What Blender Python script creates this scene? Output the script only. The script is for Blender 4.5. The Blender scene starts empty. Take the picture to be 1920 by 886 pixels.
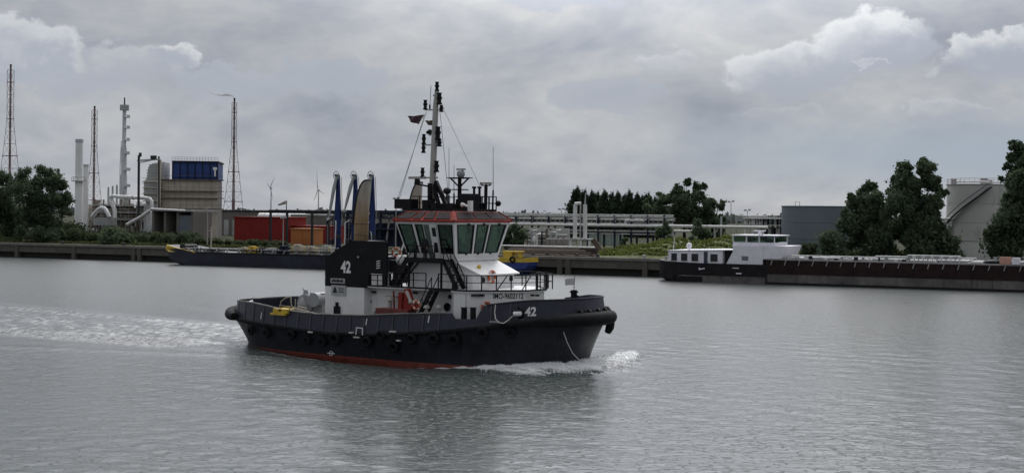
import bpy, bmesh, math, random
import numpy as np
from mathutils import Vector, Matrix

# ------------------------------------------------------------------ camera, world, sun
S = bpy.context.scene
COL = S.collection
F_PX, CAM_H, HZ, ROLL = 2600.0, 10.5, 398.0, 0.0105      # focal length in photo pixels, camera height, horizon row, camera roll
cam = bpy.data.cameras.new("camera"); cam_o = bpy.data.objects.new("camera", cam); COL.objects.link(cam_o)
cam.sensor_width = 36.0; cam.lens = 36.0 * F_PX / 1920.0
cam.shift_y = -(443.0 - HZ) / 1920.0
cam.clip_start = 0.5; cam.clip_end = 90000.0
cam_o.location = (0, 0, CAM_H)
cam_o.rotation_euler = (Matrix.Rotation(math.radians(90), 4, 'X') @ Matrix.Rotation(ROLL, 4, 'Z')).to_euler()
S.camera = cam_o
S.view_settings.view_transform = 'Standard'; S.view_settings.look = 'None'
S.view_settings.exposure = 0.0; S.view_settings.gamma = 1.0
S.cycles.max_bounces = 6; S.cycles.transparent_max_bounces = 12
S.cycles.use_denoising = True

SUN_EL, SUN_AZ = math.radians(50), math.radians(6)
sun = bpy.data.lights.new("sun", 'SUN'); sun.energy = 0.5; sun.angle = math.radians(22); sun.color = (1.0, 0.96, 0.9)
sun_o = bpy.data.objects.new("sun", sun); COL.objects.link(sun_o)
to_sun = Vector((math.sin(SUN_AZ) * math.cos(SUN_EL), math.cos(SUN_AZ) * math.cos(SUN_EL), math.sin(SUN_EL)))
sun_o.rotation_euler = to_sun.to_track_quat('Z', 'Y').to_euler(); sun_o.location = (0, 0, 200)


class NT:
    """small helper round a node tree"""
    def __init__(self, tree):
        self.t = tree; tree.nodes.clear()

    def n(self, typ, **kw):
        nd = self.t.nodes.new(typ)
        for k, v in kw.items(): setattr(nd, k, v)
        return nd

    def put(self, sock, val):
        if isinstance(val, bpy.types.NodeSocket): self.t.links.new(val, sock)
        elif isinstance(val, (tuple, list)) and sock.type == 'RGBA' and len(val) == 3: sock.default_value = (*val, 1)
        else: sock.default_value = val

    def m(self, op, a, b=0.0, c=None, clamp=False):
        nd = self.n('ShaderNodeMath', operation=op, use_clamp=clamp)
        self.put(nd.inputs[0], a); self.put(nd.inputs[1], b)
        if c is not None: self.put(nd.inputs[2], c)
        return nd.outputs[0]

    def mix(self, fac, a, b, blend='MIX'):
        nd = self.n('ShaderNodeMix', data_type='RGBA', blend_type=blend)
        self.put(nd.inputs[0], fac); self.put(nd.inputs[6], a); self.put(nd.inputs[7], b)
        return nd.outputs[2]

    def ss(self, x, lo, hi, a=0.0, b=1.0):
        nd = self.n('ShaderNodeMapRange', interpolation_type='SMOOTHSTEP')
        self.put(nd.inputs[0], x); self.put(nd.inputs[1], lo); self.put(nd.inputs[2], hi)
        self.put(nd.inputs[3], a); self.put(nd.inputs[4], b)
        return nd.outputs[0]

    def noise(self, vec, scale, detail=4.0, rough=0.5, dist=0.0):
        nd = self.n('ShaderNodeTexNoise'); self.put(nd.inputs['Vector'], vec)
        nd.inputs['Scale'].default_value = scale; nd.inputs['Detail'].default_value = detail
        nd.inputs['Roughness'].default_value = rough; nd.inputs['Distortion'].default_value = dist
        return nd.outputs[0]

    def xyz(self, x, y, z=0.0):
        nd = self.n('ShaderNodeCombineXYZ')
        for s, v in zip(nd.inputs, (x, y, z)): self.put(s, v)
        return nd.outputs[0]

    def map(self, vec, scale=(1, 1, 1), loc=(0, 0, 0)):
        nd = self.n('ShaderNodeMapping'); self.put(nd.inputs[0], vec)
        nd.inputs[1].default_value = loc; nd.inputs[3].default_value = scale
        return nd.outputs[0]

    def ramp(self, fac, stops):
        nd = self.n('ShaderNodeValToRGB'); self.put(nd.inputs[0], fac); e = nd.color_ramp.elements
        while len(e) < len(stops): e.new(0.5)
        for el, (p, c) in zip(e, stops): el.position = p; el.color = (*c, 1)
        return nd.outputs[0]


def build_world():
    w = bpy.data.worlds.new("World"); S.world = w; w.use_nodes = True
    t = NT(w.node_tree)
    sky = t.n('ShaderNodeTexSky', sky_type='NISHITA', sun_disc=False)
    sky.sun_elevation = SUN_EL; sky.sun_rotation = SUN_AZ
    d = t.n('ShaderNodeTexCoord').outputs['Generated']
    sp = t.n('ShaderNodeSeparateXYZ'); t.put(sp.inputs[0], d)
    az = t.m('ARCTAN2', sp.outputs[0], sp.outputs[1])
    el = t.m('ARCSINE', sp.outputs[2])
    # overcast deck: soft layered banks, the same all round the sky
    pa = t.map(t.xyz(az, el), (8.5, 19.0, 1), (2.4, 0.7, 0))
    big = t.noise(pa, 0.8, 5.0, 0.55, 0.4)
    fine = t.noise(t.map(t.xyz(az, el), (26, 48, 1), (5, 3, 0)), 1.0, 5.0, 0.55, 0.3)
    v = t.m('ADD', t.m('MULTIPLY', big, 0.72), t.m('MULTIPLY', fine, 0.28))
    deck = t.ramp(v, [(0.33, (0.305, 0.335, 0.40)), (0.44, (0.395, 0.42, 0.475)), (0.53, (0.475, 0.492, 0.525)), (0.66, (0.60, 0.61, 0.615))])
    # paler a little above, bluer and duller low down towards the right
    up = t.ss(el, 0.0, 0.17)
    deck = t.mix(1.0, deck, t.mix(up, (0.93, 0.94, 0.955), (0.90, 0.89, 0.878)), 'MULTIPLY')
    low_r = t.m('MULTIPLY', t.ss(az, 0.0, 0.33), t.ss(t.m('ABSOLUTE', t.m('SUBTRACT', el, 0.042)), 0.0, 0.04, 1.0, 0.0))
    deck = t.mix(t.m('MULTIPLY', low_r, 0.95), deck, (0.335, 0.40, 0.485))
    # cumulus: pixel-free directions in radians (azimuth, elevation, half sizes), lit tops and grey bases
    wob = t.noise(t.map(t.xyz(az, el), (30, 40, 1)), 1.0, 6.0, 0.62)
    wob2 = t.noise(t.map(t.xyz(az, el), (30, 40, 1), (9, 4, 0)), 1.0, 6.0, 0.62)
    azw = t.m('ADD', az, t.m('MULTIPLY', t.m('SUBTRACT', wob, 0.5), 0.055))
    elw = t.m('ADD', el, t.m('MULTIPLY', t.m('SUBTRACT', wob2, 0.5), 0.040))
    def cumulus(col, a, e, ra, re, lit=1.0, slope=0.0, op=1.0):
        x = t.m('DIVIDE', t.m('SUBTRACT', azw, a), ra); y = t.m('DIVIDE', t.m('SUBTRACT', elw, e), re)
        lower = t.m('MULTIPLY', t.m('MINIMUM', y, 0.0), 1.25)
        yy = t.m('ADD', t.m('MAXIMUM', y, 0.0), lower)
        r = t.m('SQRT', t.m('ADD', t.m('MULTIPLY', x, x), t.m('MULTIPLY', yy, yy)))
        top = t.ss(y, -0.5, 0.3)
        soft = t.m('ADD', t.m('MULTIPLY', top, -0.42), 0.62)
        mask = t.m('MULTIPLY', t.ss(r, t.m('SUBTRACT', 1.05, soft), 1.05, 1.0, 0.0), op)
        h = t.m('ADD', t.m('ADD', y, t.m('MULTIPLY', x, slope)), t.m('MULTIPLY', t.m('SUBTRACT', wob, 0.5), 2.4))
        edge = t.ss(r, 0.35, 1.0)
        lum = t.m('MULTIPLY', t.ss(h, -0.25, 0.75), t.m('ADD', t.m('MULTIPLY', edge, 0.6), 0.4))
        c = t.mix(t.m('MULTIPLY', lum, lit, clamp=True), (0.385, 0.415, 0.485), (0.69, 0.705, 0.72))
        return t.mix(mask, col, c)
    c = deck
    for args in CLOUDS: c = cumulus(c, *args)
    # an overcast sky is brighter overhead than near the horizon
    zen = t.ss(el, 0.14, 0.75)
    c = t.mix(1.0, c, t.mix(zen, (1, 1, 1), (1.35, 1.33, 1.32)), 'MULTIPLY')
    # and brightest round the veiled sun, which stands ahead of the camera, high above the frame
    dt = t.n('ShaderNodeVectorMath', operation='DOT_PRODUCT'); t.put(dt.inputs[0], d); dt.inputs[1].default_value = to_sun
    glow = t.ss(dt.outputs['Value'], 0.70, 0.93)
    c = t.mix(1.0, c, t.mix(glow, (1, 1, 1), (6.2, 6.05, 5.9)), 'MULTIPLY')
    # thinner light on the side turned away from it
    away = t.ss(dt.outputs['Value'], -0.9, 0.45, 0.97, 1.0)
    c = t.mix(1.0, c, t.xyz(away, away, away), 'MULTIPLY')
    # clear-sky light where the cover is thin
    c10 = t.mix(1.0, c, (10, 10, 10), 'MULTIPLY')
    fin = t.mix(0.94, sky.outputs[0], c10)
    bg = t.n('ShaderNodeBackground'); t.put(bg.inputs[0], fin); bg.inputs[1].default_value = 0.1
    out = t.n('ShaderNodeOutputWorld'); t.t.links.new(bg.outputs[0], out.inputs[0])


def pxdir(px, py):
    """photo pixel -> (azimuth, elevation) used to lay out the clouds seen in the photograph"""
    x, y = px - 960, py - HZ
    k, m = (x + ROLL * y) / F_PX, (y - ROLL * x) / F_PX
    return math.atan(k), math.atan(-m / math.hypot(1, k))

CLOUDS = []
for px, py, rx, ry, lit, sl, op in [
        (20, 110, 130, 75, 0.85, 0.5, 0.85), (250, 130, 95, 48, 0.5, 0.6, 0.6), (335, 108, 62, 32, 1.0, 0.4, 0.85),
        (430, 165, 120, 42, 0.10, 0.0, 0.75), (620, 155, 115, 46, 0.03, 0.0, 0.75), (1130, 188, 130, 38, 0.05, 0.0, 0.75), (120, 158, 120, 34, 0.0, 0.0, 0.7),
        (1060, 8, 130, 20, 0.05, 0.0, 0.7), (1250, 125, 60, 26, 0.75, 0.0, 0.35),
        (1480, 145, 125, 62, 0.95, -0.45, 0.85), (1640, 95, 112, 72, 1.0, -0.45, 0.95), (1640, 124, 30, 12, 0.9, 0.0, 0.5),
        (1860, 115, 105, 55, 1.0, -0.2, 0.9), (1780, 215, 80, 26, 0.6, 0.0, 0.45), (1480, 222, 90, 24, 0.35, 0.0, 0.4)]:
    a_, e_ = pxdir(px, py)
    CLOUDS.append((a_, e_, rx / F_PX, ry / F_PX, lit, sl, op))
build_world()

rnd = random.Random(11); rng = np.random.default_rng(11)

# ------------------------------------------------------------------ materials
MATS = {}
def mat(name, col, rough=0.55, metal=0.0, var=0.18, scale=0.8, bump=0.0, streak=None, dirt=None, coat=0.0, spec=0.5):
    """painted or mineral surface: colour with soft variation, optional vertical wear streaks, fine relief"""
    if name in MATS: return MATS[name]
    m = bpy.data.materials.new(name); m.use_nodes = True; t = NT(m.node_tree)
    tc = t.n('ShaderNodeTexCoord').outputs['Object']
    n1 = t.noise(tc, scale, 6.0, 0.6)
    c = t.mix(t.ss(n1, 0.3, 0.72), tuple(x * (1 - var) for x in col), tuple(min(1, x * (1 + var)) for x in col))
    n2 = t.noise(tc, scale * 9, 4.0, 0.6)
    c = t.mix(t.ss(n2, 0.5, 0.8, 0, min(0.5, var)), c, tuple(x * 0.6 for x in col))
    if streak:
        sc, amt = streak
        st = t.noise(t.map(tc, (3.0 * scale * 2, 3.0 * scale * 2, 0.22)), 1.0, 4.0, 0.65)
        c = t.mix(t.ss(st, 0.52, 0.75, 0, amt), c, sc)
    if dirt:
        sc, amt = dirt
        n3 = t.noise(tc, scale * 2.2, 6.0, 0.7)
        c = t.mix(t.ss(n3, 0.52, 0.72, 0, amt), c, sc)
    b = t.n('ShaderNodeBsdfPrincipled'); t.put(b.inputs['Base Color'], c)
    t.put(b.inputs['Roughness'], t.ss(n2, 0.2, 0.8, max(0.05, rough - 0.1), min(1, rough + 0.1)))
    b.inputs['Metallic'].default_value = metal; b.inputs['Coat Weight'].default_value = coat
    b.inputs['Specular IOR Level'].default_value = spec
    if bump:
        bp = t.n('ShaderNodeBump'); bp.inputs['Strength'].default_value = bump; bp.inputs['Distance'].default_value = 0.05
        t.put(bp.inputs['Height'], n2); t.put(b.inputs['Normal'], bp.outputs[0])
    o = t.n('ShaderNodeOutputMaterial'); t.t.links.new(b.outputs[0], o.inputs[0])
    MATS[name] = m; return m

def leaf_mat(name, dark, light):
    m = bpy.data.materials.new(name); m.use_nodes = True; t = NT(m.node_tree)
    a = t.n('ShaderNodeAttribute', attribute_name='tone').outputs['Fac']
    info = t.n('ShaderNodeObjectInfo').outputs['Random']
    c = t.mix(a, dark, light)
    c = t.mix(t.m('MULTIPLY', info, 0.25), c, tuple(x * 1.5 for x in dark))
    d = t.n('ShaderNodeBsdfDiffuse'); t.put(d.inputs[0], c)
    tr = t.n('ShaderNodeBsdfTranslucent'); t.put(tr.inputs[0], c)
    mx = t.n('ShaderNodeMixShader'); mx.inputs[0].default_value = 0.45
    t.t.links.new(d.outputs[0], mx.inputs[1]); t.t.links.new(tr.outputs[0], mx.inputs[2])
    o = t.n('ShaderNodeOutputMaterial'); t.t.links.new(mx.outputs[0], o.inputs[0])
    return m

def glass_mat(name, tint, gloss=0.12):
    m = bpy.data.materials.new(name); m.use_nodes = True; t = NT(m.node_tree)
    tr = t.n('ShaderNodeBsdfTransparent'); tr.inputs[0].default_value = (*tint, 1)
    gl = t.n('ShaderNodeBsdfGlossy'); gl.inputs['Roughness'].default_value = 0.03; gl.inputs[0].default_value = (0.9, 0.95, 0.92, 1)
    fr = t.n('ShaderNodeFresnel'); fr.inputs[0].default_value = 1.5
    f = t.m('ADD', t.m('MULTIPLY', fr.outputs[0], 0.6), gloss * 0.1)
    mx = t.n('ShaderNodeMixShader'); t.put(mx.inputs[0], f)
    t.t.links.new(tr.outputs[0], mx.inputs[1]); t.t.links.new(gl.outputs[0], mx.inputs[2])
    o = t.n('ShaderNodeOutputMaterial'); t.t.links.new(mx.outputs[0], o.inputs[0])
    return m

M_white = mat('white_paint', (0.70, 0.70, 0.69), 0.45, var=0.06, streak=((0.36, 0.30, 0.24), 0.22), dirt=((0.42, 0.40, 0.37), 0.18))
M_black = mat('black_paint', (0.009, 0.009, 0.011), 0.5, var=0.3, dirt=((0.04, 0.035, 0.03), 0.3), spec=0.15)
M_hull = mat('hull_navy', (0.013, 0.014, 0.021), 0.42, var=0.3, streak=((0.05, 0.043, 0.042), 0.6), dirt=((0.006, 0.006, 0.008), 0.6), bump=0.15, spec=0.3)
M_bulwark = mat('bulwark_navy', (0.024, 0.026, 0.042), 0.4, var=0.22, streak=((0.05, 0.048, 0.052), 0.4), dirt=((0.016, 0.016, 0.02), 0.4), bump=0.1, spec=0.35)
M_boot = mat('boot_red', (0.17, 0.035, 0.022), 0.6, var=0.3, streak=((0.05, 0.02, 0.018), 0.5), dirt=((0.06, 0.03, 0.02), 0.5), scale=1.5)
M_rubber = mat('rubber', (0.010, 0.010, 0.011), 0.75, var=0.35, dirt=((0.03, 0.03, 0.03), 0.4), bump=0.2, scale=2, spec=0.15)
M_deck = mat('deck_green', (0.06, 0.075, 0.06), 0.8, var=0.25, dirt=((0.10, 0.07, 0.05), 0.4))
M_red = mat('red_paint', (0.22, 0.028, 0.018), 0.7, var=0.18, dirt=((0.2, 0.03, 0.02), 0.4), spec=0.2)
M_grey = mat('grey_paint', (0.27, 0.28, 0.29), 0.5, var=0.12, streak=((0.16, 0.12, 0.09), 0.4))
M_dgrey = mat('dark_grey', (0.03, 0.03, 0.033), 0.6, var=0.2, spec=0.2)
M_panel = mat('roof_window_grey', (0.036, 0.030, 0.030), 0.7, var=0.15, spec=0.1)
def exhaust_mat():
    m = bpy.data.materials.new('exhaust_steel'); m.use_nodes = True; t = NT(m.node_tree)
    P = t.n('ShaderNodeTexCoord').outputs['Object']; sp = t.n('ShaderNodeSeparateXYZ'); t.put(sp.inputs[0], P)
    n = t.noise(t.map(P, (1.5, 1.5, 0.8)), 1.5, 5.0, 0.6)
    z = t.m('ADD', sp.outputs[2], t.m('MULTIPLY', t.m('SUBTRACT', n, 0.5), 1.4))
    c = t.ramp(t.m('DIVIDE', t.m('SUBTRACT', z, 8.2), 4.6, clamp=True), [(0.0, (0.20, 0.125, 0.06)), (0.35, (0.27, 0.18, 0.095)), (0.65, (0.34, 0.29, 0.23)), (1.0, (0.36, 0.34, 0.31))])   # heat tint in the steel
    c = t.mix(t.ss(t.noise(t.map(P, (6, 6, 0.5)), 1.0, 4.0, 0.6), 0.5, 0.75, 0, 0.5), c, (0.10, 0.065, 0.035))
    b = t.n('ShaderNodeBsdfPrincipled'); t.put(b.inputs['Base Color'], c); b.inputs['Roughness'].default_value = 0.6; b.inputs['Metallic'].default_value = 0.15
    o = t.n('ShaderNodeOutputMaterial'); t.t.links.new(b.outputs[0], o.inputs[0]); MATS['exhaust_steel'] = m; return m
M_exh = exhaust_mat()
M_soot = mat('soot', (0.008, 0.008, 0.008), 0.95, var=0.3)
M_yellow = mat('yellow_paint', (0.52, 0.36, 0.03), 0.5, var=0.15, dirt=((0.3, 0.22, 0.05), 0.4))
M_orange = mat('orange_paint', (0.42, 0.10, 0.035), 0.55, var=0.15)
M_mast = mat('mast_white', (0.34, 0.33, 0.31), 0.5, var=0.12, streak=((0.22, 0.17, 0.13), 0.5))
M_rope = mat('rope_white', (0.5, 0.49, 0.45), 0.85, var=0.15)
M_skin = mat('skin', (0.36, 0.20, 0.14), 0.6, var=0.06)
M_cloth_d = mat('dark_clothing', (0.012, 0.013, 0.018), 0.85, var=0.2)
M_cloth_b = mat('pale_blue_shirt', (0.35, 0.42, 0.5), 0.85, var=0.1)
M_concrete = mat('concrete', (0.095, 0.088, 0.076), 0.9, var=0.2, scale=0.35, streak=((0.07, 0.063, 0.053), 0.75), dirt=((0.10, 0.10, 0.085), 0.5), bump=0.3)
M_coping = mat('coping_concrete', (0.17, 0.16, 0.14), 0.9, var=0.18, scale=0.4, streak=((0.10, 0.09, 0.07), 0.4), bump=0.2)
M_void = mat('shaded_void', (0.018, 0.016, 0.014), 0.8, var=0.3, scale=0.5)  # near-black colour paints in the shade of the quay void and shed bays
M_silver = mat('silver_cladding', (0.50, 0.51, 0.52), 0.45, metal=0.3, var=0.1, scale=0.3)
M_steelw = mat('white_steel', (0.74, 0.74, 0.73), 0.5, var=0.08, scale=0.3)
M_pipe_w = mat('white_pipe', (0.62, 0.62, 0.61), 0.5, var=0.1, scale=0.3, streak=((0.3, 0.26, 0.22), 0.3))
M_pipe_g = mat('grey_pipe', (0.34, 0.35, 0.34), 0.6, var=0.15, scale=0.4)
M_pipe_r = mat('rust_pipe', (0.13, 0.095, 0.075), 0.75, var=0.25, scale=0.4)
M_beige = mat('beige_cladding', (0.46, 0.42, 0.355), 0.75, var=0.14, scale=0.25, streak=((0.17, 0.145, 0.115), 0.5), spec=0.2)
M_blue = mat('blue_cladding', (0.028, 0.058, 0.185), 0.55, var=0.2, scale=0.3, streak=((0.05, 0.07, 0.15), 0.35), spec=0.2)
M_blue_d = mat('dark_blue_steel', (0.014, 0.019, 0.042), 0.55, var=0.2, scale=0.4, spec=0.2)
M_blue_b = mat('bright_blue_hull', (0.014, 0.035, 0.20), 0.5, var=0.18, streak=((0.03, 0.04, 0.09), 0.5))
M_wallgrey = mat('warehouse_grey', (0.17, 0.158, 0.145), 0.85, var=0.14, scale=0.15, streak=((0.07, 0.065, 0.06), 0.4), spec=0.1)
M_shedred = mat('shed_red', (0.21, 0.02, 0.017), 0.6, var=0.14, scale=0.2, streak=((0.15, 0.03, 0.028), 0.4), spec=0.2)
M_shedorange = mat('shed_orange', (0.38, 0.13, 0.03), 0.65, var=0.12, scale=0.3)
M_lat_r = mat('lattice_red', (0.18, 0.115, 0.115), 0.6, var=0.15)  # distance haze put into the tower paint, reds and greys washed out
M_lat_g = mat('lattice_grey', (0.30, 0.27, 0.27), 0.6, var=0.15)
M_turb = mat('turbine_grey', (0.42, 0.43, 0.46), 0.6, var=0.04)
M_tank_b = mat('tank_bluegrey', (0.125, 0.155, 0.178), 0.6, var=0.1, scale=0.12, streak=((0.09, 0.115, 0.13), 0.5))
M_tank_g = mat('tank_grey', (0.44, 0.44, 0.42), 0.65, var=0.12, scale=0.12, streak=((0.15, 0.14, 0.125), 0.6))
M_brick = mat('jetty_brown', (0.075, 0.06, 0.05), 0.9, var=0.25, scale=0.6)
M_barge = mat('barge_black', (0.014, 0.013, 0.016), 0.55, var=0.3, streak=((0.04, 0.032, 0.03), 0.4), spec=0.15)
M_barge_r = mat('barge_oxide', (0.023, 0.013, 0.0125), 0.7, var=0.3, streak=((0.06, 0.035, 0.028), 0.5), spec=0.15)
M_barge_g = mat('barge_scraped', (0.125, 0.118, 0.112), 0.75, var=0.3, scale=0.35, streak=((0.025, 0.02, 0.02), 0.75), dirt=((0.03, 0.028, 0.028), 0.6), spec=0.2)
M_barge_b = mat('barge_navy', (0.022, 0.024, 0.038), 0.5, var=0.25, scale=0.3, streak=((0.05, 0.05, 0.06), 0.4), spec=0.25)
M_barge_w = mat('barge_white', (0.74, 0.73, 0.78), 0.5, var=0.06, streak=((0.35, 0.32, 0.3), 0.25))
M_hatch = mat('hatch_grey', (0.33, 0.33, 0.33), 0.6, var=0.15, dirt=((0.2, 0.16, 0.13), 0.5))
M_beam_o = mat('salmon_paint', (0.50, 0.27, 0.2), 0.65, var=0.15)
M_bark = mat('bark', (0.022, 0.018, 0.014), 0.95, var=0.3, scale=2, spec=0.1)
M_win = mat('dark_window', (0.012, 0.013, 0.018), 0.12, var=0.2)
M_maroon = mat('flag_maroon', (0.07, 0.035, 0.042), 0.9, var=0.2, scale=3)
M_olive = mat('flag_olive', (0.075, 0.065, 0.04), 0.9, var=0.2, scale=3)
M_flagw = mat('flag_white', (0.5, 0.5, 0.5), 0.9, var=0.1, scale=3)
M_int = mat('cabin_interior', (0.10, 0.125, 0.11), 0.8, var=0.2)
L_oak = leaf_mat('leaf_dark', (0.050, 0.072, 0.048), (0.13, 0.17, 0.098))
L_pop = leaf_mat('leaf_poplar', (0.032, 0.046, 0.032), (0.075, 0.10, 0.06))
L_bush = leaf_mat('leaf_bush', (0.045, 0.062, 0.036), (0.11, 0.135, 0.075))
L_willow = leaf_mat('leaf_willow', (0.040, 0.058, 0.036), (0.10, 0.13, 0.075))
L_grass = leaf_mat('leaf_grass', (0.075, 0.095, 0.025), (0.16, 0.18, 0.055))
G_glass = glass_mat('tinted_glass', (0.62, 0.74, 0.68))

# ------------------------------------------------------------------ mesh helpers
class MB:
    def __init__(self): self.v = []; self.f = []
    def add(self, vs, fs):
        o = len(self.v); self.v += [tuple(p) for p in vs]; self.f += [tuple(i + o for i in q) for q in fs]; return self
    def hexa(self, p):                       # 8 corners: bottom ring 0-3, top ring 4-7
        return self.add(p, [(3, 2, 1, 0), (4, 5, 6, 7), (0, 1, 5, 4), (1, 2, 6, 5), (2, 3, 7, 6), (3, 0, 4, 7)])
    def box(self, x0, x1, y0, y1, z0, z1):
        return self.hexa([(x0, y0, z0), (x1, y0, z0), (x1, y1, z0), (x0, y1, z0), (x0, y0, z1), (x1, y0, z1), (x1, y1, z1), (x0, y1, z1)])
    def cbox(self, c, s):
        return self.box(c[0] - s[0] / 2, c[0] + s[0] / 2, c[1] - s[1] / 2, c[1] + s[1] / 2, c[2] - s[2] / 2, c[2] + s[2] / 2)
    def bar(self, p, q, w, h=None):          # rectangular beam between two points
        h = h or w; p, q = Vector(p), Vector(q); d = (q - p).normalized()
        up = Vector((0, 0, 1)) if abs(d.z) < 0.95 else Vector((1, 0, 0))
        a = d.cross(up).normalized() * w / 2; b = a.cross(d).normalized() * h / 2
        return self.hexa([p - a - b, p + a - b, p + a + b, p - a + b, q - a - b, q + a - b, q + a + b, q - a + b])
    def tube(self, pts, r, n=8, closed=False):
        pts = [Vector(p) for p in pts]; k = len(pts); rs = r if isinstance(r, (list, tuple)) else [r] * k
        vs = []; prev = None
        for i, p in enumerate(pts):
            a = pts[(i - 1) % k] if (i or closed) else p; b = pts[(i + 1) % k] if (i < k - 1 or closed) else p
            d = (b - a).normalized()
            if prev is None:
                up = Vector((0, 0, 1)) if abs(d.z) < 0.9 else Vector((1, 0, 0)); x = d.cross(up).normalized()
            else: x = (prev - d * prev.dot(d)).normalized()
            prev = x; y = d.cross(x)
            for j in range(n):
                t = 2 * math.pi * j / n; vs.append(p + (x * math.cos(t) + y * math.sin(t)) * rs[i])
        fs = []
        for i in range(k if closed else k - 1):
            i2 = (i + 1) % k
            for j in range(n): fs.append((i * n + j, i * n + (j + 1) % n, i2 * n + (j + 1) % n, i2 * n + j))
        if not closed: fs += [tuple(range(n))[::-1], tuple((k - 1) * n + j for j in range(n))]
        return self.add(vs, fs)
    def cyl(self, p, q, r0, r1=None, n=14): return self.tube([p, q], [r0, r0 if r1 is None else r1], n)
    def lathe(self, prof, n=20, c=(0, 0, 0), ang=2 * math.pi):
        vs = []; fs = []; k = len(prof); full = abs(ang - 2 * math.pi) < 1e-6; m = n if full else n + 1
        for r, z in prof:
            for j in range(m):
                t = ang * j / n; vs.append((c[0] + r * math.cos(t), c[1] + r * math.sin(t), c[2] + z))
        for i in range(k - 1):
            for j in range(n): j2 = (j + 1) % m; fs.append((i * m + j, i * m + j2, (i + 1) * m + j2, (i + 1) * m + j))
        return self.add(vs, fs)
    def torus(self, c, axis, R, r, n=18, m=8):
        ax = Vector(axis).normalized(); up = Vector((0, 0, 1)) if abs(ax.z) < 0.9 else Vector((1, 0, 0))
        x = ax.cross(up).normalized(); y = ax.cross(x); c = Vector(c)
        return self.tube([c + (x * math.cos(2 * math.pi * i / n) + y * math.sin(2 * math.pi * i / n)) * R for i in range(n)], r, m, True)
    def ball(self, c, r, n=12, m=8):
        r = r if isinstance(r, (tuple, list)) else (r, r, r); vs = []; fs = []
        for i in range(m + 1):
            a = math.pi * i / m - math.pi / 2
            for j in range(n):
                t = 2 * math.pi * j / n
                vs.append((c[0] + r[0] * math.cos(a) * math.cos(t), c[1] + r[1] * math.cos(a) * math.sin(t), c[2] + r[2] * math.sin(a)))
        for i in range(m):
            for j in range(n): fs.append((i * n + j, i * n + (j + 1) % n, (i + 1) * n + (j + 1) % n, (i + 1) * n + j))
        return self.add(vs, fs)
    def prism(self, poly, ext):              # planar 3-D polygon pushed along a vector
        k = len(poly); e = Vector(ext); top = [Vector(p) + e for p in poly]
        fs = [tuple(range(k))[::-1], tuple(range(k, 2 * k))] + [(i, (i + 1) % k, (i + 1) % k + k, i + k) for i in range(k)]
        return self.add(list(poly) + top, fs)
    def build(self, name, m, parent=None, smooth=None, **tags):
        me = bpy.data.meshes.new(name); me.from_pydata([tuple(p) for p in self.v], [], self.f)
        if len(self.v) < 60000:
            bm = bmesh.new(); bm.from_mesh(me); bmesh.ops.remove_doubles(bm, verts=bm.verts, dist=1e-5)
            bmesh.ops.recalc_face_normals(bm, faces=bm.faces); bm.to_mesh(me); bm.free()
        if smooth:
            for p in me.polygons: p.use_smooth = True
            me.set_sharp_from_angle(angle=math.radians(smooth))
        if m: me.materials.append(m)
        o = bpy.data.objects.new(name, me); COL.objects.link(o)
        if parent: o.parent = parent
        for k, v in tags.items(): o[k] = v
        return o

def thing(name, label, cat, loc=(0, 0, 0), rotz=0.0, group=None):
    o = bpy.data.objects.new(name, None); COL.objects.link(o); o.location = loc; o.rotation_euler = (0, 0, rotz)
    o['label'] = label; o['category'] = cat; o.empty_display_size = 0.5
    if group: o['group'] = group
    return o

def tag(o, label, cat, group=None):
    o['label'] = label; o['category'] = cat
    if group: o['group'] = group
    return o

def dup(root, loc, rotz=None, label=None, scale=None):
    r = root.copy(); COL.objects.link(r); r.location = loc
    if rotz is not None: r.rotation_euler = (0, 0, rotz)
    if scale is not None: r.scale = scale if isinstance(scale, (tuple, list)) else (scale,) * 3
    if label: r['label'] = label
    for ch in root.children:
        c = ch.copy(); COL.objects.link(c); c.parent = r
        for g in ch.children:
            d = g.copy(); COL.objects.link(d); d.parent = c
    return r

def text_mesh(s, size, bold=0.0, ext=0.0, squeeze=1.0):
    cu = bpy.data.curves.new('lettering', 'FONT'); cu.body = s; cu.size = size; cu.offset = bold; cu.extrude = ext
    cu.resolution_u = 3; o = bpy.data.objects.new('lettering', cu); COL.objects.link(o)
    dg = bpy.context.evaluated_depsgraph_get(); me = o.evaluated_get(dg).to_mesh()
    vs = [(v.co.x * squeeze, v.co.y, v.co.z) for v in me.vertices]; fs = [tuple(p.vertices) for p in me.polygons]
    o.evaluated_get(dg).to_mesh_clear(); bpy.data.objects.remove(o); bpy.data.curves.remove(cu)
    x0 = min(v[0] for v in vs); x1 = max(v[0] for v in vs); y0 = min(v[1] for v in vs); y1 = max(v[1] for v in vs)
    return [(v[0] - x0, v[1] - y0, v[2]) for v in vs], fs, x1 - x0, y1 - y0

# ------------------------------------------------------------------ the tug's place on the water (needed by the water's waves)
TA = math.radians(34); TC, TS = math.cos(TA), math.sin(TA); TX0, TY0 = -7.45, 103.2
def TW(lx, ly, lz=0.0): return (TX0 + TC * lx + TS * ly, TY0 - TS * lx + TC * ly, lz)

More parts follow.
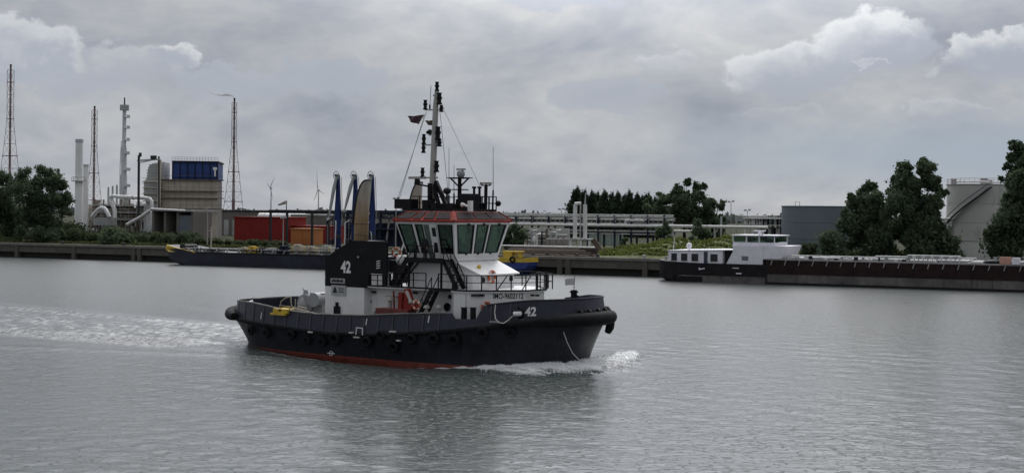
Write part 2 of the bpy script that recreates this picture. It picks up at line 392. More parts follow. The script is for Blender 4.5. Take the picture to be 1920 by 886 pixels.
# ------------------------------------------------------------------ water
def build_water():
    def axis(lo, hi, step, far_lo, far_hi, grow=1.16):
        a = list(np.arange(lo, hi + 1e-6, step)); s = step
        while a[-1] < far_hi: s *= grow; a.append(a[-1] + s)
        s = step
        while a[0] > far_lo: s *= grow; a.insert(0, a[0] - s)
        return np.array(a)
    xs = axis(-60, 60, 0.25, -900, 900); ys = axis(50, 152, 0.28, -300, 620)
    X, Y = np.meshgrid(xs, ys)
    dx, dy = X - TX0, Y - TY0
    lx = TC * dx - TS * dy; ly = TS * dx + TC * dy
    A = np.where(lx > 0, 14.7, 14.6); n = np.where(lx > 0, 2.5, 3.0); B = 5.45
    rr = (np.abs(lx / A) ** n + np.abs(ly / B) ** n) ** (1 / n) + 1e-6
    gx = np.abs(lx) ** (n - 1) / A ** n * rr ** (1 - n); gy = np.abs(ly) ** (n - 1) / B ** n * rr ** (1 - n)
    d = (rr - 1) / np.maximum(1e-4, np.hypot(gx, gy)); d = np.where(rr < 1, -0.5, d)
    # wind ripples
    fade = np.clip((62 - np.abs(X)) / 8, 0, 1) * np.clip((152 - Y) / 40, 0, 1) * np.clip((Y - 45) / 6, 0, 1)
    Z = np.zeros_like(X)
    for i in range(46):
        lam = 0.85 * (4.2 / 0.85) ** rng.random(); th = rng.normal(-0.35, 1.25); k = 2 * np.pi / lam
        Z += 0.0017 * lam ** 0.45 * np.sin(k * (X * np.sin(th) + Y * np.cos(th)) + rng.random() * 6.28)
    pat = 0.75 + 0.35 * np.sin(X * 0.11 + Y * 0.05 + 1) * np.sin(Y * 0.13 - X * 0.03)
    Z *= fade * pat
    # the ship's own waves: crest at the bow, trough amidships, rise at the quarter
    prof = np.interp(lx, [-40, -17, -14, -10, -6, -1, 4, 8, 11, 13.5, 15.5, 18, 22], [0, .12, .14, -.08, -.30, -.50, -.46, -.18, .12, .30, .32, .10, 0])
    Z += prof * np.exp(-np.maximum(d, 0) / 2.6)
    for sgn in (1, -1):
        back = 14.5 - lx; ridge = sgn * ly - (1.5 + 0.36 * back)
        amp = 0.20 * np.exp(-back / 38) * (back > 0) * np.clip(d / 3, 0, 1)
        Z += amp * (np.exp(-(ridge / 1.3) ** 2) - 0.7 * np.exp(-((ridge + 2.6) / 1.5) ** 2))
        bk = -15 - lx; r2 = sgn * ly - (5.0 + 0.10 * bk)
        Z += (bk > 0) * np.clip(bk / 3, 0, 1) * 0.36 * np.exp(-bk / 60) * (np.exp(-(r2 / 1.1) ** 2) - 0.8 * np.exp(-((r2 - 2.4) / 1.2) ** 2))
    # foam cover
    foam = np.zeros_like(X)
    wid = np.interp(lx, [-16, 2, 5, 9, 12, 15, 17], [0.0, 0.0, 0.6, 0.95, 1.6, 2.7, 2.4])
    foam = np.maximum(foam, np.clip(1.8 - d / np.maximum(wid, 1e-3), 0, 1.3) * (wid > 0.01) * (ly < 1.5))
    arc = lx - (15.8 - 0.028 * np.maximum(ly, 0) ** 2); port = (ly >= -1.0) & (ly < 10)
    foam = np.maximum(foam, port * np.clip(1.6 - np.abs(arc) / (1.6 - 0.06 * np.maximum(ly, 0)), 0, 1.3))
    # thin foam along the quarter
    foam = np.maximum(foam, 0.85 * np.clip(1.2 - np.abs(d - 0.7) / 0.9, 0, 1) * np.interp(lx, [-16, -13, -3, 1.5, 2.5], [.8, .55, .8, .5, 0]) * (ly < 0))
    bk = -14.0 - lx
    core = (bk > 0) * np.clip(1.25 - np.abs(ly) / (6.2 + 0.09 * bk), 0, 1) * np.exp(-bk / 120) * np.clip(bk / 2, 0, 1)
    edge = (bk > 0) * 0.9 * np.exp(-((np.abs(ly) - (4.6 + 0.10 * bk)) / 1.9) ** 2) * np.exp(-bk / 110)
    foam = np.maximum(foam, np.maximum(core * 0.56, edge * 0.84))
    # foam stands up a little, most at the bow
    lump = np.zeros_like(X)
    for i in range(30):
        lam = 0.6 + 1.6 * rng.random(); th = rng.random() * 6.28; k = 2 * np.pi / lam
        lump += np.sin(k * (X * np.cos(th) + Y * np.sin(th)) + rng.random() * 6.28)
    lump = lump / 5.5
    bowz = np.clip((lx - 7) / 6, 0, 1)
    Z += np.clip(foam, 0, 1) * (0.03 + 0.10 * bowz) * (1 + (1 - 0.45 * bowz) * lump) + (bk > 0) * np.clip(core, 0, 1) * 0.05 * lump
    Z = np.where(rr < 0.93, -0.9, Z)
    nx, ny = len(xs), len(ys)
    co = np.stack([X, Y, Z], -1).reshape(-1, 3).astype(np.float32)
    i = np.arange((nx - 1) * (ny - 1)); r, c = i // (nx - 1), i % (nx - 1); a = r * nx + c
    q = np.stack([a, a + 1, a + nx + 1, a + nx], -1).astype(np.int32)
    me = bpy.data.meshes.new('water'); me.vertices.add(len(co)); me.vertices.foreach_set('co', co.ravel())
    me.loops.add(q.size); me.loops.foreach_set('vertex_index', q.ravel())
    me.polygons.add(len(q)); me.polygons.foreach_set('loop_start', np.arange(0, q.size, 4, dtype=np.int32))
    me.polygons.foreach_set('use_smooth', np.ones(len(q), bool)); me.update()
    at = me.attributes.new('foam', 'FLOAT', 'POINT'); at.data.foreach_set('value', np.clip(foam, 0, 1.3).ravel().astype(np.float32))
    m = bpy.data.materials.new('river_water'); m.use_nodes = True; t = NT(m.node_tree)
    P = t.n('ShaderNodeTexCoord').outputs['Object']
    # ripple relief in three sizes, patchy where the wind touches down
    w1 = t.noise(t.map(P, (1.0, 1.35, 1), (3, 1, 0)), 1.0, 3.0, 0.6, 0.4)
    w2 = t.ss(t.noise(t.map(P, (2.7, 3.4, 1)), 1.0, 4.0, 0.6, 0.6), 0.54, 0.80, 0.0, 2.0)
    gust = t.ss(t.noise(t.map(P, (0.018, 0.045, 1)), 1.0, 3.0, 0.5), 0.35, 0.68, 0.55, 1.15)
    hgt = t.m('MULTIPLY', t.m('ADD', t.m('MULTIPLY', w1, 0.6), t.m('MULTIPLY', w2, 0.8)), gust)
    bp = t.n('ShaderNodeBump'); bp.inputs['Strength'].default_value = 0.55; bp.inputs['Distance'].default_value = 0.125
    t.put(bp.inputs['Height'], hgt)
    b = t.n('ShaderNodeBsdfPrincipled'); b.inputs['Base Color'].default_value = (0.042, 0.052, 0.049, 1)
    dist = t.n('ShaderNodeCameraData').outputs['View Distance']; t.put(b.inputs['Roughness'], t.ss(dist, 50.0, 260.0, 0.20, 0.31)); b.inputs['IOR'].default_value = 1.42; t.put(b.inputs['Normal'], bp.outputs[0])
    fa = t.n('ShaderNodeAttribute', attribute_name='foam').outputs['Fac']
    R = t.n('ShaderNodeMapping'); t.put(R.inputs[0], P); R.inputs[2].default_value = (0, 0, TA)
    f1 = t.noise(t.map(R.outputs[0], (0.11, 0.62, 1)), 1.0, 6.0, 0.62, 0.6)
    f2 = t.noise(t.map(P, (2.2, 2.2, 2.2)), 1.0, 6.0, 0.7, 0.6)
    fn = t.m('ADD', t.m('MULTIPLY', f1, 0.72), t.m('MULTIPLY', f2, 0.28))
    cov = t.ss(t.m('ADD', fa, t.m('MULTIPLY', t.m('SUBTRACT', fn, 0.5), 2.3)), 0.5, 1.35)
    cov = t.m('MAXIMUM', t.m('MULTIPLY', cov, t.ss(fa, 0.02, 0.2)), t.ss(t.m('ADD', fa, t.m('MULTIPLY', t.m('SUBTRACT', f2, 0.5), 0.9)), 0.85, 1.15))
    fm = t.n('ShaderNodeBsdfPrincipled'); fm.inputs['Base Color'].default_value = (0.86, 0.87, 0.86, 1); fm.inputs['Roughness'].default_value = 0.8
    fb = t.n('ShaderNodeBump'); fb.inputs['Strength'].default_value = 0.8; fb.inputs['Distance'].default_value = 0.2
    t.put(fb.inputs['Height'], f2); t.put(fm.inputs['Normal'], fb.outputs[0])
    mx = t.n('ShaderNodeMixShader'); t.put(mx.inputs[0], t.m('MULTIPLY', cov, 0.96))
    t.t.links.new(b.outputs[0], mx.inputs[1]); t.t.links.new(fm.outputs[0], mx.inputs[2])
    o = t.n('ShaderNodeOutputMaterial'); t.t.links.new(mx.outputs[0], o.inputs[0])
    me.materials.append(m)
    ob = bpy.data.objects.new('water', me); COL.objects.link(ob); ob['kind'] = 'structure'
    # froth: small flecks of foam riding on the bow wave and the wash
    wgt = (np.clip(foam, 0, 1.2) ** 2 * (bowz + 0.012)).ravel() * (rr.ravel() > 0.97) * (np.abs(X.ravel()) < 60) * (Y.ravel() < 150) * (Y.ravel() > 52); wgt = wgt / wgt.sum()
    N = 16000; ii = rng.choice(wgt.size, N, p=wgt); bz = bowz.ravel()[ii] * np.clip(foam.ravel()[ii], 0, 1)
    p = co[ii].astype(float) + np.stack([rng.uniform(-.2, .2, N), rng.uniform(-.2, .2, N), 0.01 + bz * 0.09 * rng.random(N) ** 3], -1)
    a1 = rng.normal(size=(N, 3)); a1 /= np.linalg.norm(a1, axis=1)[:, None]; a2 = np.cross(a1, rng.normal(size=(N, 3))); a2 /= np.linalg.norm(a2, axis=1)[:, None]
    sz = (0.012 + 0.04 * rng.random(N) ** 2)[:, None]; v = np.stack([p - a1 * sz, p + a2 * sz * 0.7, p + a1 * sz, p - a2 * sz * 0.7], 1).reshape(-1, 3)
    fr = bpy.data.meshes.new('bow_froth'); fr.from_pydata(v.tolist(), [], np.arange(4 * N).reshape(-1, 4).tolist())
    fr.materials.append(mat('froth', (0.85, 0.86, 0.86), 0.9, var=0.05)); fo = bpy.data.objects.new('bow_froth', fr); COL.objects.link(fo); fo['kind'] = 'stuff'
build_water()

# ------------------------------------------------------------------ the far bank: u runs along the quay to the right, v runs inland
UX, UY = math.cos(math.radians(25)), -math.sin(math.radians(25)); QR = -math.radians(25); BX, BY = 22.4, 232.6; GZ = 3.0
def Q(u, v, z=GZ): return (BX + u * UX - v * UY, BY + u * UY + v * UX, z)
def ray(px, py):
    x, y = px - 960, py - HZ
    return (x + ROLL * y) / F_PX, (y - ROLL * x) / F_PX
def U(px, v, py=440):
    k, m = ray(px, py); Y = (v - UY * BX + UX * BY) / (-UY * k + UX)
    return (k * Y - BX) * UX + (Y - BY) * UY, Y
def Zp(px, py, v):
    k, m = ray(px, py); Y = (v - UY * BX + UX * BY) / (-UY * k + UX); return CAM_H - m * Y
def PM(px, v): return F_PX / U(px, v)[1]                    # photo pixels per metre there

class BG:
    """a thing on the far bank: an Empty at its base; P() turns a photo pixel at its distance into a local point"""
    def __init__(s, name, label, cat, px, v, group=None, z=GZ, rot=QR):
        s.z = z; s.b = Q(U(px, v)[0], v, z); s.r = rot; s.c, s.s = math.cos(rot), math.sin(rot)
        s.root = thing(name, label, cat, s.b, rot, group)
    def P(s, px, py, dv=0.0):
        k, m = ray(px, py); Y = (dv - s.s * s.b[0] + s.c * s.b[1]) / (-s.s * k + s.c)
        return Vector(((k * Y - s.b[0]) * s.c + (Y - s.b[1]) * s.s, dv, CAM_H - m * Y - s.z))
    def X(s, px, dv=0.0): return s.P(px, 440, dv).x
    def H(s, px, py, dv=0.0): return s.P(px, py, dv).z
    def part(s, name, mb, m, smooth=None, parent=None): return mb.build(name, m, parent or s.root, smooth)

def struct(name, mb, m, smooth=None):
    o = mb.build(name, m, None, smooth); o['kind'] = 'structure'; return o

def build_bank():
    m = mat('bank_ground', (0.045, 0.05, 0.028), 0.95, var=0.35, scale=0.06, dirt=((0.075, 0.068, 0.055), 0.7), spec=0.05)
    g = MB(); us = [-30000, -2000, -400, -200, -100, 0, 100, 200, 600, 2500, 30000]; vs = [0.6, 8, 30, 100, 400, 2000, 40000]
    pts = [Q(u, v, GZ - 0.02) for v in vs for u in us]; n = len(us)
    g.add(pts, [(j * n + i, j * n + i + 1, (j + 1) * n + i + 1, (j + 1) * n + i) for j in range(len(vs) - 1) for i in range(n - 1)])
    struct('ground', g, m)
    # quay wall: coping stones, recessed face panels, dark void with piles
    w = thing('quay_wall', 'long weathered concrete quay wall with pale coping along the far bank', 'quay wall', Q(0, 0, 0), QR)
    L = 15.5; c_me = p_me = q_me = None; u = -15.5 * 13
    def piece(name, mb, m, me, x):
        if me is None: o = mb().build(name, m, w); o.location.x = x; return o.data
        o = bpy.data.objects.new(name, me); COL.objects.link(o); o.parent = w; o.location.x = x; return me
    k = 0
    while u < 150:
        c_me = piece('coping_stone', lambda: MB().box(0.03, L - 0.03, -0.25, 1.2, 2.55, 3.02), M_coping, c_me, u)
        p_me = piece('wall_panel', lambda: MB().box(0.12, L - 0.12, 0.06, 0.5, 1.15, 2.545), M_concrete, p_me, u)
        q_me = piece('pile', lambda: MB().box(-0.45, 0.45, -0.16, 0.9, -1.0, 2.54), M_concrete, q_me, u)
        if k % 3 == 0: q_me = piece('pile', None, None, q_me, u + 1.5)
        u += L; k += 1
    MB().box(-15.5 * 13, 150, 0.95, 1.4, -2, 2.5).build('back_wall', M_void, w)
    MB().box(-900, -15.5 * 13 - 0.5, 0.3, 1.4, -2, 3.0).build('distant_wall', M_concrete, w)
    MB().box(151, 900, 0.3, 1.4, -2, 3.0).build('distant_wall', M_concrete, w)
    # a few mooring bollards on the coping
    for i, px in enumerate((118, 232, 1122, 1208)):
        b = BG('mooring_bollard', ['dark bollard on the quay left of the tall white chimney', 'dark bollard on the quay before the grey process plant',
             'dark bollard on the quay right of the rusty pipe bundle', 'pale topped bollard on the quay behind the barge stern'][i], 'bollard', px, 0.5, 'bollards along the quay')
        MB().lathe([(0.28, 0), (0.2, 0.1), (0.18, 0.35), (0.3, 0.42), (0.3, 0.52), (0.1, 0.58), (0, 0.58)], 12).build('post', M_dgrey if i < 3 else M_hatch, b.root, 40)
build_bank()

# ------------------------------------------------------------------ vegetation
def leaf_mesh(name, clumps, n, size, m, lift=0.25, inner=0.25, stretch=1.0):
    c = np.array(clumps, float); wgt = c[:, 3] * c[:, 4] + c[:, 3] * c[:, 5]; wgt /= wgt.sum()
    idx = rng.choice(len(c), n, p=wgt); d = rng.normal(size=(n, 3)); d /= np.linalg.norm(d, axis=1)[:, None]
    rad = np.where(rng.random(n) < inner, rng.random(n) ** 0.5 * 0.75, 0.62 + 0.34 * np.abs(rng.normal(size=n)))
    p = c[idx, :3] + d * c[idx, 3:6] * rad[:, None]
    nr = d * 0.8 + rng.normal(size=(n, 3)) * 0.7 + np.array([0, 0, lift]); nr /= np.linalg.norm(nr, axis=1)[:, None]
    t = np.cross(nr, rng.normal(size=(n, 3))); t /= np.linalg.norm(t, axis=1)[:, None]; b = np.cross(nr, t)
    s = size * (0.55 + 0.9 * rng.random(n))[:, None]
    v = np.stack([p - t * s * stretch, p - b * s * 0.6, p + t * s * stretch, p + b * s * 0.6], 1).reshape(-1, 3)
    tone_c = rng.random(len(c)); tone = np.clip(0.55 * tone_c[idx] + 0.45 * rng.random(n), 0, 1)
    me = bpy.data.meshes.new(name); me.vertices.add(4 * n); me.vertices.foreach_set('co', v.astype(np.float32).ravel())
    me.loops.add(4 * n); me.loops.foreach_set('vertex_index', np.arange(4 * n, dtype=np.int32))
    me.polygons.add(n); me.polygons.foreach_set('loop_start', np.arange(0, 4 * n, 4, dtype=np.int32)); me.update()
    a = me.attributes.new('tone', 'FLOAT', 'FACE'); a.data.foreach_set('value', tone.astype(np.float32)); me.materials.append(m)
    return me

def trunk_mesh(h, r, clumps):
    b = MB(); top = h * 0.62
    b.tube([(0, 0, -0.3), (0.1 * r, 0, h * 0.15), (-0.3 * r, 0.2 * r, h * 0.35), (0.3 * r, 0, top)], [r * 1.25, r, r * 0.75, r * 0.3], 9)
    for q in clumps[::max(1, len(clumps) // 10)][:10]:
        z0 = min(top * 0.9, max(h * 0.14, q[2] * 0.45)); mid = (q[0] * 0.45, q[1] * 0.45, z0 + (q[2] - z0) * 0.62)
        b.tube([(0, 0, z0), mid, (q[0] * 0.95, q[1] * 0.95, q[2])], [r * 0.45, r * 0.25, r * 0.08], 6)
    return b

def round_clumps(w, h, base, n, k, top=0.5, rough=0.28):
    """clumps filling an uneven broad crown"""
    out = []
    for i in range(n):
        f = rnd.random() ** 0.8; z = base + (h - base) * (0.08 + 0.84 * f)
        env = (math.sin(math.pi * min(1, (0.14 + 0.86 * (1 - f)) ** 0.8)) ** 0.7 if f > top else (0.72 + 0.28 * f / top)) if f < 0.97 else 0.25
        a = rnd.random() * 6.28; rad = w / 2 * env * (0.35 + 0.6 * math.sqrt(rnd.random()))
        r = k * w * (0.7 + 0.7 * rnd.random()) * (1 - rough * f)
        out.append((rad * math.cos(a), rad * math.sin(a), min(z, h - r * 0.5), r, r, r * 0.85))
    return out

def tree(px, v, wpx, top, label, kind='oak', group=None, n=7000, base=0.12, name='tree', leaf=0.34, clumps=None, m=None, lean=0.0):
    s = PM(px, v); w = wpx / s; h = Zp(px, top, v) - GZ
    b = BG(name, label, 'tree', px, v, group)
    if clumps is None: clumps = round_clumps(w, h, h * base, 34, 0.135)
    trunk_mesh(h, 0.022 * h + 0.06, clumps).build('trunk', M_bark, b.root, 60)
    o = bpy.data.objects.new('crown', leaf_mesh('crown', clumps, n, leaf, m or L_oak)); COL.objects.link(o); o.parent = b.root
    return b

def build_plants():
    def lobed(px, v, lobes, label, n, group=None, leaf=0.235, m=None):
        """tree whose limbs carry the lobes seen in the photograph: (column, row, radius) in photo pixels, spread in depth"""
        s = PM(px, v); cl = []; u0 = U(px, v)[0]
        for qx, qy, r in lobes:
            x = U(qx, v)[0] - u0; z = Zp(qx, qy, v) - GZ; R = r / s; y = rnd.uniform(-1, 1) * (1.6 + R * 0.5)
            cl.append((x, y, z, R * 0.78, R * 0.8, R * 0.72))
            for k in range(9):
                a = rnd.random() * 6.28; e = rnd.uniform(-0.7, 1.3); d = R * rnd.uniform(0.5, 1.05); rr = R * rnd.uniform(0.2, 0.45)
                cl.append((x + d * math.cos(a) * math.cos(e), y + d * math.sin(a) * math.cos(e), z + d * math.sin(e) * 0.9, rr, rr, rr * 1.1))
        top = min(q[1] - q[2] for q in lobes)
        h = Zp(px, top, v) - GZ; b = BG('tree', label, 'tree', px, v, group)
        trunk_mesh(h, 0.02 * h + 0.06, cl[::6]).build('trunk', M_bark, b.root, 60)
        o = bpy.data.objects.new('crown', leaf_mesh('crown', cl, n, leaf, m or L_oak, 0.25, 0.3)); COL.objects.link(o); o.parent = b.root
    lobed(12, 14, [(10, 338, 20), (30, 348, 18), (-8, 350, 24), (18, 375, 26), (-12, 385, 30), (5, 405, 28), (38, 400, 18), (46, 422, 15), (12, 430, 22), (-20, 425, 24)],
          'broad dark tree cut by the left edge of the view', 26000, 'dark trees left of the chimney')
    lobed(76, 10, [(72, 324, 17), (92, 336, 20), (52, 334, 18), (107, 348, 12), (42, 352, 18), (75, 360, 28), (104, 374, 18), (113, 396, 12), (86, 400, 28), (58, 392, 24), (101, 416, 17), (74, 428, 20), (118, 418, 8), (60, 440, 14), (95, 438, 16), (36, 436, 12), (70, 408, 22), (94, 354, 19), (90, 378, 22), (112, 372, 12), (60, 345, 16), (66, 380, 24), (84, 342, 14)],
          'large round dark green tree left of the white chimney', 32000, 'dark trees left of the chimney')
    lobed(1622, 9, [(1626, 350, 14), (1612, 364, 15), (1641, 372, 16), (1597, 368, 8), (1604, 388, 20), (1634, 398, 26), (1652, 386, 14), (1600, 424, 26), (1636, 434, 30), (1588, 402, 11), (1618, 376, 14), (1612, 450, 22)],
          'middle height leafy tree left of the tallest tree by the barge', 28000)
    lobed(1710, 8, [(1690, 320, 17), (1688, 344, 23), (1732, 314, 19), (1739, 341, 23), (1712, 348, 17), (1757, 338, 9), (1763, 362, 11), (1751, 380, 19), (1690, 382, 30), (1722, 388, 32), (1700, 424, 36), (1742, 424, 30), (1674, 430, 28), (1664, 404, 14), (1754, 404, 13), (1674, 336, 8), (1668, 358, 8), (1720, 450, 24)],
          'tall forked dark tree between blue grey and pale tanks', 42000)
    lobed(1906, 6, [(1901, 272, 12), (1914, 286, 14), (1894, 297, 11), (1886, 312, 8), (1908, 318, 19), (1934, 304, 24), (1899, 344, 20), (1930, 350, 30), (1889, 378, 20), (1920, 390, 32), (1879, 408, 19), (1906, 430, 34), (1866, 438, 17), (1940, 420, 34), (1877, 336, 6), (1960, 380, 30)],
          'tall ragged tree at the right edge before the pale tank', 38000)
    lobed(1283, 62, [(1285, 343, 9), (1273, 357, 12), (1301, 350, 10), (1318, 350, 8), (1311, 369, 16), (1286, 374, 18), (1260, 372, 14), (1246, 376, 12), (1331, 384, 12), (1300, 394, 22), (1270, 395, 20), (1240, 394, 14), (1326, 400, 16), (1347, 388, 8), (1290, 415, 20), (1255, 415, 16), (1322, 418, 14)],
          'spreading tree with open top right of the poplar row', 28000)
    tree(1335, 70, 50, 368, 'small dark tree at the right foot of the spreading tree', n=3500)
    tree(1232, 75, 52, 352, 'dark tree joining poplars and spreading tree', n=3500)
    tree(963, 14, 52, 418, 'low dark tree just right of the tug wheelhouse', n=3500, base=0.05, leaf=0.3)
    # poplars: one built, the rest copied
    s = PM(1150, 200); hp = Zp(1150, 356, 200) - GZ; cl = []
    for i in range(26):
        f = i / 25; r = (0.32 + 2.5 * (1 - f) ** 0.58 * (0.55 + 0.45 * min(1, f * 5))) * (0.85 + 0.3 * rnd.random()); z = 1.0 + (hp - 1.4) * f
        cl.append((rnd.gauss(0, 0.25), rnd.gauss(0, 0.25), z, r, r, 1.1))
    p0 = tree(1080, 200, 10, 356, 'tall broad poplar at the left end of the row', 'poplar', 'row of poplars beyond the pipe rack', 9000, clumps=cl, name='poplar_tree', leaf=0.34, m=L_pop).root
    ords = ['second', 'third', 'fourth', 'fifth', 'sixth', 'seventh', 'eighth', 'ninth', 'tenth', 'eleventh', 'twelfth', 'thirteenth']
    tops = [357, 359, 361, 357, 361, 359, 364, 358, 363, 366, 362, 370]
    for i, od in enumerate(ords):
        px = 1097 + i * 12.0 + rnd.gauss(0, 2.2); vv = 200 + rnd.uniform(-6, 6)
        sc = (Zp(px, tops[i], vv) - GZ) / hp
        dup(p0, Q(U(px, vv)[0], vv), rnd.random() * 6, f'slender dark poplar, {od} from the left of the row', (sc * rnd.uniform(0.85, 1.25), sc * rnd.uniform(0.85, 1.25), sc))
    p0.scale = (1.45, 1.45, (Zp(1080, 352, 200) - GZ) / hp)
    # shrubs: three source bushes, copied along the banks
    def bush(px, v, wpx, top, label, m, n=1300, group=None, leaf=0.26):
        sc = PM(px, v); w = wpx / sc; h = max(0.6, Zp(px, top, v) - GZ); cl = []
        for i in range(12):
            a = rnd.random() * 6.28; r = w * 0.2 * (0.7 + 0.6 * rnd.random()); q = w * 0.33 * math.sqrt(rnd.random())
            cl.append((q * math.cos(a), q * math.sin(a), max(0.25, h * (0.2 + 0.62 * rnd.random()) * (1.1 - q / w)), r, r, min(r, h * 0.3)))
        b = BG('shrub', label, 'shrub', px, v, group)
        t = MB()
        for q in cl[:4]: t.tube([(0, 0, -0.1), (q[0] * 0.5, q[1] * 0.5, q[2] * 0.6), q[:3]], [0.07, 0.05, 0.02], 5)
        t.build('stem', M_bark, b.root)
        o = bpy.data.objects.new('foliage', leaf_mesh('foliage', cl, n, leaf, m)); COL.objects.link(o); o.parent = b.root
        return b.root
    gr = 'shrubs along the far quay'
    bush(208, 4, 62, 421, 'dark rounded shrub in front of the white pipe elbow', L_oak, 2200, gr)
    bush(82, 5, 60, 419, 'dark bush at the foot of the large round tree', L_oak, 1800, gr)
    src = bush(146, 9, 42, 424, 'grey green shrub under the tall white chimney', L_bush, 1500, gr)
    names = [(20, 438, 'low scrub bush at the far left behind the quay edge'), (118, 432, 'pale shrub between round tree and white chimney'), (172, 429, 'grey green shrub right of the white chimney foot'),
             (232, 428, 'shrub growing beneath the silver column'), (258, 431, 'shrub below the slim lamp gantry'), (282, 427, 'shrub at the left end of the open sheds'),
             (308, 430, 'shrub in front of the first open shed'), (334, 428, 'shrub in front of the second open shed'), (358, 426, 'shrub at the corner of open sheds and warehouse'),
             (384, 438, 'low shrub before the grey warehouse left part'), (418, 441, 'shrub before the warehouse, left of the red shed'), (452, 444, 'low shrub below the left end of the red shed'),
             (486, 442, 'shrub below the middle of the red shed'), (516, 444, 'shrub below the right end of the red shed')]
    for i, (px, top, lb) in enumerate(names):
        top += 5
        vv = 9 + (i % 3) * 4; h0 = Zp(146, 424, 9) - GZ; sc = (Zp(px, top, vv) - GZ) / h0
        dup(src, Q(U(px, vv)[0], vv), rnd.random() * 6, lb, (rnd.uniform(0.75, 1.5), rnd.uniform(0.75, 1.3), sc))
    wl = 'willow bushes on the bank behind the barge'
    w0 = bush(1562, 7, 66, 430, 'round bush left of the leafy trees behind the barge', L_oak, 2200, wl)
    bush(1650, 5, 80, 418, 'grey green willow bush under the middle height tree', L_willow, 2600, wl, 0.3)
    bush(1738, 5, 86, 414, 'broad willow bush under the tall forked tree', L_willow, 3000, wl, 0.3)
    bush(1788, 7, 58, 436, 'dark bush at the foot of the pale tank', L_oak, 1800, wl)
    bush(1890, 4, 92, 388, 'big grey willow bush beneath the right edge tree', L_willow, 3400, wl, 0.3)
    bush(1518, 8, 34, 450, 'small bush below the blue grey tank', L_bush, 900, wl)
    mid = 'bushes on the grassy mound'
    bush(1248, 24, 34, 398, 'upright dark bush crossed by the white pipe', L_oak, 2000, mid)
    bush(1310, 26, 40, 405, 'dark bush below the spreading tree, before the white pipe', L_oak, 1800, mid)
    bush(1170, 30, 22, 437, 'small dark bush in front of the green hall', L_oak, 700, mid)
    # grassy mound behind the barge stern
    g = MB(); us = np.linspace(U(1112, 14)[0], U(1480, 14)[0], 40); vs = [5, 7, 9, 12, 15, 18, 22, 30]
    hf = [0.02, 0.5, 1.0, 1.6, 2.1, 2.4, 2.5, 2.2]; n = len(us); pts = []
    for j, v in enumerate(vs):
        for i, u in enumerate(us):
            e = min(1, i / 9, (n - 1 - i) / 9); amp = e * (0.9 + 0.25 * math.sin(i * 0.55) + 0.3 * (i > 18))
            pts.append(Q(u, v, GZ - 0.03 + hf[j] * amp * (0.94 + 0.1 * rnd.random())))
    g.add(pts, [(j * n + i, j * n + i + 1, (j + 1) * n + i + 1, (j + 1) * n + i) for j in range(len(vs) - 1) for i in range(n - 1)])
    struct('grassy_mound', g, mat('mound_grass', (0.085, 0.105, 0.03), 0.95, var=0.35, scale=0.25), 60)
    cl = []
    for j in range(1, len(vs)):
        for i in range(n):
            q = pts[j * n + i]; cl.append((q[0], q[1], q[2] + 0.1, 0.8, 0.8, 0.28 + 0.25 * rnd.random()))
    me = leaf_mesh('tall_grass', cl, 9000, 0.26, L_grass, 0.1, 0.5); o = bpy.data.objects.new('tall_grass', me); COL.objects.link(o); o['kind'] = 'stuff'
    # rough grass and weeds behind the left quay edge, and in front of the right hand trees
    cl = []
    for i in range(420):
        px = rnd.uniform(-20, 640); v = rnd.uniform(2.0, 9); q = Q(U(px, v)[0], v); cl.append((q[0], q[1], q[2] + 0.15, 0.9, 0.9, 0.2 + 0.35 * rnd.random()))
    for i in range(240):
        px = rnd.uniform(1470, 1960); v = rnd.uniform(1.5, 7); q = Q(U(px, v)[0], v); cl.append((q[0], q[1], q[2] + 0.2, 0.9, 0.9, 0.3 + 0.45 * rnd.random()))
    me = leaf_mesh('rough_grass', cl, 12000, 0.24, leaf_mat('leaf_weeds', (0.035, 0.048, 0.02), (0.10, 0.11, 0.05)), 0.1, 0.5)
    o = bpy.data.objects.new('rough_grass', me); COL.objects.link(o); o['kind'] = 'stuff'
    # tangled undergrowth closing the view beneath the trees, left and right
    cl = []
    for i in range(260):
        px = rnd.uniform(-30, 360); v = rnd.uniform(24, 40); q = Q(U(px, v)[0], v); r = rnd.uniform(0.8, 1.5); cl.append((q[0], q[1], q[2] + r * 0.6, r * 1.2, r * 1.2, r))
    for i in range(60):
        px = rnd.uniform(88, 150); v = rnd.uniform(40, 55); q = Q(U(px, v)[0], v); r = rnd.uniform(1.2, 2.2); cl.append((q[0], q[1], q[2] + r * 0.9, r * 1.2, r * 1.2, r))
    for i in range(160):
        px = rnd.uniform(1560, 1800); v = rnd.uniform(12, 24); q = Q(U(px, v)[0], v); r = rnd.uniform(0.7, 1.4); cl.append((q[0], q[1], q[2] + r * 0.6, r * 1.2, r * 1.2, r))
    me = leaf_mesh('undergrowth', cl, 22000, 0.3, leaf_mat('leaf_under', (0.022, 0.032, 0.016), (0.06, 0.075, 0.036)), 0.2, 0.4)
    o = bpy.data.objects.new('undergrowth', me); COL.objects.link(o); o['kind'] = 'stuff'
    # far woods along the horizon
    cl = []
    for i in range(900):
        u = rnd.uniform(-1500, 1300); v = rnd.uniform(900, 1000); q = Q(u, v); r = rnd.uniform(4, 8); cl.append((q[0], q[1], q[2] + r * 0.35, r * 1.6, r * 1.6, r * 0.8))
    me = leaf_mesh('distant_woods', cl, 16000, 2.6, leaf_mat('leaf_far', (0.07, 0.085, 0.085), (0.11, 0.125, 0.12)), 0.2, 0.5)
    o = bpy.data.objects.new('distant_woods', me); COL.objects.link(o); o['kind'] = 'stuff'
build_plants()

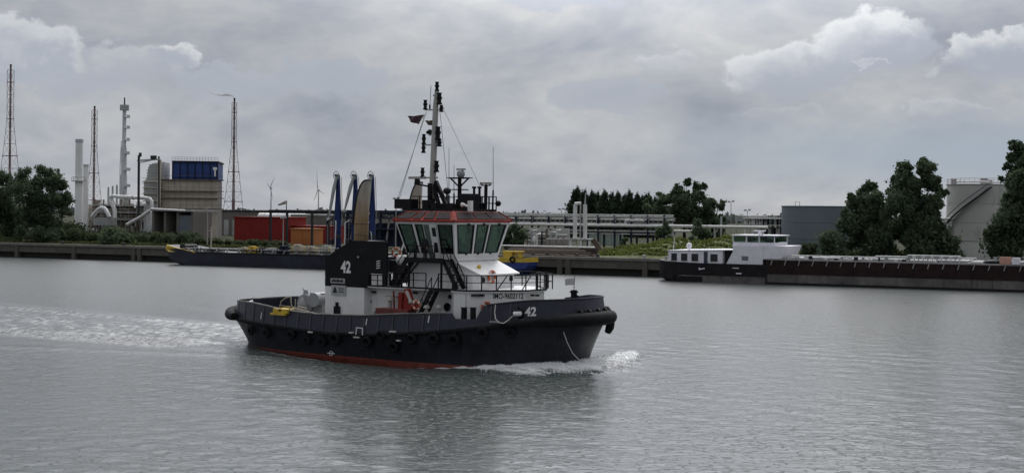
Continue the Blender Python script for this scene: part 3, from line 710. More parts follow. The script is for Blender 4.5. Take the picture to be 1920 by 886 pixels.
# ------------------------------------------------------------------ industry on the far bank
def flare(px, v, top, wpx, neck, label, straight=0.3, ybase=430):
    """guyed lattice flare: red and grey banded pipe inside four tapering legs with ring braces"""
    b = BG('flare_tower', label, 'flare tower', px, v, 'lattice flare towers'); s = PM(px, v)
    h = Zp(px, top, v) - GZ; w = wpx / s; nk = neck / s; r = max(0.3, 2.1 / s)
    n = 8
    for i in range(n):
        z0, z1 = h * 0.98 * i / n, h * 0.98 * (i + 1) / n
        b.part('pipe_section', MB().cyl((0, 0, z0 + 0.01), (0, 0, z1), r * (1.15 - 0.3 * i / n), r * (1.15 - 0.3 * (i + 1) / n), 10), M_lat_r if i % 2 else M_lat_g, 40)
    b.part('burner_tip', MB().cyl((0, 0, h * 0.98), (0, 0, h), r * 0.7, r * 0.95, 10), M_dgrey, 40)
    def wd(z):
        f = z / h; return nk / 2 if f > 1 - straight else nk / 2 + (w - nk) / 2 * ((1 - straight - f) / (1 - straight)) ** 1.15
    zs = [h * 0.965 * i / 13 for i in range(14)]; t = 0.42 / s
    for sx, sy in ((1, 1), (-1, 1), (-1, -1), (1, -1)):
        b.part('leg', MB().tube([(sx * wd(z), sy * wd(z), z) for z in zs], t, 5), M_lat_r)
    br = MB(); pl = MB()
    for i in range(13):
        a, c = wd(zs[i]), wd(zs[i + 1])
        for k in range(4):
            q0 = [(1, 1), (-1, 1), (-1, -1), (1, -1)][k]; q1 = [(1, 1), (-1, 1), (-1, -1), (1, -1)][(k + 1) % 4]
            br.bar((q0[0] * a, q0[1] * a, zs[i]), (q1[0] * c, q1[1] * c, zs[i + 1]), t * 0.8)
            br.bar((q0[0] * c, q0[1] * c, zs[i + 1]), (q1[0] * c, q1[1] * c, zs[i + 1]), t * 1.2)
            if i % 3 == 2: pl.bar((q0[0] * c * 1.08, q0[1] * c * 1.08, zs[i + 1] + t), (q1[0] * c * 1.08, q1[1] * c * 1.08, zs[i + 1] + t), t * 2.6)
    b.part('bracing', br, M_lat_g); b.part('walkway', pl, M_lat_r)
    return b

def build_plant():
    M_blue_a = mat('arm_blue', (0.016, 0.032, 0.11), 0.6, var=0.25, scale=0.6, spec=0.2)
    flare(17, 130, 121, 42, 8.5, 'tall flare tower behind the trees at the far left', 0.33)
    flare(175, 200, 199, 27, 7, 'flare tower between the white chimney and silver column', 0.35)
    f3 = flare(437, 170, 184, 33, 6.5, 'flare tower trailing white steam right of the blue topped boiler house', 0.33)
    # steam drifting off the burner to the left
    vm = bpy.data.materials.new('steam'); vm.use_nodes = True; t = NT(vm.node_tree)
    pv = t.n('ShaderNodeVolumePrincipled'); pv.inputs['Color'].default_value = (1, 1, 1, 1); pv.inputs['Density'].default_value = 1.6
    o = t.n('ShaderNodeOutputMaterial'); t.t.links.new(pv.outputs[0], o.inputs['Volume'])
    st = MB(); 
    pth = [(438, 182, 1.0), (435, 179.5, 1.4), (430, 178, 1.9), (423, 177.4, 1.9), (415, 178.6, 1.5), (407, 177.5, 1.2), (398, 175, 0.9), (388, 171.5, 0.6)]
    k = PM(437, 170); st.tube([Q(U(px, 170, py)[0], 170 + 0.3 * math.sin(i * 2), Zp(px, py, 170)) for i, (px, py, r) in enumerate(pth)], [1.5 * r / k for _, _, r in pth], 10)
    so = st.build('steam', vm, None, 60); so['kind'] = 'stuff'
    # white chimneys
    for px, v, top, w, ring, lb in ((147, 55, 261, 14, 340, 'tall white chimney with a ring platform right of the round tree'), (160, 66, 308, 10, None, 'short white chimney tucked behind the tall white one')):
        b = BG('chimney', lb, 'chimney', px, v); s = PM(px, v); h = b.H(px, top); r = w / 2 / s
        b.part('shaft', MB().lathe([(r * 1.12, -0.2), (r * 1.05, h * 0.3), (r * 0.97, h * 0.9), (r * 0.97, h * 0.965)], 20), M_steelw, 40)
        b.part('cap', MB().lathe([(r * 0.97, h * 0.967), (r * 1.06, h * 0.97), (r * 1.06, h), (r * 0.8, h), (r * 0.8, h * 0.98)], 20), M_silver, 40)
        if ring:
            z = b.H(px, ring); p = MB().lathe([(r * 1.02, z), (r * 1.95, z), (r * 1.95, z + 0.18), (r * 1.02, z + 0.18)], 18)
            b.part('platform', p, M_pipe_g)
            rl = MB().torus((0, 0, z + 1.1), (0, 0, 1), r * 1.9, 0.05, 18, 5)
            for i in range(12): a = i * math.pi / 6; rl.bar((r * 1.9 * math.cos(a), r * 1.9 * math.sin(a), z + 0.1), (r * 1.9 * math.cos(a), r * 1.9 * math.sin(a), z + 1.1), 0.06)
            b.part('railing', rl, M_pipe_g)
    # silver column with platforms on its right side
    b = BG('distillation_column', 'slim silver column with side platforms and a dark tip', 'column', 231, 110); s = PM(231, 110); h = b.H(231, 183)
    b.part('shell', MB().lathe([(6.2 / s, 0), (6.2 / s, h * 0.42), (5.2 / s, h * 0.44), (5.2 / s, h * 0.62), (3.8 / s, h * 0.65), (3.4 / s, h * 0.9), (0.01, h * 0.91)], 18), M_silver, 40)
    b.part('vent_pipe', MB().cyl((0, 0, h * 0.9), (0, 0, h), 1.5 / s, 1.2 / s, 10), M_dgrey, 40)
    for f in (0.2, 0.34, 0.46, 0.58, 0.68, 0.77, 0.85):
        z = h * f; x = (6 if f < 0.5 else 4.6) / s
        b.part('platform', MB().box(x * 0.7, x * 0.7 + 6.5 / s, -x, x, z, z + 0.2).box(x * 0.7 + 6.2 / s, x * 0.7 + 6.5 / s, -x, x, z + 0.2, z + 5.5 / s), M_silver)
    b.part('platform', MB().lathe([(2 / s, h * 0.905), (8.5 / s, h * 0.905), (8.5 / s, h * 0.945), (8 / s, h * 0.945), (8 / s, h * 0.915), (2 / s, h * 0.915)], 14), M_pipe_g)
    b.part('riser_pipe', MB().tube([(-7 / s, -0.4, 0), (-7 / s, -0.4, h * 0.5), (-5 / s, -0.3, h * 0.68)], 0.8 / s, 7), M_pipe_w, 40)
    # process frame of many decks between chimney and boiler house
    b = BG('process_frame', 'cluttered brown steel frame with grey vessels behind white pipes', 'process plant', 225, 70)
    x0, x1 = b.X(162), b.X(292); lv = [b.H(225, y) for y in (412, 399, 386, 374)]
    for i in range(9):
        x = x0 + (x1 - x0) * i / 8
        for y in (0, 7): b.part('post', MB().box(x - 0.15, x + 0.15, y - 0.15, y + 0.15, 0, lv[-1] - (0.0 if i % 3 else 1.4)), M_pipe_r)
    for z in lv[:3]:
        b.part('deck', MB().box(x0, x1, -0.3, 7.2, z, z + 0.25), M_pipe_g)
        rl = MB()
        for k in (0.55, 1.1): rl.bar((x0, -0.25, z + k), (x1, -0.25, z + k), 0.07)
        for i in range(13): rl.bar((x0 + (x1 - x0) * i / 12, -0.25, z), (x0 + (x1 - x0) * i / 12, -0.25, z + 1.1), 0.06)
        b.part('railing', rl, M_beige)
    for i in range(11):
        px = 168 + i * 11.5; z = lv[i % 3] + 0.3 if i % 2 else 0.0; r = 0.7 + 0.5 * rnd.random(); hh = 1.6 + 1.8 * rnd.random(); x = b.X(px)
        b.part('vessel', MB().lathe([(0.01, z), (r * 0.7, z + 0.15), (r, z + 0.5), (r, z + hh - 0.5), (r * 0.7, z + hh - 0.12), (0.01, z + hh)], 12, (x, 2.5, 0)), (M_silver, M_pipe_g, M_beige, M_steelw)[i % 4], 50)
    for i in range(14):
        x = x0 + (x1 - x0) * rnd.random(); z = rnd.choice(lv) * 0.9; y = rnd.uniform(-0.5, 1.5); l = rnd.uniform(1.5, 5)
        b.part('pipe_run', MB().tube([(x, y, 0.2), (x, y, z), (min(x1, x + l), y, z), (min(x1, x + l), y, z - 1.2)], 0.14 + 0.12 * rnd.random(), 6), (M_pipe_w, M_pipe_g, M_pipe_r, M_silver)[i % 4], 40)
    b.part('wall_panel', MB().box(x0 + 0.5, x1 - 0.5, 6.5, 6.8, 0, lv[1]), M_wallgrey)
    mods = [(166, 14, 389), (181, 13, 380), (194, 11, 396), (207, 15, 383), (222, 14, 391), (236, 13, 381), (250, 14, 393), (264, 15, 386), (278, 12, 395)]
    for i, (px, w, top) in enumerate(mods):
        x = b.X(px, 4); hw = w / PM(px, 74) / 2 * 0.9; z1 = b.H(px, top, 4)
        b.part('module', MB().box(x - hw, x + hw, 3.2, 6.2, 0.2, z1).box(x - hw * 0.6, x + hw * 0.3, 3.4, 5.2, z1, z1 + 0.6), (M_beige, M_pipe_r, M_silver, M_wallgrey, M_pipe_g)[i % 5])
        for k in range(2): b.part('pipe_run', MB().tube([(x - hw + k * hw, 2.9, 0.3), (x - hw + k * hw, 2.9, z1 * 0.8), (x + hw * 0.9, 2.9, z1 * 0.8 - 0.5 * k)], 0.12, 6), (M_pipe_w, M_pipe_r)[k], 40)
    for px, top in ((188, 350), (196, 348), (204, 346), (217, 358)):
        x = b.X(px); b.part('vent_stack', MB().cyl((x, 3, lv[2]), (x, 3, b.H(px, top)), 0.28, 0.24, 8), M_pipe_g, 40)
    # big white duct and the inverted V ducts in front
    b = BG('white_duct', 'large white insulated duct bending down beside the boiler house', 'duct', 245, 52); r = 3.4 / PM(245, 52)
    P = b.P; b.part('duct_run', MB().tube([P(206, 370), P(212, 367), P(222, 368.5), P(272, 371), P(281, 372.5), P(284, 377), P(284.5, 384), P(285, 415), P(285, 424)], r, 12), M_pipe_w, 50)
    b.part('branch_duct', MB().tube([P(207, 372), P(208, 379), P(213, 388), P(215, 396), P(215, 420)], r * 1.1, 12), M_pipe_w, 50)
    b.part('bend_flange', MB().torus(P(250, 370.2), (1, 0, 0), r * 1.05, 0.12, 14, 6), M_pipe_g, 40)
    b = BG('hopper_duct', 'pair of white ducts slanting down like an inverted V', 'duct', 190, 46); P = b.P; r = 4.0 / PM(190, 46)
    b.part('left_limb', MB().tube([P(172, 406), P(184, 393), P(190, 389.5), P(194, 390)], r, 10), M_pipe_w, 50)
    b.part('right_limb', MB().tube([P(194, 390), P(198, 393), P(204, 404), P(205, 407)], r, 10), M_pipe_w, 50)
    b.part('hopper', MB().prism([P(172, 408), P(207, 408), P(205, 422), P(175, 422)], (0, 2.5, 0)), M_pipe_g)
    b = BG('slanting_chute', 'white chute sloping up from the ground left of the boiler house', 'duct', 262, 46); P = b.P
    b.part('chute', MB().tube([P(238, 421), P(262, 408), P(282, 394)], 3.2 / PM(262, 46), 10), M_pipe_w, 50)
    b.part('support_leg', MB().bar(P(262, 409), P(262, 426), 0.3), M_pipe_r)
    # lamp gantry
    b = BG('gantry', 'dark slim mast with a crossarm beside the boiler house', 'gantry', 259, 50); P = b.P
    b.part('post', MB().bar(P(259.5, 424), P(260.5, 291), 0.42), M_dgrey)
    b.part('post', MB().bar(P(298, 424, 2), P(298, 293, 2), 0.3), M_dgrey)
    b.part('crossarm', MB().bar(P(258, 301), P(300, 298.5), 0.36).bar(P(262, 305), P(290, 299), 0.2), M_pipe_g)
    b.part('lamp', MB().cbox(P(288, 295), (1.3, 0.8, 0.9)).cbox(P(263, 290), (0.5, 0.5, 1.0)), M_dgrey)
    # boiler house
    b = BG('boiler_house', 'beige boiler house with a dark blue louvred top storey', 'industrial building', 345, 70, rot=math.radians(7)); X, H = b.X, b.H
    xl, xr, D = X(303), X(407), 16; zb, zt = H(355, 337), H(355, 304)
    b.part('core', MB().box(xl + 0.2, xr - 0.2, 0.2, D, 0, zb - 0.1), M_wallgrey)
    rows = [0, H(355, 391), H(355, 371), H(355, 358), zb]
    for j in range(4):
        for i in range(9):
            a, c = xl + (xr - xl) * i / 9, xl + (xr - xl) * (i + 1) / 9
            b.part('cladding_panel', MB().box(a + 0.04, c - 0.04, 0.0, 0.19, rows[j] + 0.05, rows[j + 1] - 0.05), M_beige)
    for z in rows[1:4] + [zb]:
        b.part('walkway', MB().box(xl - 0.5, xr + 1.7, -0.9, -0.02, z - 0.12, z + 0.08).box(xl - 0.5, xr + 1.7, -0.9, -0.84, z + 0.95, z + 1.02), M_pipe_r)
    b.part('blue_storey', MB().box(X(322), xr, 0.3, D, zb, zt), M_blue)
    for i in range(6):
        a = X(322) + (xr - X(322)) * i / 6; c = X(322) + (xr - X(322)) * (i + 1) / 6
        b.part('louvre_panel', MB().box(a + 0.15, c - 0.15, 0.1, 0.29, zb + 0.7, zt - 0.9), M_blue)
        b.part('louvre_post', MB().box(a - 0.12, a + 0.12, -0.05, 0.28, zb, zt), M_blue_d)
    b.part('louvre_post', MB().box(xr - 0.2, xr + 0.12, -0.05, 0.28, zb, zt), M_blue_d)
    b.part('roof_edge', MB().box(X(321), xr + 0.3, -0.1, D + 0.2, zt, zt + 0.35), M_blue_d)
    rl = MB()
    for i in range(16): x = X(321) + (xr - X(321)) * i / 15; rl.bar((x, 0, zt + 0.3), (x, 0, zt + 1.3), 0.07)
    rl.bar((X(321), 0, zt + 1.3), (xr, 0, zt + 1.3), 0.07).bar((X(321), 0, zt + 0.8), (xr, 0, zt + 0.8), 0.06); b.part('roof_railing', rl, M_pipe_g)
    b.part('white_emblem', MB().cbox((X(402), -0.08, (zb + zt) / 2 - 0.5), (0.4, 0.06, 1.7)).cbox((X(402), -0.08, (zb + zt) / 2 + 0.7), (1.0, 0.06, 0.7)), M_steelw)
    # stepped grey duct transition on the left
    pr = [(X(272), 0), (X(306), 0), (X(306), H(300, 303)), (X(296), H(300, 304)), (X(284), H(300, 306)), (X(276), H(300, 313)), (X(274), H(300, 332)), (X(268), H(300, 341)), (X(268), H(300, 372)), (X(272), H(300, 378))]
    b.part('inlet_duct', MB().prism([(x, 0.6, z) for x, z in pr], (0, 12, 0)), M_silver)
    for i in range(6):
        z = H(300, 310 + i * 5.2); b.part('duct_rib', MB().box(X(273) + (0.6 if i < 2 else 0), X(302), 0.35, 0.58, z, z + 0.25), M_pipe_g)
    for y in (341, 352, 363, 377): z = H(300, y); b.part('gallery', MB().box(X(267), X(306), -1.1, 0.55, z - 0.1, z + 0.12).box(X(267), X(306), -1.1, -1.04, z + 0.9, z + 1.0), M_beige)
    b.part('stair_tower', MB().box(X(296), X(302), -1.8, 0.3, 0, H(300, 300)), M_beige)
    # open sheds
    b = BG('open_shed', 'long low shed with dark open bays under a pale roof edge', 'shed', 318, 40); X, H = b.X, b.H
    zt = H(318, 396); xs = [X(p) for p in (287, 309, 333, 360)]
    b.part('roof', MB().box(X(284), X(362), -0.8, 9, zt, zt + 0.5), M_pipe_g)
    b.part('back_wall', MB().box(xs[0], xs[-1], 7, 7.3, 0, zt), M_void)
    for i, x in enumerate(xs): b.part('pier', MB().box(x - 0.35, x + 0.35, 0, 7, 0, zt), M_wallgrey)
    b.part('shutter', MB().box(X(334), X(358), 0.1, 0.3, 0, zt - 0.9), M_tank_b)
    b.part('white_pipe', MB().tube([(X(288), -0.9, H(318, 392)), (X(352), -0.9, H(318, 394.5))], 0.28, 8), M_pipe_w, 40)
    # warehouse wall
    b = BG('warehouse', 'long low grey brown warehouse behind the red shed', 'warehouse', 500, 110); X, H = b.X, b.H
    xs = [X(356 + (650 - 356) * i / 14) for i in range(15)]; zt = H(500, 394.5)
    for i in range(14): b.part('wall_panel', MB().box(xs[i] + 0.04, xs[i + 1] - 0.04, 0, 0.3, 0, zt - 0.4), M_wallgrey)
    b.part('core', MB().box(xs[0], xs[-1], 0.35, 30, 0, zt - 0.5), M_wallgrey)
    b.part('roof', MB().box(xs[0] - 0.3, xs[-1] + 0.3, -0.2, 30.5, zt - 0.4, zt), M_dgrey)
    for px in (420, 436): b.part('door', MB().box(X(px), X(px + 9), -0.15, -0.02, 0, H(430, 412)), M_pipe_g)
    # red shed, orange shed, white roof vault
    b = BG('red_shed', 'bright red corrugated shed with a flat dark roof edge', 'shed', 508, 45); X, H = b.X, b.H
    x0, x1 = X(439), X(537); zt = H(508, 407.5); n = 24; w = MB(); pts = []
    for i in range(n * 2 + 1): x = x0 + (x1 - x0) * i / (2 * n); pts.append((x, 0.12 if i % 2 else 0.0, 0))
    w.prism(pts + [(x1, 8, 0), (x0, 8, 0)], (0, 0, zt - 0.1)); b.part('wall', w, M_shedred)
    b.part('roof', MB().box(x0 - 0.2, x1 + 0.2, -0.25, 8.3, zt - 0.1, zt + 0.15), M_shedred)
    b = BG('red_shed', 'low red shed end right of the orange shed', 'shed', 588, 47); X, H = b.X, b.H
    b.part('wall', MB().box(X(537), X(614), 0, 7, 0, H(588, 424.5)), M_shedred)
    b.part('roof', MB().box(X(536), X(615), -0.2, 7.2, H(588, 424.5), H(588, 424.5) + 0.2), M_shedred)
    b.part('wall_vent', MB().box(X(598), X(604), -0.12, -0.02, 1.0, 2.2), M_dgrey)
    b = BG('orange_shed', 'small orange shed in front of the red sheds', 'shed', 564, 34); X, H = b.X, b.H
    b.part('wall', MB().box(X(545), X(582), 0, 5, 0, H(564, 430)), M_shedorange)
    b.part('roof', MB().prism([(X(544), -0.2, H(564, 430)), (X(583), -0.2, H(564, 430)), (X(583), -0.2, H(564, 430) + 0.25), (X(544), -0.2, H(564, 430) + 0.25)], (0, 5.4, 0)), M_shedorange)
    b.part('door', MB().box(X(560), X(567), -0.1, -0.02, 0, H(564, 434)), M_shedorange)
    b = BG('vault_roofed_hall', 'long hall with pale rounded roof behind the red shed', 'hall', 527, 75); X, H = b.X, b.H
    x0, x1 = X(482), X(570); z0 = H(527, 406); r = 8.0 / PM(527, 75)
    b.part('wall', MB().box(x0, x1, 0, 2 * r, 0, z0), M_wallgrey)
    for i in range(7):
        a, c = x0 + (x1 - x0) * i / 7, x0 + (x1 - x0) * (i + 1) / 7; pf = [(a + 0.08, r - r * math.cos(k * math.pi / 10), z0 + 0.01 + r * 0.85 * math.sin(k * math.pi / 10)) for k in range(11)]
        b.part('roof_panel', MB().prism(pf, (c - a - 0.16, 0, 0)), M_steelw)
    # wind turbines far away
    for px, hub, tips, lb in ((507.5, 352, ((9.5, -21), (-8.3, -10.5), (6.6, 23)), 'distant wind turbine standing over the red shed'), (596.5, 356, ((-2.8, -37), (19.7, 9.5), (-8.8, 22)), 'distant wind turbine with one blade upright left of the loading arms')):
        v = 2600; b = BG('wind_turbine', lb, 'wind turbine', px, v, 'distant wind turbines'); s = PM(px, v); hz = b.H(px, hub)
        b.part('mast', MB().cyl((0, 0, 0), (0, 0, hz), 1.35 / s, 0.8 / s, 10), M_turb, 50)
        b.part('nacelle', MB().cbox((0, 0, hz), (2.2 / s, 5 / s, 2.0 / s)), M_turb)
        b.part('hub', MB().ball((0, -3 / s, hz), 1.3 / s, 8, 6), M_turb, 60)
        for dx, dy in tips:
            a = Vector((dx, 0, -dy)) / s; nrm = Vector((-a.z, 0, a.x)).normalized(); o = Vector((0, -3.2 / s, hz))
            b.part('blade', MB().prism([o + nrm * 0.5 / s, o + a * 0.2 + nrm * 0.95 / s, o + a, o + a * 0.2 - nrm * 0.55 / s, o - nrm * 0.5 / s], (0, 0.5 / s, 0)), M_turb)
    # windsock
    b = BG('windsock', 'windsock pole with a slanting arm above the vaulted hall', 'windsock', 537, 60); P = b.P
    b.part('pole', MB().bar(P(537, 440), P(537, 377), 0.16), M_dgrey)
    b.part('sock', MB().tube([P(537, 378), P(530, 381), P(522, 384)], [0.45, 0.35, 0.2], 8), M_pipe_g, 40)
    # dark pipe bridge behind the loading arms
    b = BG('pipe_bridge', 'dark blue pipe bridge on tall posts behind the loading arms', 'pipe bridge', 600, 26); X, H = b.X, b.H
    for i, px in enumerate((506, 537, 584, 615, 650, 680, 712, 740, 768)):
        b.part('post', MB().box(X(px) - 0.2, X(px) + 0.2, 0, 0.4, 0, H(px, 394)), M_dgrey if px < 640 else M_blue_d)
    for y, r in ((395.5, 0.22), (399, 0.16)):
        b.part('pipe', MB().tube([(X(503), 0.2, H(600, y)), (X(770), 0.2, H(600, y))], r, 8), M_dgrey, 40)
    b.part('pipe', MB().tube([(X(540), 1.2, H(600, 404)), (X(770), 1.2, H(600, 404))], 0.3, 8), M_pipe_g, 40)
    for y0, y1 in ((394, 400), (408, 410), (428, 430)):
        b.part('girder', MB().box(X(646), X(770), -0.4, 1.6, H(700, y1), H(700, y0)), M_blue_d)
    for i, px in enumerate((655, 672, 688, 706, 722, 736, 752)):
        b.part('strut', MB().bar((X(px), 0.7, H(px, 450)), (X(px + 6), 0.7, H(px, 396)), 0.28), M_blue_d if i % 2 else M_pipe_g)
    b.part('deck_plating', MB().box(X(648), X(768), 1.7, 1.9, 0.2, H(700, 418)), M_blue_d)
    # marine loading arms at the quay edge
    arm_lb = ['leftmost blue loading arm with pale drooping outer arm', 'middle blue loading arm with swung pale outer arm', 'right loading arm standing close behind the exhaust pipe']
    for i, (px, tail) in enumerate(((633, (616, 412)), (665.5, (646, 395)), (697, (690, 400)))):
        b = BG('loading_arm', arm_lb[i], 'loading arm', px, 3.5, 'marine loading arms'); P, H = b.P, b.H; s = PM(px, 3.5)
        zt = H(px, 330)
        b.part('riser', MB().tube([(0, 0, 0), (0, 0, H(px, 400)), (0.05, 0, zt)], [0.72, 0.66, 0.3], 12), M_blue_a, 40)
        b.part('base', MB().lathe([(1.1, 0), (1.1, 0.25), (0.7, 0.5), (0.7, 1.4)], 14), M_blue_d, 40)
        b.part('inner_arm', MB().prism([P(px + 1, 332, -0.5), P(px + 5, 394, -0.5), P(px - 4, 394, -0.5), P(px - 3, 340, -0.5)], (0, 0.35, 0)), M_blue_a)
        e = P(*tail, -0.9); q = P(px - 2, 330, -0.9)
        b.part('outer_arm', MB().tube([q, q + (e - q) * 0.3 + Vector((-0.08, 0, 0)), q + (e - q) * 0.72 + Vector((-0.04, 0, 0)), e], [0.22, 0.36, 0.28, 0.14], 10), M_pipe_g, 50)
        wh = MB().torus((0, -0.7, H(px, 329)), (0.35, 1, 0), 8.2 / s, 0.07, 20, 6)
        for k in range(8): a = k * math.pi / 4; wh.bar((0, -0.7, H(px, 329)), (8 / s * math.cos(a), -0.7, H(px, 329) + 8 / s * math.sin(a)), 0.05)
        b.part('sheave', wh, M_pipe_g, 40)
        b.part('hub', MB().cyl((0, -1.0, H(px, 329)), (0, 0.3, H(px, 329)), 0.24, 0.24, 12), M_dgrey, 40)
        b.part('counterweight', MB().cbox((0.5, 0.6, H(px, 402)), (1.0, 0.9, 1.3)), M_dgrey)
        b.part('hose', MB().tube([P(px + 7, 332), P(px + 8.5, 380), P(px + 8, 420)], 0.06, 5), M_pipe_g)
        for k in range(5):
            x0_ = rnd.uniform(-1.6, 1.4); z0_ = rnd.uniform(0.4, H(px, 405)); b.part('jumper_pipe', MB().tube([(x0_, -1.2, 0.1), (x0_ + rnd.uniform(-.3, .3), -1.2, z0_), (x0_ * 0.3, -0.8, z0_ + 0.5)], rnd.uniform(0.08, 0.2), 7), (M_pipe_w, M_dgrey, M_blue_d, M_pipe_g, M_dgrey)[k], 50)
        b.part('valve_box', MB().cbox((-0.9, -0.9, 1.6), (0.9, 0.7, 1.0)), M_dgrey); b.part('valve_box', MB().cbox((0.8, -0.9, 2.6), (0.7, 0.6, 0.7)), M_dgrey)
        b.part('swivel', MB().ball(e, 0.4, 8, 6), M_pipe_g, 60)
    # hose tower and light poles
    for px, v, top, lb in ((389, 3, 390, 'thin pale lamp post before the grey warehouse'), (531, 4, 408, 'short pale post on the quay before the red sheds'), (742, 12, 372, 'slim lamp post with twin heads left of the wheelhouse roof'), (1052, 60, 392, 'distant lamp post with twin heads left of the poplars'), (1370, 80, 378, 'distant floodlight mast right of the spreading tree'), (1401, 90, 394, 'low floodlight mast left of the blue grey tank')):
        b = BG('lamp_post', lb, 'lamp post', px, v, 'slim lamp posts on the far bank'); h = b.H(px, top); s = PM(px, v)
        b.part('pole', MB().cyl((0, 0, 0), (0, 0, h), 0.12, 0.07, 8), M_mast, 40)
        b.part('lamp_head', MB().cbox((-4 / s, 0, h), (4.5 / s, 0.3, 0.35)).cbox((4 / s, 0, h + 0.1), (4.5 / s, 0.3, 0.35)), M_pipe_g)
    # ------------------------------------------------------------- right half
    # long pipe rack
    b = BG('pipe_rack', 'long grey pipe rack on dark posts in front of the poplars', 'pipe rack', 1095, 48); X, H = b.X, b.H
    x0, x1 = X(925), X(1262)
    for i, px in enumerate(range(935, 1262, 31)):
        for y in (0, 3.4): b.part('post', MB().box(X(px) - 0.18, X(px) + 0.18, y, y + 0.36, 0, H(px, 403)), M_blue_d)
        for y in (404, 418, 434): b.part('cross_beam', MB().box(X(px) - 0.15, X(px) + 0.15, -0.3, 4.2, H(px, y + 2), H(px, y)), M_blue_d)
    for y, dv, r, m in ((402.5, 0.2, 0.16, M_pipe_g), (405.5, 0.0, 0.2, M_pipe_g), (408.5, 1.6, 0.2, M_pipe_r), (411, 0.8, 0.22, M_pipe_g), (414.5, 1.8, 0.25, M_rubber), (417.5, 0.4, 0.16, M_pipe_g), (432, 0.2, 0.22, M_pipe_g), (434, 1.4, 0.25, M_blue_d), (437.5, 0.4, 0.14, M_pipe_g)):
        b.part('pipe', MB().tube([(x0, dv, H(1095, y)), (x1, dv, H(1095, y))], r, 8), m, 40)
    b.part('white_pipe', MB().tube([(x0, -0.5, H(1095, 421.5)), (x1, -0.5, H(1095, 421.5))], 0.32, 10), M_pipe_w, 40)
    b.part('expansion_loop', MB().tube([b.P(1173, 422), b.P(1173, 414), b.P(1176, 412.5), b.P(1209, 413)], 0.3, 8), M_pipe_w, 40)
    rl = MB()
    for i in range(40): x = x0 + (x1 - x0) * i / 39; rl.bar((x, -0.3, H(1095, 403)), (x, -0.3, H(1095, 403) - 1.6), 0.08)
    b.part('railing', rl, M_pipe_g)
    # clutter under the rack behind the wheelhouse
    b = BG('valve_station', 'grey valve station of stacked pipes under the pipe rack', 'valve station', 1000, 34); X, H = b.X, b.H
    for i in range(10):
        px = 962 + i * 9; z = H(px, 428 + (i * 7) % 12); b.part('riser_pipe', MB().tube([(X(px), 0, 0), (X(px), 0, z), (X(px) + 0.9, 0.3, z)], 0.16 + 0.08 * (i % 3), 7), (M_pipe_g, M_pipe_w, M_rubber, M_pipe_r)[i % 4], 40)
    for y in (440, 446, 452): b.part('header_pipe', MB().tube([(X(958), 0.4, H(1000, y)), (X(1062), 0.4, H(1000, y))], 0.2, 8), (M_pipe_g if y != 446 else M_pipe_r), 40)
    b.part('skid_wall', MB().box(X(985), X(1060), 2.0, 2.3, 0, H(1000, 427)), M_tank_g)
    b.part('white_valve', MB().ball(b.P(1002, 449), (0.4, 0.4, 0.8), 10, 8).cyl(b.P(1002, 462), b.P(1002, 450), 0.15, 0.15, 8), M_steelw, 60)
    # upright grey silos
    for i, px in enumerate((1029, 1040, 1051, 1062)):
        b = BG('silo', ['first grey silo from the left before the pipe rack', 'second grey silo from the left, under the rack', 'third silo from the left, by the tall pipes', 'rightmost silo of the row beside the tall pipes'][i], 'silo', px, 20, 'grey silos beside the tall pipes')
        r = 5.2 / PM(px, 20); h = b.H(px, 446)
        b.part('shell', MB().lathe([(r, 0), (r, h - 0.25), (r * 0.8, h - 0.05), (0.01, h)], 16), mat('silo_grey', (0.23, 0.215, 0.20), 0.7, var=0.15, streak=((0.13, 0.115, 0.1), 0.5)), 40)
        b.part('rim', MB().torus((0, 0, h - 0.25), (0, 0, 1), r, 0.06, 16, 5), M_pipe_g)
    # tall vertical pipes
    b = BG('vent_pipes', 'pair of tall pale vertical pipes rising from a railed platform', 'vent pipes', 1088, 14); P, H, X = b.P, b.H, b.X
    b.part('riser', MB().tube([P(1078, 456), P(1078.5, 383)], 0.36, 10), M_pipe_w, 40)
    b.part('riser', MB().tube([P(1097, 456), P(1097, 383)], 0.36, 10), M_pipe_w, 40)
    b.part('thin_riser', MB().tube([P(1088, 456), P(1088.5, 381)], 0.14, 8), M_pipe_g, 40)
    b.part('tip', MB().tube([P(1097, 383), P(1098, 361)], [0.17, 0.08], 8), M_pipe_g, 40)
    b.part('bridge_pipe', MB().tube([P(1078, 382), P(1089, 381)], 0.3, 8), M_pipe_w, 40)
    b.part('platform', MB().box(X(1070), X(1112), -1, 2, H(1090, 449), H(1090, 447)), M_pipe_g)
    for px in (1073, 1092, 1108): b.part('leg', MB().box(X(px) - 0.2, X(px) + 0.2, -0.8, -0.4, 0, H(1090, 449)), M_pipe_w)
    b.part('stair', MB().bar(P(1112, 448), P(1132, 478), 0.25, 1.0).bar(P(1112, 440), P(1132, 470), 0.08), M_pipe_r)
    # pipe bundle and parapet on the quay behind the blue and yellow barge
    b = BG('pipe_bundle', 'rusty pipes stacked along the quay under a white handrail pipe', 'pipe bundle', 1030, 2.2); X, H = b.X, b.H
    x0, x1 = X(938), X(1128)
    for i, (y, dv) in enumerate(((482, 0), (478, 0.5), (474, 1.0), (470, 1.5), (467, 2.0))):
        b.part('pipe', MB().tube([(x0 + i * 0.3, dv, H(1030, y)), (x1 - i * 1.2, dv, H(1030, y))], 0.19, 8), (M_brick, M_pipe_r, M_brick, M_pipe_r, M_brick)[i], 40)
    for i in range(7): x = x0 + (x1 - x0) * (i + 0.3) / 7; b.part('cradle', MB().box(x - 0.2, x + 0.2, -0.2, 2.4, 0, 0.4).box(x - 0.15, x + 0.15, 2.3, 2.6, 0, H(1030, 463)), M_brick)
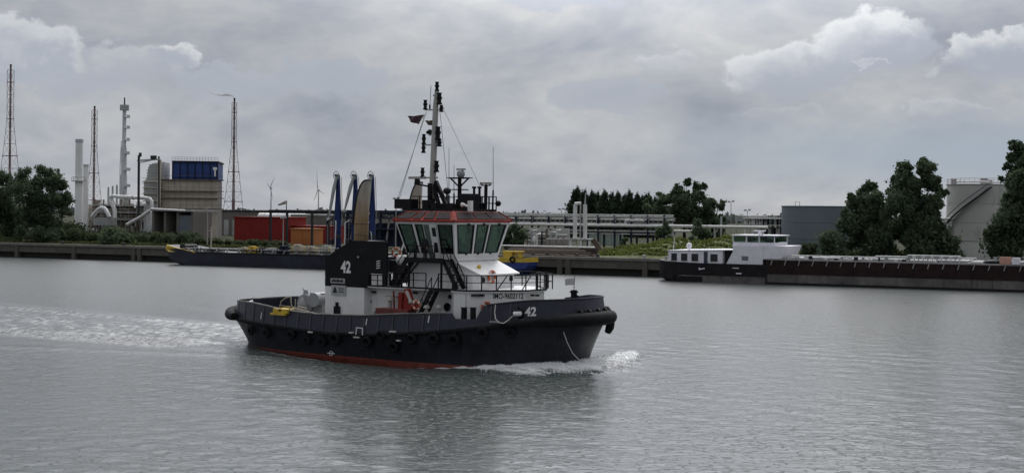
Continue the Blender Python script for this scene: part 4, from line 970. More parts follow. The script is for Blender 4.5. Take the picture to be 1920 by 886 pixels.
    b.part('handrail_pipe', MB().tube([(X(930), 2.4, H(1030, 462.5)), (X(1106), 2.4, H(1030, 462.5))], 0.14, 8), M_pipe_w, 40)
    b.part('backing_wall', MB().box(x0, X(1110), 2.7, 3.0, 0, H(1030, 464.5)), M_brick)
    # green hall
    b = BG('green_hall', 'pale green low hall seen under the pipe rack', 'hall', 1130, 90); X, H = b.X, b.H
    x0, x1 = X(1105), X(1168)
    for i in range(6): a = x0 + (x1 - x0) * i / 6; b.part('wall_panel', MB().box(a + 0.05, a + (x1 - x0) / 6 - 0.05, 0, 0.3, 0, H(1130, 437)), mat('hall_green', (0.25, 0.31, 0.27), 0.7, var=0.1))
    b.part('roof', MB().box(x0 - 0.3, x1 + 0.3, -0.2, 12, H(1130, 437), H(1130, 436) + 0.1), M_pipe_g)
    # white pipeline above the mound
    b = BG('white_pipeline', 'straight white pipeline crossing above the grassy mound', 'pipeline', 1330, 32); X, H = b.X, b.H
    b.part('pipe', MB().tube([(X(1240), 0, H(1330, 424.5)), (X(1440), 0, H(1330, 424.5))], 0.3, 10), M_pipe_w, 40)
    b.part('lower_pipe', MB().tube([(X(1240), 0.5, H(1330, 434)), (X(1312), 0.5, H(1330, 434))], 0.22, 8), M_pipe_w, 40)
    for px in (1262, 1300, 1340, 1380, 1420): b.part('support', MB().box(X(px) - 0.15, X(px) + 0.15, -0.15, 0.15, 0, H(px, 426)), M_pipe_g)
    for y in (405, 409, 413): b.part('far_pipe', MB().tube([(X(1345), 14, H(1400, y, 14)), (X(1402), 14, H(1400, y, 14))], 0.2, 8), M_pipe_g, 40)
    for px in (1352, 1380): b.part('support', MB().box(X(px, 14) - 0.15, X(px, 14) + 0.15, 13.8, 14.2, 0, H(px, 405, 14)), M_pipe_g)
    # pump house with white gallery
    b = BG('pump_gallery', 'steel pump gallery with a white roof left of the blue grey tank', 'gallery', 1432, 44); X, H = b.X, b.H
    for px in (1397, 1412, 1430, 1448, 1464):
        for y in (0, 4): b.part('post', MB().box(X(px) - 0.2, X(px) + 0.2, y, y + 0.4, 0, H(px, 409)), M_dgrey if px > 1420 else M_pipe_w)
    b.part('roof', MB().box(X(1393), X(1468), -0.6, 5, H(1432, 410), H(1432, 407.5)), M_steelw)
    b.part('deck', MB().box(X(1395), X(1466), -0.3, 4.6, H(1432, 423), H(1432, 421)), M_pipe_g)
    rl = MB()
    for i in range(8): rl.bar((X(1396) + i * 0.5, -0.2, H(1432, 409)), (X(1396) + i * 0.5, -0.2, H(1432, 421)), 0.1)
    b.part('ladder_cage', rl, M_pipe_w)
    for i, px in enumerate((1438, 1446, 1455)): b.part('vessel', MB().lathe([(0.01, 0), (0.6, 0.1), (0.6, H(px, 428)), (0.01, H(px, 425))], 12, (X(px), 2, 0)), M_steelw if i != 1 else M_dgrey, 50)
    b.part('machine_room', MB().box(X(1422), X(1436), 1, 4, 0, H(1432, 426)), M_dgrey)
    # storage tanks
    def tank(px, v, wpx, top, m, label, rows, extra=True):
        b = BG('storage_tank', label, 'storage tank', px, v); r = wpx / 2 / PM(px, v); h = b.H(px, top)
        for i in range(rows):
            z0, z1 = h * i / rows, h * (i + 1) / rows; k = r - 0.02 * i
            b.part('shell_course', MB().lathe([(k - 0.05, z0 + 0.02), (k, z0 + 0.05), (k, z1 - 0.05), (k - 0.05, z1 - 0.01)], 48), m, 30)
        b.part('roof', MB().lathe([(r - 0.05, h), (r + 0.08, h), (r + 0.08, h + 0.12), (0.01, h + 0.25)], 48), m, 30)
        return b, r, h
    b, r, h = tank(1541, 42, 150, 387.5, M_tank_b, 'wide blue grey storage tank left of the leafy trees', 3)
    b.part('roof_vent', MB().tube([(-4.2, -r * 0.5, h), (-4.2, -r * 0.5, h + 0.9), (-3.4, -r * 0.5, h + 0.9), (-3.4, -r * 0.5, h)], 0.06, 6), M_pipe_g)
    b, r, h = tank(1832, 34, 112, 347, M_tank_g, 'tall pale grey storage tank with a diagonal outside stair', 4)
    for px, w, y0, y1 in ((1790, 8, 350, 336), (1846, 11, 350, 335), (1857, 7, 350, 338)):
        k = PM(px, 34); b.part('roof_box', MB().box(b.X(px) - w / 2 / k, b.X(px) + w / 2 / k, -2.5, -0.5, b.H(px, y0), b.H(px, y1)), mat('roof_box_grey', (0.24, 0.22, 0.23), 0.7))
    rl = MB().torus((0, 0, h + 1.1), (0, 0, 1), r - 0.1, 0.05, 40, 5)
    for i in range(40): a = i * math.pi / 20; rl.bar(((r - 0.1) * math.cos(a), (r - 0.1) * math.sin(a), h), ((r - 0.1) * math.cos(a), (r - 0.1) * math.sin(a), h + 1.1), 0.06)
    b.part('roof_railing', rl, M_pipe_w)
    b.part('roof_pipe', MB().tube([(-r * 0.6, -r * 0.75, h + 0.5), (r * 0.15, -r * 0.95, h + 0.5), (r * 0.9, -r * 0.4, h + 0.4)], 0.16, 7), M_pipe_w, 40)
    a0, a1 = math.radians(-150), math.radians(-62)
    for i in range(34):
        f = i / 33; a = a0 + (a1 - a0) * f; z = h * (0.42 + 0.55 * f); c, s_ = math.cos(a), math.sin(a)
        b.part('stair_tread', MB().bar((c * (r + 0.02), s_ * (r + 0.02), z), (c * (r + 0.95), s_ * (r + 0.95), z), 0.42, 0.06), M_black)
    b.part('stair_rail', MB().tube([(math.cos(a0 + (a1 - a0) * i / 20) * (r + 0.95), math.sin(a0 + (a1 - a0) * i / 20) * (r + 0.95), h * (0.42 + 0.55 * i / 20) + 1.0) for i in range(21)], 0.06, 6).tube([(math.cos(a0 + (a1 - a0) * i / 20) * (r + 0.95), math.sin(a0 + (a1 - a0) * i / 20) * (r + 0.95), h * (0.42 + 0.55 * i / 20)) for i in range(21)], 0.14, 6), M_black)
    b2, r2, h2 = tank(1925, 40, 112, 350, M_tank_g, 'second pale tank half hidden by the right edge tree', 4)
    b = BG('bund_wall', 'low white wall at the foot of the pale grey tank', 'wall', 1822, 14); X, H = b.X, b.H
    for i in range(5): a = X(1796) + (X(1848) - X(1796)) * i / 5; b.part('wall_panel', MB().box(a + 0.03, a + (X(1848) - X(1796)) / 5 - 0.03, 0, 0.3, 0, H(1822, 452)), M_steelw)
    b.part('coping', MB().box(X(1796), X(1848), -0.08, 0.38, H(1822, 452), H(1822, 450.5)), M_pipe_g)
    b = BG('pipe_trestle', 'short stack of white pipes between tall forked tree and pale tank', 'pipes', 1762, 30); X, H = b.X, b.H
    for y in (410, 417, 423): b.part('pipe', MB().tube([(X(1735), 0, H(1762, y)), (X(1785), 0, H(1762, y))], 0.25, 8), M_pipe_w, 40)
    for px in (1740, 1778): b.part('post', MB().box(X(px) - 0.15, X(px) + 0.15, -0.2, 0.2, 0, H(px, 409)), M_pipe_g)
build_plant()

# ------------------------------------------------------------------ moored vessels
def build_barges():
    # right: dry cargo barge, stern to the left
    v = -6.6; b = BG('cargo_barge', 'black inland barge with a white stern cabin moored at the quay', 'barge', 1228, v - 5.6, None, 0.0)
    X, H = (lambda px: b.X(px)), (lambda px, py: b.H(px, py)); W = 5.6
    zt = H(1300, 491.5); L = 92; Y0 = W                       # hull centreline lies W inland of the near side
    def hull(secs, m, name):
        h = MB(); tmp = MB(); vs = []
        n = 8
        for x, zt_, hw, zb in secs:
            vs += [(x, W - hw, zt_), (x, W - hw, zb + 0.5), (x, W - hw * 0.9, zb), (x, W + hw * 0.9, zb), (x, W + hw, zb + 0.5), (x, W + hw, zt_), (x, W + hw * 0.5, zt_), (x, W - hw * 0.5, zt_)]
        fs = [tuple(range(n)), tuple((len(secs) - 1) * n + j for j in range(n))[::-1]]
        for i in range(len(secs) - 1):
            for j in range(n): fs.append((i * n + j, i * n + (j + 1) % n, (i + 1) * n + (j + 1) % n, (i + 1) * n + j))
        return b.part(name, h.add(vs, fs), m, 30)
    hull([(-0.3, zt + 0.25, 2.4, 1.0), (0.3, zt + 0.2, 4.0, 0.5), (1.6, zt + 0.1, 5.1, 0.1), (3.6, zt, 5.55, -0.6), (7, zt - 0.1, W, -1.2), (X(1440), zt - 0.15, W, -1.2)], M_barge, 'stern_hull')
    xa, xe = X(1436), X(1436) + 74; zc = H(1560, 490); zm = H(1560, 515)
    n = 9
    for i in range(n):
        a, c = xa + (xe - xa) * i / n, xa + (xe - xa) * (i + 1) / n
        b.part('hull_plate', MB().box(a + 0.02, c - 0.02, 0.0, 2 * W, -1.2, zm), M_barge_g)
        b.part('side_plate', MB().box(a + 0.015, c - 0.015, 0.10, 2 * W - 0.1, zm + 0.06, zc), M_barge_r)
    b.part('boot_band', MB().box(xa, xe, -0.025, 0.3, -0.4, 0.32), M_barge)
    b.part('rubbing_strake', MB().box(xa, xe, -0.09, 2 * W + 0.09, zm - 0.10, zm + 0.055), M_barge_r)
    b.part('stern_strake', MB().box(4.0, xa - 0.05, -0.07, 2 * W + 0.07, 0.85, 1.0), M_barge_g)
    b.part('scrape_band', MB().box(X(1318), xa - 0.05, -0.035, 0.3, -0.2, 0.82), M_barge_g)
    b.part('hatch_deck', MB().box(xa, xe, 0.6, 2 * W - 0.6, zc + 0.005, zc + 0.22), M_hatch)
    for i in range(34):
        x = xa + 0.8 + i * 2.1; b.part('stanchion', MB().bar((x, 0.04, zc - 0.75), (x + 0.22, -0.02, zc - 0.05), 0.12), M_hatch)
    for i in range(15):
        x = xa + 2 + i * 4.6; b.part('hatch_cover', MB().box(x, x + 4.3, 1.2, 2 * W - 1.2, zc + 0.22, zc + 0.42 + 0.1 * (i % 2)), M_hatch if i % 3 else M_pipe_g)
    # gear on the hatches
    for y, x0, x1 in ((480, 1700, 1800), (483, 1640, 1830), (485.5, 1480, 1700)):
        b.part('deck_pipe', MB().tube([(X(x0), 1.0, H(1740, y) + 0.05), (X(x1), 1.0, H(1740, y) + 0.05)], 0.10, 7), M_pipe_w, 40)
    for i in range(12):
        px = 1704 + i * 8.6; b.part('deck_trestle', MB().bar((X(px), 0.9, zc + 0.2), (X(px), 0.9, H(1740, 479)), 0.13).box(X(px) - 0.25, X(px) + 0.25, 0.7, 1.1, H(1740, 483) - 0.2, H(1740, 480)), M_pipe_w if i % 2 else M_pipe_g)
    for i in range(16):
        px = 1490 + i * 14.0 + rnd.uniform(-4, 4); hh = rnd.uniform(0.25, 0.65)
        b.part('deck_fitting', MB().box(X(px), X(px) + rnd.uniform(0.2, 0.7), 0.75, 1.05, zc + 0.2, zc + 0.2 + hh), (M_hatch, M_pipe_w, M_dgrey)[i % 3])
    b.part('salmon_beam', MB().box(X(1874), X(1895), 0.5, 1.6, zc + 0.2, H(1885, 482)), M_beam_o)
    b.part('white_box', MB().box(X(1897), X(1912), 0.45, 1.5, zc + 0.2, H(1905, 483)), M_barge_w)
    b.part('tarpaulin', MB().ball((X(1860), 1.6, zc + 0.35), (1.4, 0.9, 0.45), 14, 8), M_black, 60)
    # stern cabin
    zr1 = H(1300, 470); zd = zt - 0.1
    xc0, xc1 = X(1250), X(1352)
    b.part('cabin', MB().prism([(xc0, 0.9, zd), (xc1, 0.9, zd), (xc1, 0.9, zr1 + 0.18), (xc0, 0.9, zr1 - 0.1)], (0, 2 * W - 1.8, 0)), M_barge_w)
    b.part('cabin_roof', MB().prism([(xc0 - 0.15, 0.75, zr1 - 0.095), (X(1372), 0.75, zr1 + 0.2), (X(1372), 0.75, zr1 + 0.3), (xc0 - 0.15, 0.75, zr1 + 0.0)], (0, 2 * W - 1.5, 0)), M_barge_w)
    for px, w in ((1261, 11), (1280, 12), (1300, 13), (1336, 14)):
        k = PM(px, v - 4.7); z0, z1 = zd + 0.22, zr1 - 0.42
        wd = w / k; o = b.part('window', MB().box(X(px) - wd / 2, X(px) + wd / 2, 0.86, 0.897, z0, z1), M_win)
        b.part('frame', MB().bar((X(px) - wd / 2, 0.86, z1), (X(px) + wd / 2, 0.86, z1), 0.06).bar((X(px) - wd / 2, 0.86, z0), (X(px) + wd / 2, 0.86, z0), 0.06), M_barge_w, parent=o)
    b.part('door', MB().box(X(1317), X(1324), 0.84, 0.895, zd, zr1 - 0.1), mat('door_blue', (0.03, 0.035, 0.06), 0.5))
    xb0, xb1 = X(1366), X(1428); zr2 = H(1400, 461)
    b.part('crew_house', MB().prism([(X(1360), 0.7, zd), (xb1, 0.7, zd), (xb1, 0.7, zr2), (X(1372), 0.7, zr2), (X(1372), 0.7, zr1)], (0, 2 * W - 1.4, 0)), M_barge_w)
    b.part('porch_wall', MB().box(xc1 + 0.05, X(1366), 2.2, 2 * W - 1.5, zd, zr1 + 0.15), M_dgrey)
    o = b.part('window', MB().box(X(1389), X(1401), 0.66, 0.697, H(1395, 488), H(1395, 480)), mat('curtain_grey', (0.16, 0.16, 0.17), 0.4))  # even grey, paler than the other windows
    # wheelhouse: white dado, ring of windows, flat roof
    xw0, xw1 = X(1369), X(1448); zw0, zw1, zw2 = zr2 + 0.003, H(1410, 454.5), H(1410, 442.5)
    b.part('wheelhouse_base', MB().box(xw0, xw1, 1.6, 2 * W - 1.6, zw0, zw1), M_barge_w)
    b.part('foredeck_house', MB().prism([(xb1 + 0.01, 0.85, zd + 0.8), (X(1464), 0.85, zd + 1.0), (X(1474), 0.85, zr2 + 0.05), (xb1 + 0.01, 0.85, zr2 + 0.05)], (0, 2 * W - 1.7, 0)), M_barge_w)
    fr = MB()
    for px in (1369, 1394, 1418, 1447):
        for y in (1.62, 2 * W - 1.7): fr.box(X(px) - 0.08, X(px) + 0.08, y, y + 0.12, zw1, zw2)
    fr.box(xw0, xw0 + 0.1, 1.62, 2 * W - 1.62, zw1, zw1 + 0.08); b.part('window_posts', fr, M_barge_w)
    for i, (p0, p1) in enumerate(((1370.5, 1392.5), (1395.5, 1416.5), (1419.5, 1445.5))):
        for y in (1.7, 2 * W - 1.72): b.part('pane', MB().box(X(p0), X(p1), y, y + 0.02, zw1 + 0.02, zw2 - 0.02), G_glass)
    b.part('pane', MB().box(xw0 + 0.03, xw0 + 0.05, 1.8, 2 * W - 1.8, zw1 + 0.1, zw2 - 0.02), G_glass)
    b.part('pane', MB().box(xw1 - 0.05, xw1 - 0.03, 1.8, 2 * W - 1.8, zw1 + 0.1, zw2 - 0.02), G_glass)
    b.part('helm_console', MB().box(X(1425), X(1436), 3, 2 * W - 3, zw1 - 0.02, zw1 + 0.45).box(X(1385), X(1392), 5, 6.2, zw1 - 0.02, zw1 + 0.7), M_dgrey)
    b.part('wheelhouse_roof', MB().box(xw0 - 0.3, xw1 + 0.3, 1.3, 2 * W - 1.3, zw2, zw2 + 0.16), M_barge_w)
    b.part('radar', MB().cyl((X(1412), 4, zw2 + 0.16), (X(1412), 4, zw2 + 0.7), 0.3, 0.25, 10).box(X(1412) - 0.9, X(1412) + 0.9, 3.85, 4.15, zw2 + 0.72, zw2 + 0.9), M_barge_w, 40)
    b.part('searchlight', MB().ball((X(1422), 2.4, zw2 + 0.55), 0.25, 10, 8).cyl((X(1422), 2.4, zw2 + 0.15), (X(1422), 2.4, zw2 + 0.5), 0.07, 0.07, 6), M_pipe_g, 50)
    b.part('searchlight', MB().ball((X(1408), 2.0, zr2 + 1.0), 0.25, 10, 8).cyl((X(1408), 2.0, zr2), (X(1408), 2.0, zr2 + 0.9), 0.07, 0.07, 6), M_dgrey, 50)
    b.part('satellite_dome', MB().ball((X(1285), 2.0, zr1 + 0.75), 0.46, 14, 10).cyl((X(1285), 2.0, zr1), (X(1285), 2.0, zr1 + 0.4), 0.1, 0.1, 8), M_barge_w, 60)
    b.part('flag_staff', MB().tube([(X(1255), 2, zr1), (X(1257), 2, zr1 + 2.0)], 0.05, 6), M_barge_w)
    b.part('stern_bollard', MB().lathe([(0.3, 0), (0.22, 0.1), (0.22, 0.5), (0.32, 0.55), (0.01, 0.6)], 10, (X(1236), 3.5, zt + 0.15)), M_hatch, 40)
    b.part('fender_pole', MB().bar((X(1264), -0.15, -0.3), (X(1264), -0.15, 0.9), 0.2), M_rubber)
    rl = MB()
    for i in range(9): x = X(1432) + i * 0.45; rl.bar((x, 0.8, zd + 0.85), (x, 0.8, zd + 1.6), 0.04)
    b.part('side_railing', rl, M_barge_w)
    b.part('script_mark', MB().bar((X(1311), -0.04, H(1318, 505)), (X(1322), -0.04, H(1318, 502.5)), 0.05, 0.16).bar((X(1311), -0.04, H(1318, 502)), (X(1316), -0.04, H(1318, 504)), 0.05, 0.12), M_barge_w)
    b.part('name_mark', MB().box(X(1374), X(1386), -0.05, -0.01, H(1380, 503), H(1380, 501.5)).box(X(1381), X(1391), -0.05, -0.01, H(1385, 513.5), H(1385, 511.2)), M_barge_w)

    # left: dark tanker barge with a yellow bow
    b = BG('tank_barge', 'dark blue tank barge with a yellow bow moored on the left', 'barge', 306, -10.5, None, 0.0)
    X, H = b.X, b.H; W = 5.0; zt = H(460, 474.5); L = X(800)
    def hull2(secs, m, name):
        h = MB(); vs = []; n = 8
        for x, zt_, hw, zb in secs:
            vs += [(x, W - hw, zt_), (x, W - hw, zb + 0.4), (x, W - hw * 0.9, zb), (x, W + hw * 0.9, zb), (x, W + hw, zb + 0.4), (x, W + hw, zt_), (x, W + hw * 0.5, zt_), (x, W - hw * 0.5, zt_)]
        fs = [tuple(range(n)), tuple((len(secs) - 1) * n + j for j in range(n))[::-1]]
        for i in range(len(secs) - 1):
            for j in range(n): fs.append((i * n + j, i * n + (j + 1) % n, (i + 1) * n + (j + 1) % n, (i + 1) * n + j))
        return b.part(name, h.add(vs, fs), m, 30)
    hull2([(-0.3, zt + 1.15, 3.4, zt + 0.3), (0.8, zt + 1.0, 4.2, 0.9), (3.0, zt + 0.6, 4.8, 0.2), (6, zt + 0.15, 5.0, -0.5), (9, zt - 0.02, 5.0, -1), (L, zt - 0.02, 5.0, -1)], M_barge_b, 'hull')
    b.part('yellow_bow', MB().prism([(-0.2, W - 4.0, zt + 0.35), (1.0, W - 4.6, zt - 0.1), (7.5, W - 5.06, zt - 0.12), (7.5, W - 5.06, zt + 0.05), (3.5, W - 4.95, zt + 0.62), (0.6, W - 4.3, zt + 1.1), (-0.3, W - 3.6, zt + 1.2)], (0, 0.12, 0)), M_yellow)
    for i in range(9):
        x = 9.5 + (L - 10) * i / 9; b.part('sheer_plate', MB().box(x + 0.02, x + (L - 10) / 9 - 0.02, -0.06, -0.005, 0.55, zt - 0.25), M_barge_b)
    b.part('gunwale', MB().box(8, L, -0.12, 0.15, zt - 0.2, zt + 0.03), M_black)
    for i in range(20): x = 7 + (L - 9) * i / 19; b.part('stanchion', MB().bar((x, 0.15, zt), (x + 0.35, 0.15, zt + 0.5), 0.14), M_pipe_g)
    # deck machinery
    specs = [(358, 9, 470, M_pipe_g), (384, 40, 468, M_hatch), (445, 14, 466, M_beige), (460, 16, 464, M_yellow), (478, 12, 467, M_dgrey), (496, 34, 468, M_hatch), (520, 20, 463, M_blue_d), (545, 20, 461, M_beige), (570, 24, 464, M_beige), (600, 18, 463, M_pipe_g), (640, 26, 462, M_beige)]
    for i, (px, w, y, m) in enumerate(specs):
        x = X(px); ww = w / PM(px, -8) / 2
        mb = MB().box(x - ww, x + ww, 2, 3.6, zt, H(px, y)).box(x - ww * 0.6, x + ww * 0.5, 1.7, 3.0, H(px, y), H(px, y) + 0.25)
        for k in range(3): mb.cyl((x - ww + k * ww, 1.5, zt), (x - ww + k * ww, 1.5, zt + 0.9), 0.16, 0.16, 8)
        b.part('deck_gear', mb, m)
    for y in (0.9, 1.3, 2.2): b.part('cargo_pipe', MB().tube([(X(335), y, zt + 0.55), (X(790), y, zt + 0.55)], 0.13, 7), M_pipe_g if y > 1 else M_dgrey, 40)
    for i in range(14): x = X(540) + i * 0.9; b.part('valve', MB().cyl((x, 1.2, zt + 0.5), (x, 1.2, zt + 1.25), 0.07, 0.07, 6).torus((x, 1.2, zt + 1.25), (0, 0, 1), 0.25, 0.05, 10, 5), M_beige if i % 3 else M_yellow, 40)
    b.part('mast', MB().bar((X(380), 2.5, zt), (X(381), 2.5, H(380, 424)), 0.16).bar((X(376), 2.5, H(380, 433)), (X(386), 2.5, H(380, 429)), 0.12), M_beige)
    b.part('anchor_winch', MB().cyl((X(330), 2, zt + 0.8), (X(330), 6, zt + 0.8), 0.5, 0.5, 12).box(X(326), X(334), 1.8, 2.1, zt, zt + 1.3), M_dgrey, 40)
    b.part('bollard', MB().cyl((X(350), 0.8, zt), (X(350), 0.8, zt + 0.7), 0.2, 0.2, 8), M_pipe_g, 40)

    # middle: blue barge bow with yellow deck edge, mostly hidden by the tug
    b = BG('work_barge', 'bright blue barge bow with yellow deck edge right of the wheelhouse', 'barge', 960, -7.5, None, 0.0)
    X, H = b.X, b.H; W = 3.0
    zt = H(980, 492); xe = b.X(1000, 3.0)
    mb = MB(); vs = []
    for x, hw, zb in ((X(860), 3.0, -0.6), (xe - 2.9, 3.0, -0.6), (xe - 1.3, 2.6, 0.0), (xe - 0.5, 2.2, 0.9), (xe, 1.9, zt - 0.5)):
        vs += [(x, W - hw, zt), (x, W - hw, max(zb + 0.1, 0.9)), (x, W - hw * 0.6, zb), (x, W + hw * 0.6, zb), (x, W + hw, max(zb + 0.1, 0.9)), (x, W + hw, zt)]
    fs = [tuple(range(6)), tuple(24 + j for j in range(6))[::-1]]
    for i in range(4):
        for j in range(6): fs.append((i * 6 + j, i * 6 + (j + 1) % 6, (i + 1) * 6 + (j + 1) % 6, (i + 1) * 6 + j))
    b.part('hull', mb.add(vs, fs), M_blue_b, 30)
    zy = H(980, 483)
    b.part('bulwark', MB().prism([(X(860), -0.04, zt), (xe - 2.9, -0.04, zt), (xe - 1.3, 0.36, zt), (xe + 0.1, 1.05, zt), (xe + 0.15, 1.05, zy), (xe - 1.3, 0.33, zy), (xe - 2.9, -0.06, zy), (X(860), -0.06, zy)], (0, 0.12, 0)), M_yellow)
    b.part('bulwark', MB().box(xe + 0.02, xe + 0.14, 1.1, 4.9, zt, zy), M_yellow)
    b.part('deck_crane', MB().box(xe - 5.2, xe - 3.6, 2, 4, zt, H(965, 474)).box(xe - 5.4, xe - 1.9, 2.2, 3.8, H(965, 474), H(965, 471)).box(xe - 2.6, xe - 2.1, 2.4, 3.4, zt, H(965, 474)), M_yellow)
    b.part('tyre', MB().torus((X(962), -0.15, zt + 0.5), (0, 1, 0), 0.42, 0.15, 14, 7), M_rubber, 60)
build_barges()

# ------------------------------------------------------------------ the tug
TUG = thing('tugboat', 'dark navy tugboat with white deckhouse and red wheelhouse roof under way', 'tugboat', TW(0, 0, 0), -TA)
def TL(px, py, ly):                                        # photo pixel on the tug's lengthwise plane y = ly -> (x, z)
    k, m = ray(px, py); Y = (ly + TS * TX0 + TC * TY0) / (TS * k + TC)
    return TC * (k * Y - TX0) - TS * (Y - TY0), CAM_H - m * Y
def tp(px, py, ly): x, z = TL(px, py, ly); return Vector((x, ly, z))
def part(name, mb, m, smooth=None, parent=None): return mb.build(name, m, parent or TUG, smooth)
def hang(name, label, cat, group, loc, rot=None):          # a loose thing carried by the tug: top-level, placed in world space
    o = thing(name, label, cat, TW(*loc), -TA, group); return o

LEV = {-1: (13.4, 13.2, 4.7, 2.3, 2.6), 0: (14.7, 14.5, 5.45, 2.5, 3.0), 1: (16.0, 15.9, 6.0, 2.55, 3.0), 2: (15.75, 15.6, 5.9, 2.55, 3.0)}
def zk(x): return float(np.interp(x, [-16, -10, -3, 1, 6, 10.7, 14, 16], [2.15, 1.9, 1.65, 1.75, 2.2, 2.8, 3.15, 3.25]))
def zb(x): return float(np.interp(x, [-16, -12, -10.5, -7, -4, 0, 3.4, 7.9, 7.96, 9.6, 10.15, 13, 16], [3.3, 3.42, 3.36, 3.05, 2.95, 3.05, 3.32, 3.62, 3.25, 3.25, 4.2, 4.6, 4.72]))
def lev(t):
    a = math.floor(min(1.999, max(-1, t))); f = t - a
    if a == 0: f = f ** 1.3
    return [p + (q - p) * f for p, q in zip(LEV[a], LEV[a + 1])]
def half(t, x):                                            # half breadth at level t, station x
    Af, Aa, B, nf, na = lev(t); A, n = (Af, nf) if x > 0 else (Aa, na)
    return B * max(0.0, 1 - min(1, abs(x) / A) ** n) ** (1 / n)
def hp(t, th, inset=0.0):
    Af, Aa, B, nf, na = lev(t); c, s = math.cos(th), math.sin(th); A, n = (Af - inset, nf) if c > 0 else (Aa - inset, na)
    x = A * math.copysign(abs(c) ** (2 / n), c); y = (B - inset) * math.copysign(abs(s) ** (2 / n), s)
    z = -1.3 * -t if t < 0 else (zk(x) * t if t <= 1 else zk(x) + (zb(x) - zk(x)) * (t - 1))
    return Vector((x, y, z))
def thetas(N=288):                                         # equal steps along the knuckle line
    d = np.linspace(0, math.pi, 4000); p = np.array([hp(1, a)[:2] for a in d]); s = np.r_[0, np.cumsum(np.hypot(*np.diff(p, axis=0).T))]
    h = np.interp(np.linspace(0, s[-1], N // 2 + 1), s, d); return list(h) + [2 * math.pi - a for a in h[-2:0:-1]]
TH = thetas()
def shell(ts, inset=0.0):
    vs = []; n = len(TH)
    for t in ts:
        for a in TH: vs.append(hp(t(a) if callable(t) else t, a, inset))
    fs = [(i * n + j, i * n + (j + 1) % n, (i + 1) * n + (j + 1) % n, (i + 1) * n + j) for i in range(len(ts) - 1) for j in range(n)]
    return MB().add(vs, fs)
def bul_y(x, z):
    t = 1 + (z - zk(x)) / max(0.1, zb(x) - zk(x)) if z > zk(x) else z / zk(x)
    return -half(min(2, max(0, t)), x)

